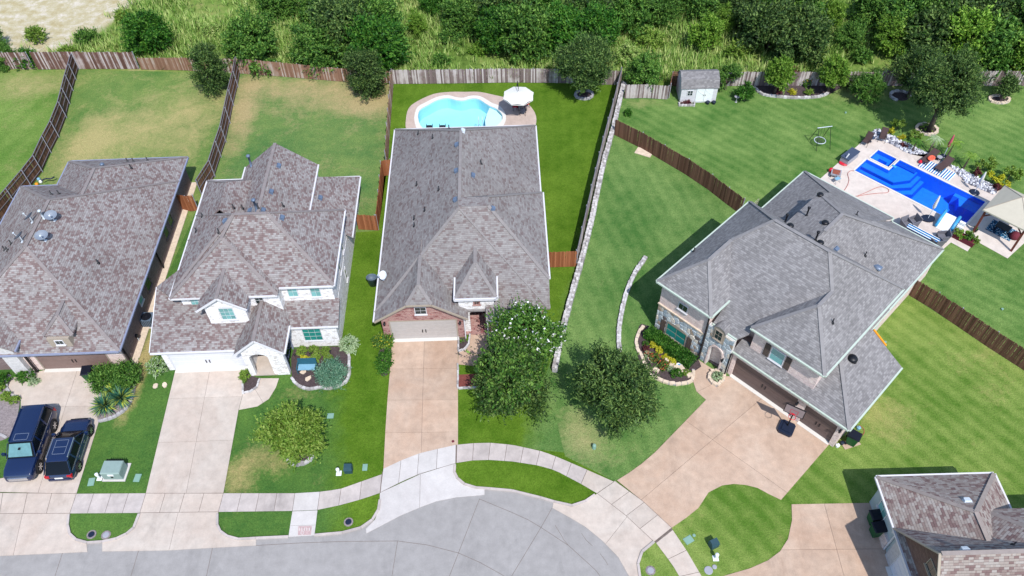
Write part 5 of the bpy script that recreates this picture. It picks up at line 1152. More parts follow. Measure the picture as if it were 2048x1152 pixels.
def crown(name, rx, ry, rz, ntwig, nleaf, ls, lw, mats, seed, twl=0.55, upb=0.25, lobes=14, lobe_amp=0.28, gap=0.12, inner=0.45, extra=0.0, bottom=-0.6, droop=0.0, cone=0.0, cl=None):
    """foliage of many leaf-sized faces: boughs -> twigs -> leaves, with an uneven outline and gaps"""
    r = np.random.default_rng(seed); S3 = np.array([rx, ry, rz]); cl = cl or max(10, int(ntwig / 30)); K = cl * 4
    D = unit(r.normal(size=(K, 3))); D = D[D[:, 2] > bottom][:cl]; K = len(D)
    L = unit(r.normal(size=(lobes, 3)) * [1, 1, .8]); amp = r.uniform(-1, 1, lobes) * lobe_amp
    R = 1 + (np.exp((D @ L.T - 1) * 10) * amp).sum(1) + r.normal(size=K) * .11
    bc = D * (R * (inner + (1 - inner) * r.random(K) ** .4))[:, None] * S3 * .84
    if cone: bc[:, :2] *= np.clip(1 - cone * (bc[:, 2:3] / rz + .2), .12, 2)
    m_ = max(2, ntwig // K); bs = r.uniform(.5, 1.3, K); sp = (rx * ry * rz) ** (1 / 3) * .15
    BD = np.repeat(unit(D * [1, 1, .8] + r.normal(size=D.shape) * .35 + [0, 0, upb]), m_, 0); base = np.repeat(bc, m_, 0); sc = np.repeat(bs, m_)
    base = base + r.normal(size=base.shape) * (sp * sc)[:, None] * [1, 1, .75] * .8
    dirn = unit(BD + r.normal(size=BD.shape) * .36); tl = twl * sc * r.uniform(.5, 1.2, len(BD)); C = []; A = []; B = []
    for k in range(nleaf):
        f = (k + .5) / nleaf; c = base + dirn * (tl * f)[:, None] + r.normal(size=base.shape) * twl * .07 - np.array([0, 0, 1]) * droop * f * f
        a = unit(dirn * .8 + r.normal(size=base.shape) * .6); n_ = unit(r.normal(size=base.shape) * .75 + D.repeat(m_, 0) * .5 + [0, 0, .6]); b = unit(np.cross(a, n_))
        s = ls * r.uniform(.6, 1.35, len(base)) * (1.15 - .5 * f)
        C.append(c); A.append(a * s[:, None]); B.append(b * (s * lw)[:, None])
    C, A, B = np.concatenate(C), np.concatenate(A), np.concatenate(B); mi = None
    if extra:
        rr = np.linalg.norm(C / S3, axis=1); sel = (r.random(len(C)) < extra) & (C[:, 2] > -.1 * rz) & (rr > .75); mi = sel.astype(int); A[sel] *= 1.1; B[sel] *= 1.8
    return quads_mesh(name, C, A, B, mats, mi)
def limbs(trunk_h, rx, ry, cz, r0, seed, n=7):
    rnd = random.Random(seed); t = MB(); b = MB(); lean = (rnd.uniform(-.1, .1), rnd.uniform(-.1, .1))
    t.tube([(0, 0, -.05), (lean[0] * .4, lean[1] * .4, trunk_h * .5), (lean[0], lean[1], trunk_h), (lean[0] * 1.3, lean[1] * 1.3, cz + .25 * rx)], [r0 * 1.35, r0, r0 * .8, r0 * .25], 8)
    for k in range(n):
        a = 2 * math.pi * k / n + rnd.uniform(-.3, .3); u = rnd.uniform(.55, .8); z0 = trunk_h * rnd.uniform(.75, 1.05)
        m = (rx * u * .5 * math.cos(a), ry * u * .5 * math.sin(a), z0 + .45 * (cz - z0) + .25); e_ = (rx * u * math.cos(a), ry * u * math.sin(a), cz + rnd.uniform(-.1, .4) * rx)
        b.tube([(lean[0], lean[1], z0), m, e_], [r0 * .5, r0 * .33, r0 * .1], 5)
    return t, b
_lib = {}
def tree(name, label, cat, base, rx, ry, rz, cz, mat, seed, group=None, ntwig=2200, nleaf=7, ls=.11, lw=.42, trunk_h=None, r0=.14, world=None, rz_rot=0, mats2=None, **kw):
    o = P(*base) if world is None else Vector(world); t = thing(name, label, cat, (o.x, o.y, 0), rz_rot, group)
    th = trunk_h or max(.4, cz - rz * .8); tm, bmx = limbs(th, rx, ry, cz, r0, seed)
    tm.build('trunk', M['trunk'], t, smooth=True); bmx.build('branches', M['trunk'], t, smooth=True)
    inst(crown('crown', rx, ry, rz, ntwig, nleaf, ls, lw, [M[mat]] + [M[m] for m in (mats2 or [])], seed, **kw), 'crown', t, (0, 0, cz)); return t
def bush(name, label, base, rx, ry, rz, mat, seed, group=None, cat='shrub', n=420, nleaf=5, ls=.07, lw=.5, **kw):
    o = P(*base); me = crown('foliage', rx, ry, rz, n, nleaf, ls, lw, [M[mat]] + [M[m] for m in kw.pop('mats2', [])], seed, twl=kw.pop('twl', .22), cl=kw.pop('cl', max(40, n // 6)), lobes=kw.pop('lobes', 8), bottom=kw.pop('bottom', -.5), **kw)
    t = thing(name, label, cat, (o.x, o.y, 0), 0, group); inst(me, 'foliage', t, (0, 0, rz * .62)); s_ = MB(); s_.tube([(0, 0, 0), (0, 0, rz * .8)], [.03 + rx * .03, .015], 5); s_.build('stem', M['trunk'], t); return t
def rosette(name, label, base, n, ln, w, mat, seed, group=None, cat='plant', h=.1, updown=(0.15, 1.3), droop=.25):
    o = P(*base); r = np.random.default_rng(seed); vv = []; ff = []
    for i in range(n):
        a = r.uniform(0, 2 * math.pi); el = r.uniform(*updown); l = ln * r.uniform(.75, 1.1); d = Vector((math.cos(a) * math.cos(el), math.sin(a) * math.cos(el), math.sin(el))); s_ = Vector((-math.sin(a), math.cos(a), 0)) * w
        m_ = d * l * .5 + Vector((0, 0, h)); e_ = d * l + Vector((0, 0, h - droop * l * math.cos(el))); k = len(vv)
        vv += [Vector((0, 0, h)) - s_ * .6, Vector((0, 0, h)) + s_ * .6, m_ + s_, m_ - s_, e_]; ff += [(k, k + 1, k + 2, k + 3), (k + 3, k + 2, k + 4)]
    mb = MB(); mb.add(vv, ff); t = thing(name, label, cat, (o.x, o.y, 0), 0, group); mb.build('leaves', M[mat], t)
    s_ = MB(); s_.lathe((0, 0, 0), [(.07, 0), (.06, h + .05), (.02, h + .12)], 6); s_.build('stem', M['trunk'], t); return t
def crown_at(px_, py_, z): p = P(px_, py_, z); return (p.x, p.y, 0)

FY = 'trees in the front gardens'; BY = 'trees in the back gardens'
tree('oak_tree', 'round dark oak with olive highlights, on the lawn right of the white stone wall end', 'tree', None, 2.3, 2.3, 2.2, 3.4, 'lf_oak', 11, FY, 3600, 9, .15, .30, world=crown_at(1230, 778, 3.3), r0=.2, twl=.95, lobe_amp=.35, lobes=20, upb=.15, droop=.1, cl=95)
tree('oak_tree', 'dense dark green tree in front of the centre house, right of its driveway', 'tree', None, 2.35, 2.2, 2.2, 2.8, 'lf_oak', 12, FY, 3600, 9, .15, .34, world=crown_at(1012, 752, 2.8), r0=.2, twl=.95, lobe_amp=.35, lobes=18, droop=.1, cl=95, mats2=['lf_green'], extra=.45)
tree('crape_myrtle', 'tall shrub covered in white blossom at the front right corner of the centre house', 'tree', None, 2.7, 1.9, 2.1, 3.3, 'lf_green', 13, FY, 3200, 7, .11, .5, world=crown_at(1054, 668, 3.4), r0=.1, mats2=['fl_white'], extra=.035, lobe_amp=.3)
tree('young_tree', 'small yellow-green round tree on the front lawn of the whitewashed house', 'tree', None, 1.75, 1.65, 1.65, 2.3, 'lf_yel', 14, FY, 2900, 7, .12, .42, cl=150, world=crown_at(592, 868, 2.3), r0=.11, lobe_amp=.35, lobes=24, twl=.6)
tree('slim_tree', 'tall slim dark tree against the low back fence of the dry lawn', 'tree', None, 1.45, 1.4, 2.8, 2.9, 'lf_oak', 15, BY, 2200, 7, .12, .35, world=(P(432, 183).x, P(432, 183).y, 0), r0=.11, twl=.75, upb=.7, lobe_amp=.35, cone=.2, bottom=-.95, cl=110)
tree('slim_tree', 'dark bushy tree against the back fence of the patchy lawn', 'tree', None, 1.7, 1.6, 2.6, 2.5, 'lf_oak', 16, BY, 2200, 7, .12, .35, world=(P(738, 190).x, P(738, 190).y, 0), r0=.11, twl=.7, upb=.6, cone=.2, bottom=-.95, cl=110)
tree('live_oak', 'broad dusty green tree in a ring of stones behind the umbrella of the kidney pool', 'tree', None, 2.6, 2.4, 2.4, 3.4, 'lf_oak', 17, BY, 3600, 9, .14, .32, world=(P(1168, 192).x, P(1168, 192).y + .3, 0), r0=.16, twl=1.0, cl=90, upb=.45, lobes=20, lobe_amp=.25)
tree('live_oak', 'large spreading tree with a stone ring at its foot beyond the blue pool', 'tree', None, 2.6, 2.5, 2.8, 4.9, 'lf_oak', 18, BY, 3800, 9, .14, .32, world=(P(1858, 262).x, P(1858, 262).y, 0), r0=.2, trunk_h=2.4, twl=1.0, cl=95, upb=.4, lobes=22, lobe_amp=.3)
tree('bushy_tree', 'mid-green bushy tree left of the large spreading tree, by the stone fire ring', 'tree', None, 1.9, 1.8, 2.1, 3.0, 'lf_oak', 19, BY, 2200, 7, .13, .38, world=(P(1815, 195).x, P(1815, 195).y, 0), twl=.8, upb=.5)
tree('maple_tree', 'small bright green tree at the left end of the white-edged flower bed', 'tree', None, 1.35, 1.3, 1.7, 2.3, 'lf_lime', 20, BY, 1700, 7, .12, .5, cl=110, world=(P(1548, 187).x, P(1548, 187).y, 0), twl=.4, cone=.2)
tree('maple_tree', 'small bright green tree at the right end of the white-edged flower bed', 'tree', None, 1.4, 1.35, 1.65, 2.3, 'lf_lime', 21, BY, 1700, 7, .12, .5, cl=110, world=(P(1655, 186).x, P(1655, 186).y, 0), twl=.4, cone=.2)
tree('evergreen_tree', 'dark blue-green rounded evergreen right of the white-edged flower bed', 'tree', None, 1.4, 1.35, 1.5, 1.5, 'lf_green', 22, BY, 1700, 7, .1, .35, cl=110, world=(P(1724, 202).x, P(1724, 202).y, 0), twl=.5, upb=.5)
tree('evergreen_tree', 'small dark shrub-like tree in its own stone ring at the far right fence', 'tree', None, .95, .95, 1.25, 1.35, 'lf_oak', 23, BY, 1100, 6, .09, .4, cl=90, world=(P(2003, 196).x, P(2003, 196).y, 0), twl=.45, cone=.2)
tree('young_tree', 'little dark round tree on the lawn just right of the white shed', 'tree', None, .75, .7, .95, 1.05, 'lf_hedge', 24, BY, 900, 6, .08, .45, cl=90, world=(P(1487, 200).x, P(1487, 200).y, 0), twl=.3)
tree('bushy_tree', 'green bush rising behind the right edge of the white shed', 'tree', None, 1.0, .9, 1.3, 1.5, 'lf_green', 25, BY, 800, 6, .1, .4, world=(P(1450, 178).x, P(1450, 178).y, 0), twl=.5)
tree('bushy_tree', 'mid-green bushy tree behind the short grey fence left of the white shed', 'tree', None, 1.6, 1.4, 1.7, 2.0, 'lf_green', 26, BY, 1500, 6, .12, .42, cl=80, world=(P(1285, 178).x, P(1285, 178).y, 0), twl=.55)
# woods beyond the back fence: a few crown shapes, copied tree by tree
WG = 'trees of the wild strip beyond the back fences'
protos = []
def proto(nm, mat, rx, rz, seed, n, **kw):
    me = crown('crown', rx, rx * .95, rz, n, 7, kw.pop('ls', .19), .42, [M[mat]], seed, twl=kw.pop('twl', .85), lobes=22, lobe_amp=.55, cl=int(n / 26), **kw)
    tb, bb = limbs(1.4, rx, rx, rz * .9, .15, seed, 5); return (nm, me, tb.mesh('trunk', M['trunk'], True), bb.mesh('branches', M['trunk'], True), rz)
PR = {'g': proto('broadleaf_tree', 'lf_green', 2.6, 2.6, 41, 3000), 'o': proto('oak_tree', 'lf_oak', 2.6, 2.5, 42, 3000), 'l': proto('elm_tree', 'lf_lime', 2.4, 2.3, 43, 2600), 'c': proto('cedar_tree', 'lf_lime', 1.5, 2.3, 44, 1900, cone=.5, ls=.14, upb=.7), 'h': proto('broadleaf_tree', 'lf_hedge', 2.6, 2.5, 45, 3000, ls=.19)}
woods = [(295, 72, 'h', .82, 'bright-lit round tree left of the slim dark tree, beyond the low fence'), (498, 84, 'g', .95, 'leafy green tree on the wild slope right of the slim dark tree'),
 (640, 92, 'g', 1.0, 'dark left half of the big tree mass above the patchy lawn'), (690, 60, 'o', 1.15, 'tall crown at the top middle of the big tree mass above the patchy lawn'), (752, 100, 'h', 1.1, 'bright right half of the big tree mass above the patchy lawn'), (735, 45, 'g', 1.1, 'green crown behind the big tree mass, near the top edge'),
 (832, 52, 'c', .62, 'small bright cedar alone in the tall grass above the kidney pool'), (930, 40, 'g', .75, 'low dark tree at the top edge above the kidney pool'), (1000, 62, 'h', .9, 'glossy green tree in the thicket above the pool umbrella'), (1060, 72, 'g', 1.0, 'green tree at the front of the thicket behind the stone-ring oak'),
 (1120, 55, 'h', 1.05, 'dense glossy tree in the middle of the thicket'), (1190, 60, 'h', .95, 'dense dark tree at the right end of the thicket'), (1010, 15, 'o', 1.15, 'dark tree at the back of the thicket, on the left'), (1090, 10, 'g', 1.2, 'dark tree at the back of the thicket, in the middle'), (1175, 12, 'o', 1.1, 'dark tree at the back of the thicket, on the right'),
 (1250, 25, 'g', .85, 'tree in the thicket beside the dry clearing'), (1320, 15, 'g', .8, 'tree at the top edge above the dry clearing'), (1411, 70, 'l', .72, 'upright light green tree standing alone in the dry clearing'), (1390, 5, 'g', .8, 'tree at the top edge behind the lone light green tree'),
 (1545, 62, 'o', 1.0, 'large dark tree behind the left bright green garden tree'), (1600, 80, 'o', .95, 'dark tree just beyond the fence between the two bright garden trees'), (1570, 20, 'g', 1.15, 'dark green crown at the top edge behind the right garden'), (1500, 10, 'o', .9, 'dark tree at the top edge left of the wood'),
 (1660, 30, 'l', .7, 'thin light tree on the edge of the right-hand clearing'), (1790, 70, 'l', .85, 'yellow-green tree on the right edge of the grassy clearing'), (1750, 20, 'g', .9, 'green tree at the top edge above the grassy clearing'), (1830, 40, 'g', 1.1, 'green tree behind the large spreading garden tree'),
 (1880, 75, 'o', 1.05, 'olive tree just behind the large spreading garden tree'), (1935, 85, 'l', 1.1, 'bright tree right behind the large spreading garden tree'), (1900, 25, 'o', 1.2, 'dark crown at the top edge behind the large spreading tree'), (1985, 95, 'g', 1.1, 'green tree behind the far right fence'), (2040, 100, 'l', 1.05, 'lit green tree at the right edge beyond the fence'),
 (1975, 40, 'o', 1.2, 'dark tree in the top right corner of the wood'), (2045, 50, 'g', 1.2, 'green tree at the very top right corner'), (2100, 110, 'g', 1.1, 'tree just outside the right edge of the wood'), (2010, 10, 'g', 1.1, 'tree at the top edge near the right corner'),
 (1450, 40, 'c', .6, 'small cedar at the foot of the wood beside the clearing'), (6, 112, 'g', .42, 'green tree at the left edge overhanging the old fence'), (-40, 80, 'g', .7, 'tree just outside the left edge beyond the fence'), (560, 10, 'g', .7, 'small tree at the top edge left of the big tree mass'), (640, 10, 'g', .9, 'tree at the top edge behind the big tree mass'), (1700, 75, 'g', .5, 'low dark bush on the grassy clearing above the garden'), (870, 5, 'h', .6, 'low tree at the top edge above the small cedar')]
rr = random.Random(5)
for i, (a, b, k, sc, lab) in enumerate(woods):
    nm, cm, tm_, bm_, rz_ = PR[k]; c = crown_at(a, b - 0, 2.2 * sc); t = thing(nm, lab, 'tree', c, rr.uniform(0, 6.28), WG)
    s3 = (sc * rr.uniform(.92, 1.1), sc * rr.uniform(.92, 1.1), sc * rr.uniform(.85, 1.1)); t.scale = s3
    inst(tm_, 'trunk', t); inst(bm_, 'branches', t); inst(cm, 'crown', t, (0, 0, rz_ * .95))
SB = 'low bushes of the wild strip'
for i, (a, b, r_, m, lab) in enumerate([(76, 68, 1.0, 'lf_yel', 'round olive bush between the bare ground and the back fence'), (180, 75, 1.1, 'lf_green', 'low bush with bluish leaves on the edge of the bare ground'), (252, 30, .8, 'lf_yel', 'pale feathery bush at the edge of the bare clearing'), (960, 95, .9, 'lf_lime', 'bright low bush in the grass above the umbrella'), (900, 75, 1.1, 'lf_green', 'low green bush left of the thicket above the pool'), (882, 118, .8, 'lf_green', 'small dark bush just beyond the grey fence of the kidney pool'), (590, 105, .6, 'lf_green', 'little bush beyond the long brown fence'),
      (1300, 80, 1.2, 'lf_yel', 'sparse olive bush in the dry clearing'), (1470, 100, 1.0, 'lf_yel', 'yellowish weeds by the fence right of the lone tree'), (1250, 110, 1.3, 'lf_wild', 'scrubby bush beside the top of the stone wall'), (1075, 110, 1.2, 'lf_green', 'bush in the grass left of the stone-ring tree'), (1720, 110, .9, 'lf_green', 'dark little bush beyond the fence above the evergreen'), (60, 118, 1.2, 'lf_hedge', 'leafy vine filling the gap in the old back fence'), (425, 60, .9, 'lf_wild', 'pale weeds behind the slim dark tree'), (140, 105, .9, 'lf_yel', 'weedy bush just beyond the leaning fence')]):
    bush('bush', lab, (a, b + 12), r_ * 1.15, r_ * .95, r_ * .9, m, 100 + i, SB, n=520, ls=.12, twl=.4, lobe_amp=.4)
# tall wild grass: nobody could count it
r = np.random.default_rng(77); N = 26000
xs, ys = r.uniform(-66, 66, N * 3), r.uniform(61.5, 96, N * 3)
cs = np.array([(P(a, b).x, P(a, b).y) for a, b in ((-200, 137), (200, 137), (372, 140), (478, 146), (680, 162), (784, 166), (1100, 165), (1245, 168), (1335, 168), (1500, 171), (2200, 171))])
yb = np.interp(xs, cs[:, 0], cs[:, 1]) + .3; dirt_ = (ys > 71.5 + np.maximum(xs + 48, 0) * 2.0 + r.normal(size=N * 3) * 2.0) & (xs < -36)
cl = np.sin(xs * .45 + 1.3 * np.sin(ys * .31)) + np.sin(ys * .6 + 1.1 * np.sin(xs * .23)) + r.normal(size=N * 3) * .8
keep = (ys > yb) & ~dirt_ & (cl > -.6); xs, ys = xs[keep][:N], ys[keep][:N]; n = len(xs); C = []; A = []; B = []
for k in range(5):
    th = r.uniform(0, 2 * math.pi, n); tilt = r.uniform(.2, .9, n); l = r.uniform(.22, .55, n) * (1 + .4 * (cl[keep][:N] > .8))
    a = np.stack([np.cos(th) * np.sin(tilt), np.sin(th) * np.sin(tilt), np.cos(tilt)], 1) * l[:, None]; b = np.stack([-np.sin(th), np.cos(th), np.zeros(n)], 1) * .045
    C.append(np.stack([xs + r.normal(size=n) * .12, ys + r.normal(size=n) * .12, np.zeros(n)], 1) + a); A.append(a); B.append(b)
wg = inst(quads_mesh('tall_grass', np.concatenate(C), np.concatenate(A), np.concatenate(B), [M['lf_wild']]), 'tall_grass', None, (0, 0, 0)); wg['kind'] = 'stuff'; tag(wg, 'tall wild grass and weeds covering the strip beyond the back fences', 'tall grass')
# short turf tufts that break up the lawn edges (joined, uncountable)
def tufts(label, pts, dens, mat, seed, hgt=.05):
    W_ = px(pts); r = np.random.default_rng(seed); V = np.array([(p.x, p.y) for p in W_]); mn, mx = V.min(0), V.max(0)
    n = int((mx - mn).prod() * dens); X = r.uniform(mn, mx, (n, 2)); ins = np.zeros(n, bool); j = len(V) - 1
    for i in range(len(V)):
        c = ((V[i, 1] > X[:, 1]) != (V[j, 1] > X[:, 1])) & (X[:, 0] < (V[j, 0] - V[i, 0]) * (X[:, 1] - V[i, 1]) / (V[j, 1] - V[i, 1] + 1e-12) + V[i, 0]); ins ^= c; j = i
    X = X[ins]; n = len(X); th = r.uniform(0, 6.28, n); tl = r.uniform(.3, 1.2, n); l = hgt * r.uniform(.6, 1.6, n)
    A = np.stack([np.cos(th) * np.sin(tl), np.sin(th) * np.sin(tl), np.cos(tl)], 1) * l[:, None]; B = np.stack([-np.sin(th), np.cos(th), th * 0], 1) * .03
    o = inst(quads_mesh('grass_tufts', np.concatenate([X, np.zeros((n, 1))], 1) + A, A, B, [M[mat]]), 'grass_tufts'); o['kind'] = 'stuff'; return tag(o, label, 'grass')

# ------------------------------------------------------------------ planting beds
def bed(pts, mat, z=.02, sm=3):
    W_ = smooth_loop(px(pts), sm) if sm else px(pts); mb = MB(); c = sum(W_, Vector()) / len(W_); mb.prism([(p.x - c.x, p.y - c.y) for p in W_], -.0, z + .02)
    return mb.build('planting_bed', M[mat], None, (c.x, c.y, 0), kind='structure')
bed([(588, 700), (640, 695), (688, 694), (697, 705), (698, 730), (696, 757), (684, 768), (660, 777), (626, 776), (605, 774), (590, 766), (584, 754)], 'soil', .02, 3)
stone_wall('bed_edging', 'wavy white stone edging round the dark mulch bed of the whitewashed house', 'garden edging', [(690, 700), (697, 708), (699, 730), (697, 757), (685, 769), (660, 778), (640, 776), (622, 779), (605, 776), (592, 768), (583, 756)], .2, .16, 'stone_white', 1, .3, smooth=3)
LG = 'lime green round shrubs behind the bench'
for i, (a, b, lab) in enumerate([(606, 706, 'lime green ball shrub, back row left end under the green window'), (629, 705, 'lime green ball shrub, middle of the back row under the green window'), (652, 707, 'lime green ball shrub, right end of the back row'), (632, 721, 'lime green ball shrub directly behind the bench seat'), (658, 722, 'lime green ball shrub touching the bluish juniper')]):
    bush('ball_shrub', lab, (a, b), .36, .36, .40, 'lf_yel', 200 + i, LG, n=420, ls=.05, twl=.08, lobe_amp=.05, inner=.8)
bush('bronze_shrub', 'small bronze-yellow shrub just left behind the bench', (610, 722), .34, .3, .3, 'lf_yellow', 206, n=180, ls=.06, twl=.14)
bush('juniper', 'large feathery blue-green juniper in the bed right of the bench', (665, 757), 1.05, 1.0, .8, 'lf_blue', 207, n=1100, nleaf=6, ls=.10, lw=.2, twl=.5, upb=.3, lobe_amp=.3)
bush('silver_shrub', 'round pale sage shrub at the right front corner of the whitewashed house', (699, 695), .75, .72, .55, 'lf_sage', 208, n=750, ls=.06, twl=.2, lobe_amp=.12)
rosette('spiky_plant', 'small dark spiky plant growing in the middle of the pale sage shrub', (696, 697), 26, .45, .035, 'lf_hedge', 5, h=.62)
bush('variegated_shrub', 'round pale variegated shrub at the left garage corner of the whitewashed house', (320, 738), .75, .7, .72, 'lf_sage', 209, n=750, ls=.065, twl=.24, mats2=['lf_lime'], extra=.3)
bush('small_shrub', 'narrow weedy shrub in the white-edged bed beside the porch', (492, 757), .28, .55, .4, 'lf_yel', 210, n=200)
bed([(488, 745), (503, 752), (519, 757), (514, 774), (500, 782), (488, 785)], 'soil', .02, 0)
stone_wall('bed_edging', 'white curved edging of the small bed between driveway and porch walk', 'garden edging', [(486, 748), (486, 787), (503, 783), (514, 775), (520, 758)], .14, .14, 'stone_white', 1, .3)
for i, (a, b, lab) in enumerate([(603, 735, 'pale stepping stone left of the blue bench'), (607, 745, 'pale stepping stone in front of the blue bench'), (617, 758, 'pale stepping stone nearest the lawn in the mulch bed'), (311, 773, 'pale flat stone on the side strip, left of the pair'), (330, 770, 'pale flat stone on the side strip, right of the pair')]):
    o = P(a, b); mb = MB(); rnd = random.Random(i); n = 7; mb.prism([(.28 * rnd.uniform(.7, 1.1) * math.cos(k * 6.283 / n), .2 * rnd.uniform(.7, 1.2) * math.sin(k * 6.283 / n)) for k in range(n)], 0, .07)
    tag(mb.build('stepping_stone', M['stone_tan'], None, (o.x, o.y, .02), .5 * i), lab, 'stone', 'flat stepping stones')
# bed of centre house
bush('yaupon_shrub', 'round green shrub with yellow tips at the left garage corner of the centre house', (768, 689), .72, .6, .62, 'lf_green', 211, n=600, mats2=['lf_yellow'], extra=.1)
bed([(760, 700), (783, 700), (779, 735), (774, 750), (762, 750), (757, 725)], 'soil', .01, 3)
bush('ground_cover', 'low dark green strip of ground cover beside the pinkish driveway', (770, 726), .55, 1.25, .28, 'lf_hedge', 212, n=1100, ls=.055, twl=.15, cat='ground cover')
bed([(917, 677), (930, 676), (937, 688), (929, 698), (917, 703)], 'soil', .02, 0)
stone_wall('bed_edging', 'white curved edging of the tiny bed right of the garage door of the centre house', 'garden edging', [(917, 678), (917, 704), (929, 700), (938, 690), (940, 668)], .13, .2, 'stone_white', 1, .3)
rosette('small_palm', 'tiny green palm-like plant in the white-edged bed by the garage of the centre house', (925, 686), 14, .32, .03, 'lf_hedge', 8, h=.15)
bed([(917, 750), (955, 748), (975, 760), (980, 778), (917, 777)], 'soil_red', .02, 0)
stone_wall('bed_edging', 'low white edging between the vivid lawn and the red mulch under the dark tree', 'garden edging', [(916, 730), (916, 777), (948, 777), (980, 775)], .13, .16, 'stone_white', 1, .3)
# left house beds
bed([(-40, 750), (20, 758), (14, 774), (22, 790), (40, 800), (30, 850), (12, 878), (-60, 880)], 'soil_grey', .02, 3)
stone_wall('bed_edging', 'curved grey stone edging of the gravel bed left of the black vehicles', 'garden edging', [(19, 752), (13, 765), (15, 777), (24, 790), (42, 800)], .2, .14, 'stone_grey', 1, .26, smooth=3)
stone_wall('bed_edging', 'grey stone edging at the lower end of the gravel bed by the left image edge', 'garden edging', [(-20, 866), (0, 870), (14, 876)], .2, .14, 'stone_grey', 1, .3)
for i, (a, b, lab) in enumerate([(4, 778, 'yellow-green ball shrub in the gravel bed, upper one'), (14, 797, 'yellow-green ball shrub in the gravel bed, middle one'), (32, 804, 'yellow-green ball shrub in the gravel bed, nearest the large black vehicle')]):
    bush('ball_shrub', lab, (a, b), .38, .36, .35, 'lf_yel', 220 + i, 'ball shrubs in the gravel bed', n=220, ls=.06, twl=.14, lobe_amp=.1)
bush('round_shrub', 'round dark green shrub at the left edge before the arched porch', (5, 768), .6, .55, .55, 'lf_hedge', 224, n=420)
bush('round_shrub', 'round green shrub beside the stone pier of the left house', (56, 758), .55, .5, .5, 'lf_hedge', 225, n=420, inner=.7)
bush('lavender_plant', 'pale lilac clump between the green shrub and the driveway', (70, 766), .32, .28, .25, 'lf_sage', 226, n=160)
bed([(180, 752), (206, 762), (240, 745), (268, 740), (272, 770), (266, 800), (248, 825), (222, 838), (198, 842), (192, 812), (208, 790), (202, 770)], 'soil_grey', .02, 3)
stone_wall('bed_edging', 'curved grey stone edging around the yucca bed right of the black cars', 'garden edging', [(266, 782), (263, 800), (250, 820), (230, 834), (210, 841), (197, 843)], .2, .16, 'stone_grey', 1, .28, smooth=3)
bush('evergreen_bush', 'big loose green bush, left one of two, beside the green bin of the left house', (215, 768), .95, .95, 1.05, 'lf_green', 227, n=1000, nleaf=6, ls=.09, lw=.35, twl=.4, upb=.5)
bush('evergreen_bush', 'big dense green bush, right one of two, at the corner of the left house', (255, 765), 1.15, 1.15, 1.1, 'lf_green', 228, n=1300, nleaf=6, ls=.09, lw=.35, twl=.4, upb=.5)
YG = 'yuccas beside the left driveway'
rosette('yucca', 'spiky yucca nearest the black cars with yellow lower blades', (213, 817), 190, 1.15, .045, 'lf_yucca', 31, YG, h=.25)
rosette('yucca', 'spiky yucca on the right side of the yucca group, by the stone edging', (246, 802), 190, 1.2, .045, 'lf_yucca', 32, YG, h=.3)
rosette('yucca', 'spiky yucca at the back between the loose bushes', (228, 788), 130, .95, .045, 'lf_yucca', 33, YG, h=.25)
# grey-roofed house bed
bed([(1276, 662), (1296, 652), (1398, 722), (1386, 745), (1384, 762), (1366, 770), (1340, 768), (1316, 758), (1292, 742), (1276, 715)], 'soil', .02, 3)
hd = MB(); h0, h1_ = P(1293, 668), P(1385, 733); dv = (h1_ - h0); ang = math.atan2(dv.y, dv.x); hl = dv.length
r = np.random.default_rng(9); n = 5200; X = r.uniform(-hl / 2, hl / 2, n); side = r.random(n); Y = np.where(side < .3, -.45, np.where(side < .45, .45, r.uniform(-.45, .45, n))); Z = np.where(side < .45, r.uniform(.1, .72, n), .72); Y = Y + r.normal(size=n) * .035; Z = Z + r.normal(size=n) * .04
a = unit(r.normal(size=(n, 3))) * r.uniform(.05, .09, n)[:, None]; b = unit(np.cross(a, r.normal(size=(n, 3)))) * .035
mc = (h0 + h1_) / 2; hg = thing('hedge', 'long clipped bright green hedge under the large stone-framed window', 'hedge', (mc.x, mc.y, 0), ang); inst(quads_mesh('foliage', np.stack([X, Y, Z], 1), a, b, [M['lf_hedge']]), 'foliage', hg)
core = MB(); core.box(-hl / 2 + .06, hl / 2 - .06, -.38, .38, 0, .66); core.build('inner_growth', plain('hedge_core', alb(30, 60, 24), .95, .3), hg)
stone_wall('bed_edging', 'irregular tan boulder edging around the flower bed before the stone-fronted house', 'garden edging', [(1285, 655), (1276, 670), (1272, 690), (1282, 712), (1295, 740), (1312, 757), (1340, 768), (1366, 768), (1384, 762), (1386, 740)], .24, .17, 'stone_tan', 1, .42, smooth=2)
stone_wall('planter_ring', 'small ring of pale boulders around a plant right of the arched entry', 'garden edging', [(1418, 752), (1424, 745), (1436, 744), (1447, 752), (1446, 762), (1434, 773), (1424, 768), (1418, 760)], .24, .28, 'stone_tan', 1, .3, True)
bush('entry_plant', 'small leafy plant inside the boulder ring by the arched entry', (1433, 757), .35, .35, .4, 'lf_sage', 230, n=130)
FG = 'small plants in the flower bed below the hedge'
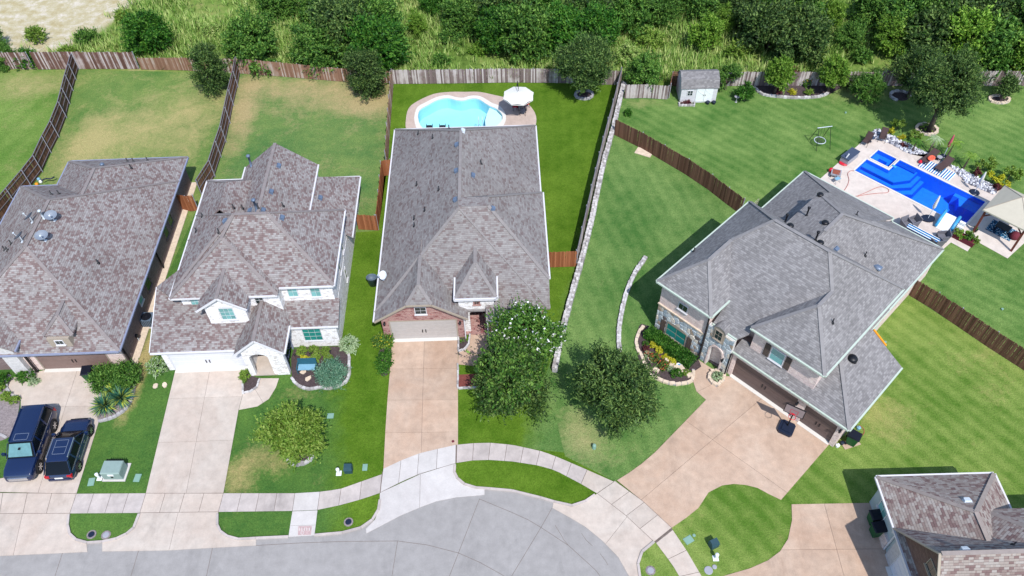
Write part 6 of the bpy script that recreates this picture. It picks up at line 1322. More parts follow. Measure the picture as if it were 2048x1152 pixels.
for i, (a, b, rd, m, lab) in enumerate([(1307, 694, .34, 'lf_yellow', 'yellow plant at the upper end of the row below the hedge'), (1318, 703, .34, 'lf_yellow', 'yellow plant second from the upper end below the hedge'), (1328, 714, .2, 'lf_yellow', 'little yellow plant in the middle of the row'), (1336, 720, .22, 'lf_yellow', 'little yellow plant right of the middle one'), (1345, 726, .28, 'lf_yellow', 'yellow plant near the blue and white ornament'),
      (1308, 719, .5, 'lf_green', 'red-flowered green shrub, left of two in the flower bed'), (1327, 735, .5, 'lf_green', 'red-flowered green shrub, right of two in the flower bed'), (1340, 741, .28, 'lf_sage', 'pale green clump between the shrubs'), (1352, 752, .52, 'lf_hedge', 'dark green round shrub at the lower end of the flower bed'), (1372, 748, .3, 'lf_yel', 'small olive plant near the tan walk'), (1291, 700, .3, 'lf_plum', 'small purple-red plant at the upper left of the flower bed'), (1295, 711, .3, 'lf_sage', 'silvery plant beside the left red-flowered shrub'), (1290, 690, .26, 'lf_green', 'small green plant by the boulders at the bed top')]):
    bush('flower_plant' if m == 'lf_yellow' else 'garden_shrub', lab, (a, b), rd * .8, rd * .8, rd * .85, m, 240 + i, FG, 'plant', n=int(600 * rd) + 60, ls=.05, twl=.08, inner=.75, **({'mats2': ['fl_red'], 'extra': .12} if 'red-flowered' in lab else {}))
o = P(1358, 733); mb = MB(); mb.lathe((0, 0, 0), [(.22, 0), (.25, .06), (.24, .08), (.10, .07), (.09, .10), (.02, .10)], 16); t = tag(mb.build('garden_ornament', M['white_pl'], None, (o.x, o.y, .05)), 'round blue and white ornament lying in the flower bed', 'ornament')
mb = MB(); mb.lathe((0, 0, .0), [(.11, .085), (.10, .125), (.02, .13)], 12); mb.build('blue_centre', M['blue_pl'], t)
for i, (a, b) in enumerate([(1352, 737), (1342, 731), (1333, 724), (1362, 738), (1370, 745), (1378, 752), (1360, 748), (1300, 722), (1312, 742)]):
    o = P(a, b); ob = inst(STN['stone_tan'][i % 5], 'boulder', None, (o.x, o.y, 0), i * .7, None, (.45, .32, .22)); tag(ob, 'tan boulder in the flower bed ' + ['right beside the blue and white ornament', 'under the yellow plant near the ornament', 'between the two right yellow plants of the row', 'just below the lower end of the hedge', 'between hedge end and olive plant', 'nearest the tan walk', 'above the dark round shrub', 'beside the left red-flowered shrub', 'between the two red-flowered shrubs'][i], 'boulder', 'boulders inside the flower bed')
# back garden beds
bed([(1510, 178), (1520, 150), (1690, 155), (1660, 188), (1620, 196), (1560, 193), (1525, 190)], 'soil', .02, 3)
stone_wall('bed_edging', 'long white stone edging in front of the flower bed by the back fence', 'garden edging', [(1509, 177), (1525, 190), (1560, 195), (1605, 197), (1640, 194), (1656, 187)], .25, .2, 'stone_white', 1, .32, smooth=2)
for i, (a, b, rd, m, lab) in enumerate([(1587, 160, .7, 'lf_plum', 'dark plum-leaved shrub against the grey fence in the long flower bed'), (1610, 170, .6, 'lf_green', 'green shrub with red flowers left of the right bright tree'), (1556, 186, .28, 'lf_plum', 'small pinkish plant in the long flower bed'), (1583, 187, .25, 'lf_yellow', 'small yellow plant in the long flower bed'), (1616, 188, .35, 'lf_yel', 'low flowering plant near the right end of the long flower bed'), (1700, 175, .9, 'lf_oak', 'dark feathery shrub between the right bright tree and the evergreen')]):
    bush('garden_shrub', lab, (a, b), rd, rd, rd, m, 270 + i, n=int(500 * rd) + 60, ls=.07, twl=.25, **({'mats2': ['fl_red'], 'extra': .08} if 'red' in lab else {}))
RG = 'stone rings around the garden trees'
def ring(lab, c, rx, ry, kind='stone_tan', gap=False, w=.25, h=.2):
    o = P(*c); n = 12; pts = [Vector((o.x + rx * math.cos(k * 2 * math.pi / n), o.y + ry * math.sin(k * 2 * math.pi / n), 0)) for k in range(n)]
    if gap: pts = pts[:9]
    stone_wall('stone_ring', lab, 'stone ring', pts, w, h, kind, 1, .3, not gap, RG)
    mb = MB(); mb.prism([(p.x, p.y) for p in [Vector((o.x + (rx - .1) * math.cos(k * 2 * math.pi / n), o.y + (ry - .1) * math.sin(k * 2 * math.pi / n), 0)) for k in range(n)]], -.0, .03); mb.build('planting_bed', M['soil'], None, kind='structure')
ring('grey stone ring around the foot of the tree behind the pool umbrella', (1168, 191), .85, .7, 'stone_grey'); ring('tan stone ring around the trunk of the large spreading tree', (1853, 260), .95, .8)
ring('open ring of white stones in the shade left of the large spreading tree', (1800, 193), .95, .8, 'stone_white', True); ring('pale stone ring around the small dark tree at the far right', (1998, 200), .95, .6)
ring('small ring of white stones under the yellow-green tree on the front lawn', (600, 915), .8, .55, 'stone_white')
bush('low_plant', 'low strappy plant inside the tan ring of the large spreading tree', (1853, 258), .5, .5, .35, 'lf_yel', 290, n=150)
bush('ball_shrub', 'small dark round shrub on the lawn right of the white stone wall', (1255, 230), .33, .33, .42, 'lf_hedge', 291, n=300, ls=.06, twl=.15)
# ------------------------------------------------------------------ shed
o = P(1359, 206); sh = thing('garden_shed', 'small white barn-roofed shed against the back fence', 'shed', (o.x, o.y, 0), 0)
prof = [(0, 1.75), (.36, 2.35), (1.15, 2.72), (1.94, 2.35), (2.3, 1.75)]
mb = MB(); mb.box(0, 3.45, 0, 2.3, 0, 1.75); mb.build('wall', M['trim_white'], sh)
for x0, x1 in ((0, .06), (3.39, 3.45)):
    mb = MB(); mb.add([(x0, y, z) for y, z in prof] + [(x1, y, z) for y, z in prof], [(0, 1, 2, 3, 4), (9, 8, 7, 6, 5)] + [(i, i + 5, (i + 1) % 5 + 5, (i + 1) % 5) for i in range(5)]); mb.build('gable_wall', M['trim_white'], sh)
mb = MB()
for (y0, z0), (y1, z1) in zip(prof[:-1], prof[1:]):
    e = -.08 if y0 == 0 else 0; mb.slab([(-.1, y0 + e, z0 + .06 + (e * 1.6)), (3.55, y0 + e, z0 + .06 + e * 1.6), (3.55, y1, z1 + .06), (-.1, y1, z1 + .06)], .06)
mb.build('roof', M['sh_grey4'], sh)
for k in range(2):
    mb = MB(); mb.box(0, .78, -.04, -.003, .12, 1.6); mb.box(.05, .73, -.055, -.04, .16, .24); mb.box(.05, .73, -.055, -.04, 1.48, 1.56); mb.bar((.06, -.05, .28), (.72, -.05, .85), .05, .015, (0, 1, 0)); mb.bar((.06, -.05, 1.44), (.72, -.05, .9), .05, .015, (0, 1, 0))
    d_ = mb.build('door', M['white_pl'], sh, (1.45 + .8 * k, 0, 0)); hb = MB(); hb.box(-.02, .02, -.08, -.055, .8, .95); hb.build('handle', M['metal_black'], d_, (.7 if k == 0 else .08, 0, 0))
for k in range(10): mb = MB(); mb.box(0, 3.45, -.012, -.002, .14 + k * .16, .15 + k * .16); mb.build('siding_joint', M['storage_side'], sh)
mb = MB(); mb.box(-.28, .28, -.04, -.003, -.3, .3); w_ = mb.build('window', M['trim_white'], sh, (.85, -.01, 1.15))
for i in (0, 1):
    for j in (0, 1): mb = MB(); mb.box(-.1, .1, -.05, -.041, -.11, .11); mb.build('pane', M['glass_dark'], w_, (-.12 + .24 * i, 0, -.13 + .26 * j))
stone_wall('shed_planter', 'small white-edged flower planter under the shed window', 'planter', [(1357, 208), (1359, 212), (1388, 212), (1388, 206)], .14, .2, 'stone_white', 1, .25)
bush('planter_flowers', 'pink and green flowers in the planter under the shed window', (1372, 209), .55, .18, .22, 'lf_plum', 300, n=160, cat='plant')
for i, (a, lab) in enumerate([(1415, 'dark blue pot by the shed doors, left one'), (1427, 'dark blue pot by the shed doors, right one')]):
    o = P(a, 208); mb = MB(); mb.lathe((0, 0, 0), [(.13, 0), (.2, .25), (.19, .3), (.05, .27)], 10); tag(mb.build('plant_pot', M['navy'], None, o), lab, 'pot', 'pots at the shed')
o = P(1472, 204); mb = MB(); mb.lathe((0, 0, 0), [(.12, 0), (.05, .05), (.04, .5), (.22, .56), (.26, .62), (.2, .6)], 12); tag(mb.build('bird_bath', M['storage_side'], None, o), 'grey bird bath on the lawn between the shed and the little tree', 'bird bath')
o = P(1288, 305); mb = MB(); mb.box(-.75, .75, -.45, .45, .0, .05); tag(mb.build('paving_slab', M['stone_tan'], None, (o.x, o.y, 0), -.5), 'pale flat slab on the grass at the foot of the left diagonal fence', 'slab')
# ------------------------------------------------------------------ umbrella set at the kidney pool
def octa_umbrella(label, c, r, z, base_off):
    t = thing('cantilever_umbrella', label, 'umbrella', (c.x, c.y, 0)); rz = .3
    ang = [2 * math.pi * k / 8 + rz for k in range(8)]
    for k in range(8):
        a0, a1 = ang[k], ang[(k + 1) % 8]; mb = MB(); A = (r * math.cos(a0), r * math.sin(a0), z - .38); B = (r * math.cos(a1), r * math.sin(a1), z - .38); mid = ((A[0] + B[0]) * .5 * .97, (A[1] + B[1]) * .5 * .97, z - .34)
        mb.add([(0, 0, z), A, mid, B, (0, 0, z - .02), (A[0], A[1], A[2] - .1), (B[0], B[1], B[2] - .1)], [(0, 1, 2), (0, 2, 3), (1, 5, 6, 3)]); mb.build('canopy_panel', M['canvas'], t)
        rb = MB(); rb.bar((0, 0, z - .06), (A[0], A[1], A[2] - .02), .025, .025); rb.build('rib', M['metal_black'], t)
    mb = MB(); mb.lathe((0, 0, z - .02), [(.16, 0), (.1, .07), (.03, .12)], 8); mb.build('vent_cap', M['canvas'], t)
    mb = MB(); bx, by = base_off; mb.tube([(bx, by, 0), (bx, by, 2.4)], .045, 8); mb.tube([(bx, by, 1.6), (bx * .6, by * .6, z + .5), (0, 0, z + .35)], .03, 6); mb.tube([(0, 0, z + .35), (0, 0, z - .3)], .02, 6); mb.build('pole', M['metal_black'], t)
    mb = MB(); mb.box(bx - .45, bx + .45, by - .06, by + .06, 0, .06); mb.box(bx - .06, bx + .06, by - .45, by + .45, 0.001, .065); mb.build('base', M['metal_black'], t); return t
c = P(1037, 189, 2.5); octa_umbrella('large off-white octagonal parasol on a black side pole beside the kidney pool', c, 1.5, 2.75, (-.1, 1.75))
tc = P(1041, 218); t = thing('patio_table', 'dark glass patio table under the off-white parasol', 'table', (tc.x, tc.y, .02)); mb = MB(); mb.lathe((0, 0, .70), [(.5, 0), (.52, .01), (.5, .03)], 16); mb.build('tabletop', M['storage'], t)
for k in range(4): mb = MB(); a = k * math.pi / 2 + .4; mb.tube([(.4 * math.cos(a), .4 * math.sin(a), 0), (.3 * math.cos(a), .3 * math.sin(a), .7)], .02, 5); mb.build('leg', M['metal_black'], t)
def chair(label, c, rz, cush='red', frame='metal_black', group=None, cat='chair'):
    t = thing('patio_chair', label, cat, (c.x, c.y, .02), rz, group)
    mb = MB(); mb.box(-.25, .25, -.25, .25, .40, .45); mb.build('seat', M[cush], t); mb = MB(); mb.add([(-.25, .22, .45), (.25, .22, .45), (.25, .36, .95), (-.25, .36, .95), (-.25, .26, .45), (.25, .26, .45), (.25, .40, .95), (-.25, .40, .95)], [(0, 1, 2, 3), (7, 6, 5, 4), (0, 3, 7, 4), (1, 5, 6, 2), (3, 2, 6, 7)]); mb.build('backrest', M[cush], t)
    for x, y in ((-.25, -.25), (.25, -.25), (-.25, .25), (.25, .25)): mb = MB(); mb.tube([(x, y, 0), (x, y, .42)], .02, 5); mb.build('leg', M[frame], t)
    for x in (-.28, .28): mb = MB(); mb.bar((x, -.25, .62), (x, .3, .64), .04, .03); mb.bar((x, -.22, .4), (x, -.22, .62), .03, .03); mb.build('armrest', M[frame], t)
    return t
CG = 'red-cushioned chairs under the parasol'
chair('red-cushioned patio chair left of the table under the parasol', P(1031, 219), 1.7, group=CG); chair('red-cushioned patio chair right of the table under the parasol', P(1052, 214), -1.3, group=CG); chair('dark patio chair nearest the roof, in front of the parasol table', P(1046, 229), 3.0, 'storage', group=CG)
for i, (a, lab) in enumerate([(860, 'dark blue cushion seat at the pool edge by the roof, left one'), (886, 'dark blue cushion seat at the pool edge by the roof, right one')]):
    c = P(a, 262); chair(lab, c, 3.14, 'navy', group='navy chairs at the near edge of the kidney pool')
# ------------------------------------------------------------------ deck furniture of the blue pool
g = lambda a, b: P(1600 + a / 3.84, 230 + b / 3.84)
R4 = -A4
def sling_chair(label, c, rz, group):
    t = thing('sling_chair', label, 'chair', (c.x, c.y, .02), rz, group)
    mb = MB(); mb.add([(-.27, -.35, .42), (.27, -.35, .42), (.27, .2, .36), (-.27, .2, .36), (-.27, .55, 1.05), (.27, .55, 1.05)], [(0, 1, 2, 3), (3, 2, 5, 4)]); mb.add([(-.27, -.35, .39), (.27, -.35, .39), (.27, .22, .33), (-.27, .22, .33), (-.27, .58, 1.04), (.27, .58, 1.04)], [(3, 2, 1, 0), (4, 5, 2, 3)]); mb.build('sling', M['sling'], t)
    for x in (-.3, .3): mb = MB(); mb.tube([(x, -.4, 0), (x, -.38, .44), (x, .2, .36), (x, .57, 1.07)], .018, 5); mb.tube([(x, .5, 0), (x, .1, .58), (x, -.3, .6)], .018, 5); mb.build('side_frame', M['metal_black'], t)
    return t
sling_chair('brown sling chair with its front towards the spa, left of the pair', g(500, 225), -.75, 'brown sling chairs by the spa'); sling_chair('brown sling chair on the white rocks edge, right of the pair', g(625, 195), -.45, 'brown sling chairs by the spa')
c = g(540, 205); mb = MB(); mb.lathe((0, 0, 0), [(.2, 0), (.03, .03), (.03, .45), (.28, .46), (.28, .5), (.02, .5)], 14); tag(mb.build('side_table', M['storage'], None, c), 'round dark side table between the two brown sling chairs', 'side table')
c = g(370, 345); t = thing('storage_box', 'long slate-grey deck storage box at the left edge of the pool deck', 'storage box', (c.x, c.y, .02), R4 + 1.57 - .05)
mb = MB(); mb.box(-.85, .85, -.38, .38, 0, .62); mb.build('body', M['storage_side'], t); mb = MB(); mb.box(-.9, .9, -.42, .42, .62, .70); mb.build('lid', M['storage'], t)
c = g(330, 378); t = thing('toy_hoop', 'red and white toy basketball hoop standing by the deck storage box', 'toy', (c.x, c.y, .02), -.6); mb = MB(); mb.lathe((0, 0, 0), [(.30, 0), (.33, .1), (.28, .14), (.02, .14)], 16, 1.2, .8); mb.build('base', M['red'], t); mb = MB(); mb.tube([(0, .05, .1), (.05, .1, .7), (.15, .16, 1.1)], .06, 8); mb.build('post', M['white_pl'], t)
c = g(270, 465); t = thing('fire_pit', 'square metal fire pit with rusty bowl near the roof edge', 'fire pit', (c.x, c.y, .02), -.4); mb = MB(); mb.box(-.42, .42, -.42, .42, .25, .38); mb.build('frame', M['storage_side'], t); mb = MB(); mb.box(-.32, .32, -.32, .32, .381, .40); mb.build('bowl', plain('rust', alb(150, 84, 66), .8, .3, 8), t)
for x in (-.38, .38):
    for y in (-.38, .38): mb = MB(); mb.box(x - .03, x + .03, y - .03, y + .03, 0, .25); mb.build('leg', M['metal_black'], t)
c = g(233, 437); mb = MB(); mb.lathe((0, 0, 0), [(.04, 0), (.16, .05), (.22, .2), (.16, .36), (.04, .41)], 14); tag(mb.build('ball', M['red'], None, (c.x, c.y, .02), smooth=True), 'red ball beside the square fire pit', 'ball')
c = g(275, 515); t = thing('folding_chair', 'pale folding chair frame standing by the fire pit at the roof edge', 'chair', (c.x, c.y, .02), .5)
for x in (-.25, .25): mb = MB(); mb.tube([(x, -.25, 0), (x, .2, .8)], .02, 5); mb.tube([(x, .25, 0), (x, -.2, .45)], .02, 5); mb.build('side_frame', M['storage_side'], t)
mb = MB(); mb.box(-.25, .25, -.2, .15, .40, .43); mb.build('seat', M['bench_blue'], t)
def path(name, label, cat, pts, r_, mat, z=.045):
    W_ = smooth_loop([Vector((p.x, p.y, z)) for p in pts], 4, False); b = W_[0].copy(); mb = MB(); mb.tube([p - b for p in W_], r_, 6); return tag(mb.build(name, M[mat], None, b, smooth=True), label, cat)
path('garden_hose', 'thin red hose curving from the pool corner towards the roof edge', 'hose', [g(415, 432), g(385, 432), g(365, 455), g(375, 500), g(362, 545), g(340, 580)], .02, 'hose')
path('garden_hose', 'thin red hose making a long loop on the deck below the pool', 'hose', [g(428, 628), g(500, 600), g(590, 560), g(640, 555), g(678, 575), g(670, 598), g(600, 603), g(500, 615), g(440, 628)], .02, 'hose')
c = g(1040, 420); mb = MB(); mb.box(-1.35, 1.55, -.62, .75, 0, .012); tag(mb.build('striped_rug', M['stripe'], None, (c.x, c.y, .022), R4), 'blue and white striped outdoor rug under the two dark loungers', 'rug')
def lounger(label, c, rz, group):
    t = thing('sun_lounger', label, 'sun lounger', (c.x, c.y, .03), rz, group)
    mb = MB(); mb.box(-.33, .33, -.95, .25, .28, .34); mb.build('mattress', M['sling'], t); mb = MB(); mb.add([(-.33, .25, .28), (.33, .25, .28), (.33, .95, .62), (-.33, .95, .62), (-.33, .25, .34), (.33, .25, .34), (.33, .93, .68), (-.33, .93, .68)], [(3, 2, 1, 0), (4, 5, 6, 7), (0, 1, 5, 4), (1, 2, 6, 5), (2, 3, 7, 6), (3, 0, 4, 7)]); mb.build('backrest', M['sling'], t)
    for x in (-.3, .3):
        for y in (-.85, .6): mb = MB(); mb.box(x - .03, x + .03, y - .03, y + .03, 0, .28); mb.build('leg', M['metal_black'], t)
    return t
l1 = lounger('dark sun lounger with a coral towel on it, left of two on the striped rug', g(985, 345), R4 - .1, 'loungers on the striped rug'); lounger('bare dark sun lounger, right of two on the striped rug', g(1095, 405), R4 - .1, 'loungers on the striped rug')
c = P(1600 + 1010 / 3.84, 230 + 330 / 3.84, .5); mb = MB(); rnd = random.Random(4); mb.lathe((0, 0, 0), [(.26, 0), (.30, .05), (.2, .12), (.12, .08)], 9, 1.0, 1.5); tag(mb.build('towel', M['coral'], None, (c.x, c.y, .47), R4), 'crumpled coral towel on the left lounger', 'towel')
c = g(918, 370); mb = MB(); mb.lathe((0, 0, 0), [(.05, 0), (.14, .05), (.18, .15), (.1, .3), (.02, .32)], 8); tag(mb.build('pool_toy', M['red'], None, (c.x, c.y, .03)), 'small red pool toy at the left end of the striped rug', 'toy')
c = g(1060, 350); mb = MB(); mb.lathe((0, 0, 0), [(.18, 0), (.03, .03), (.03, .4), (.24, .41), (.24, .44), (.02, .44)], 12); tag(mb.build('side_table', M['storage_side'], None, c), 'small pale round table between the two dark loungers', 'side table')
def closed_umb(label, c, h_, mat, baser=.4, tilt=(0, 0), sq=False):
    t = thing('closed_umbrella', label, 'umbrella', (c.x, c.y, .02)); mb = MB()
    if sq: mb.prism([(.55 * math.cos(k * math.pi / 8 + .39) * (1.1 if k % 4 == 0 else 1), .42 * math.sin(k * math.pi / 8 + .39)) for k in range(16)], 0, .12)
    else: mb.lathe((0, 0, 0), [(baser, 0), (baser, .06), (baser * .8, .12), (.08, .13)], 16)
    mb.build('base', M['navy'], t); tx, ty = tilt; mb = MB(); mb.tube([(0, 0, .1), (tx, ty, h_)], .03, 8); mb.build('pole', M['metal_white'], t)
    mb = MB(); a0 = .42; f = lambda u: (tx * u, ty * u, .1 + (h_ - .1) * u); mb.tube([f(a0), f(a0 + .1), f(.8), f(.97), f(1.02)], [.05, .14, .11, .06, .01], 8); mb.build('folded_canopy', M[mat], t, smooth=True); return t
closed_umb('closed pale umbrella on a round white base by the white rocks', g(1338, 597), 2.3, 'canvas', .42); closed_umb('closed grey-white umbrella on a dark wide base between pool slide and roof', g(980, 800), 2.6, 'canvas', .5, sq=True)
closed_umb('closed faded red umbrella standing among the palms beyond the loungers', g(1100, 320), 2.4, 'pinkumb', .3)
# inflatable slide
c = g(1112, 850); t = thing('pool_slide', 'blue and white moulded pool slide at the near right edge of the blue pool', 'slide', (c.x, c.y, .02), R4 + .06)
mb = MB(); mb.add([(-.5, -.75, .05), (.5, -.75, .05), (.5, .2, .6), (-.5, .2, .6), (-.5, .75, .65), (.5, .75, .65), (-.5, -.75, 0), (.5, -.75, 0), (.5, .75, 0), (-.5, .75, 0)], [(0, 1, 2, 3), (3, 2, 5, 4), (6, 7, 1, 0), (7, 8, 5, 2, 1), (9, 6, 0, 3, 4), (8, 9, 4, 5)]); mb.build('chute', M['white_pl'], t)
for x in (-.55, .62): mb = MB(); mb.tube([(x, -.7, .12), (x, .1, .62), (x, .75, .8), (x, .95, .3)], .13, 8); mb.build('side_rail', M['blue_pl'], t, smooth=True)
for k in range(3): mb = MB(); mb.box(.8, 1.25, -.2 + k * .32, .05 + k * .32, 0, .2 + .2 * k); mb.build('step', M['white_pl'], t)
# chairs and striped bench
def wicker(label, c, rz, group):
    t = thing('wicker_chair', label, 'chair', (c.x, c.y, .02), rz, group); mb = MB(); mb.box(-.3, .3, -.3, .3, .12, .42); mb.build('seat', M['wicker'], t)
    mb = MB(); mb.add([(-.36, .3, .1), (.36, .3, .1), (.40, .45, .95), (-.40, .45, .95), (-.36, .36, .1), (.36, .36, .1), (.40, .51, .95), (-.40, .51, .95)], [(0, 1, 2, 3), (7, 6, 5, 4), (3, 2, 6, 7), (0, 3, 7, 4), (1, 5, 6, 2)]); mb.build('backrest', M['wicker'], t)
    for x in (-.36, .36): mb = MB(); mb.add([(x - .04, -.3, .1), (x + .04, -.3, .1), (x + .04, .35, .1), (x - .04, .35, .1), (x - .04, -.28, .6), (x + .04, -.28, .6), (x + .04, .38, .75), (x - .04, .38, .75)], [(0, 3, 2, 1), (4, 5, 6, 7), (0, 1, 5, 4), (1, 2, 6, 5), (2, 3, 7, 6), (3, 0, 4, 7)]); mb.build('armrest', M['wicker'], t)
    for x in (-.28, .28):
        for y in (-.26, .3): mb = MB(); mb.box(x - .025, x + .025, y - .025, y + .025, 0, .12); mb.build('leg', M['metal_black'], t)
    return t
WC = 'grey wicker chairs at the striped table'
wicker('grey wicker chair at the left end of the striped table, nearer the pool', g(850, 850), R4 - .5, WC); wicker('grey wicker chair at the left end of the striped table, nearer the roof', g(808, 870), R4 + 1.2, WC); wicker('grey wicker chair at the right end of the striped table, nearer the pool', g(1075, 960), R4 - .9, WC); wicker('grey wicker chair at the right end of the striped table, against the roof edge', g(1035, 1000), R4 - 2.2, WC)
c = (g(830, 895) + g(1030, 990)) / 2; t = thing('striped_table', 'long table draped in blue and white stripes along the roof edge', 'table', (c.x, c.y, .02), R4)
mb = MB(); mb.box(-1.35, 1.35, -.32, .32, .45, .5); mb.build('striped_top', M['stripe2'], t)
for x in (-1.2, 1.2):
    for y in (-.25, .25): mb = MB(); mb.box(x - .03, x + .03, y - .03, y + .03, 0, .45); mb.build('leg', M['metal_black'], t)
# planter
c = g(1260, 965); t = thing('planter_box', 'dark purple planter box full of yellow and green plants on the deck corner', 'planter', (c.x, c.y, .02), R4); mb = MB(); mb.box(-.9, .8, -.35, .3, 0, .4); mb.build('box', M['maroon'], t)
for i, (x, m) in enumerate([(-.65, 'lf_yel'), (-.2, 'lf_lime'), (.2, 'lf_green'), (.6, 'lf_yel')]):
    inst(crown('foliage', .36, .34, .35, 170, 5, .07, .5, [M[m]], 400 + i, twl=.2), 'foliage', t, (x, 0, .55))
# rock bed with shrubs, palms
rb_pts = [g(520, 160), g(580, 112), g(640, 128), g(760, 190), g(900, 262), g(1100, 355), g(1300, 455), g(1535, 568), g(1478, 612), g(1270, 520), g(1180, 420), g(1130, 370), g(1000, 300), g(850, 303), g(700, 225), g(640, 200)]
mb = MB(); mb.prism(rb_pts, 0, .045); rbed = mb.build('planting_bed', M['soil_grey'], None, kind='structure')
r = np.random.default_rng(21); V = np.array([(p.x, p.y) for p in rb_pts]); X = r.uniform(V.min(0), V.max(0), (9000, 2)); ins = np.zeros(len(X), bool); j = len(V) - 1
for i in range(len(V)):
    cnd = ((V[i, 1] > X[:, 1]) != (V[j, 1] > X[:, 1])) & (X[:, 0] < (V[j, 0] - V[i, 0]) * (X[:, 1] - V[i, 1]) / (V[j, 1] - V[i, 1] + 1e-12) + V[i, 0]); ins ^= cnd; j = i
X = X[ins][:1700]; mb = MB(); rnd = random.Random(3)
for x, y in X:
    s_ = rnd.uniform(.06, .17); a = rnd.uniform(0, 6.28); z = .04
    pts8 = [(x + s_ * rnd.uniform(.6, 1.1) * math.cos(a + k * math.pi / 2), y + s_ * rnd.uniform(.6, 1.1) * math.sin(a + k * math.pi / 2)) for k in range(4)]
    mb.add([(p[0], p[1], z) for p in pts8] + [(x + (p[0] - x) * .6, y + (p[1] - y) * .6, z + s_ * rnd.uniform(.6, 1.0)) for p in pts8], [(4, 5, 6, 7)] + [(i, (i + 1) % 4, (i + 1) % 4 + 4, i + 4) for i in range(4)])
rk_ = mb.build('white_rocks', M['rock']); rk_['kind'] = 'stuff'; tag(rk_, 'loose white and grey rocks filling the bed beyond the blue pool', 'rocks')
PG = 'shrubs in the white rock bed'
for i, (a, b, rd, m, lab) in enumerate([(740, 118, .75, 'lf_yel', 'bright yellow-green shrub at the left end of the white rocks'), (690, 152, .3, 'lf_yellow', 'small yellow plant behind the right sling chair'), (778, 190, .22, 'lf_yellow', 'tiny yellow plant among the white rocks'), (870, 190, .6, 'lf_yel', 'yellow-green shrub in the middle of the white rocks'), (1400, 425, .8, 'lf_yel', 'light green shrub left of the golden shrub by the canopy'), (1475, 512, .65, 'lf_yellow', 'golden yellow shrub beside the pavilion'), (1590, 500, .95, 'lf_yel', 'large yellow-green shrub just behind the pavilion roof'), (1555, 560, .4, 'lf_yellow', 'low golden plant at the pavilion corner'), (1500, 575, .3, 'lf_plum', 'dark red plant among the white rocks by the pavilion'), (790, 245, .18, 'lf_plum', 'tiny brown plant on the left rocks'), (1345, 470, .35, 'lf_plum', 'purple plant behind the closed umbrella')]):
    o = g(a, b); me = crown('foliage', rd, rd * .9, rd * .8, int(380 * rd) + 60, 5, .085, .55, [M[m]], 420 + i, twl=.28, lobe_amp=.35)
    t = thing('rock_bed_shrub', lab, 'shrub', (o.x, o.y, .03), 0, PG); inst(me, 'foliage', t, (0, 0, rd * .7)); s_ = MB(); s_.tube([(0, 0, 0), (0, 0, rd * .8)], [.04, .02], 5); s_.build('stem', M['trunk'], t)
PM = 'small palms in the white rock bed'
def palm(label, c, h_, seed, mat='lf_lime', lean=(0, 0)):
    t = thing('palm_tree', label, 'palm', (c.x, c.y, .03), 0, PM); mb = MB(); mb.tube([(0, 0, 0), (lean[0] * .5, lean[1] * .5, h_ * .5), (lean[0], lean[1], h_)], [.09, .07, .06], 7); mb.build('trunk', M['trunk'], t)
    rnd = random.Random(seed)
    for k in range(11):
        a = 2 * math.pi * k / 11 + rnd.uniform(-.2, .2); l = rnd.uniform(.6, .95); mb = MB(); pts = [Vector((lean[0] + math.cos(a) * l * u, lean[1] + math.sin(a) * l * u, h_ + .45 * u - .75 * u * u)) for u in (0, .25, .5, .75, 1)]; sd_ = Vector((-math.sin(a), math.cos(a), 0)); vv = []; ff = []
        for q_ in range(10):
            u = .15 + .085 * q_; i = min(3, int(u * 4)); p = pts[i].lerp(pts[i + 1], u * 4 - i)
            for sg in (-1, 1):
                tip = p + sd_ * sg * .24 * (1 - .6 * u) + Vector((math.cos(a), math.sin(a), 0)) * .12 + Vector((0, 0, -.08)); k0 = len(vv); vv += [p, p + Vector((math.cos(a), math.sin(a), 0)) * .05, tip]; ff.append((k0, k0 + 1, k0 + 2))
        mb.add(vv, ff); mb.tube(pts, [.015, .012, .01, .008, .003], 4); mb.build('frond', M[mat], t)
    return t
palm('small grey-green palm left of the closed red umbrella', g(985, 290), 1.5, 1, 'lf_sage', (.15, .1)); palm('small green palm leaning right beside the closed red umbrella', g(1118, 338), 1.6, 2, 'lf_lime', (.35, .3)); palm('small palm with a leaning brown trunk between loungers and golden shrubs', g(1250, 415), 1.3, 3, 'lf_lime', (.3, .25)); palm('spindly little palm near the first shrub on the rocks', g(860, 285), 1.1, 4, 'lf_hedge', (.05, .15))
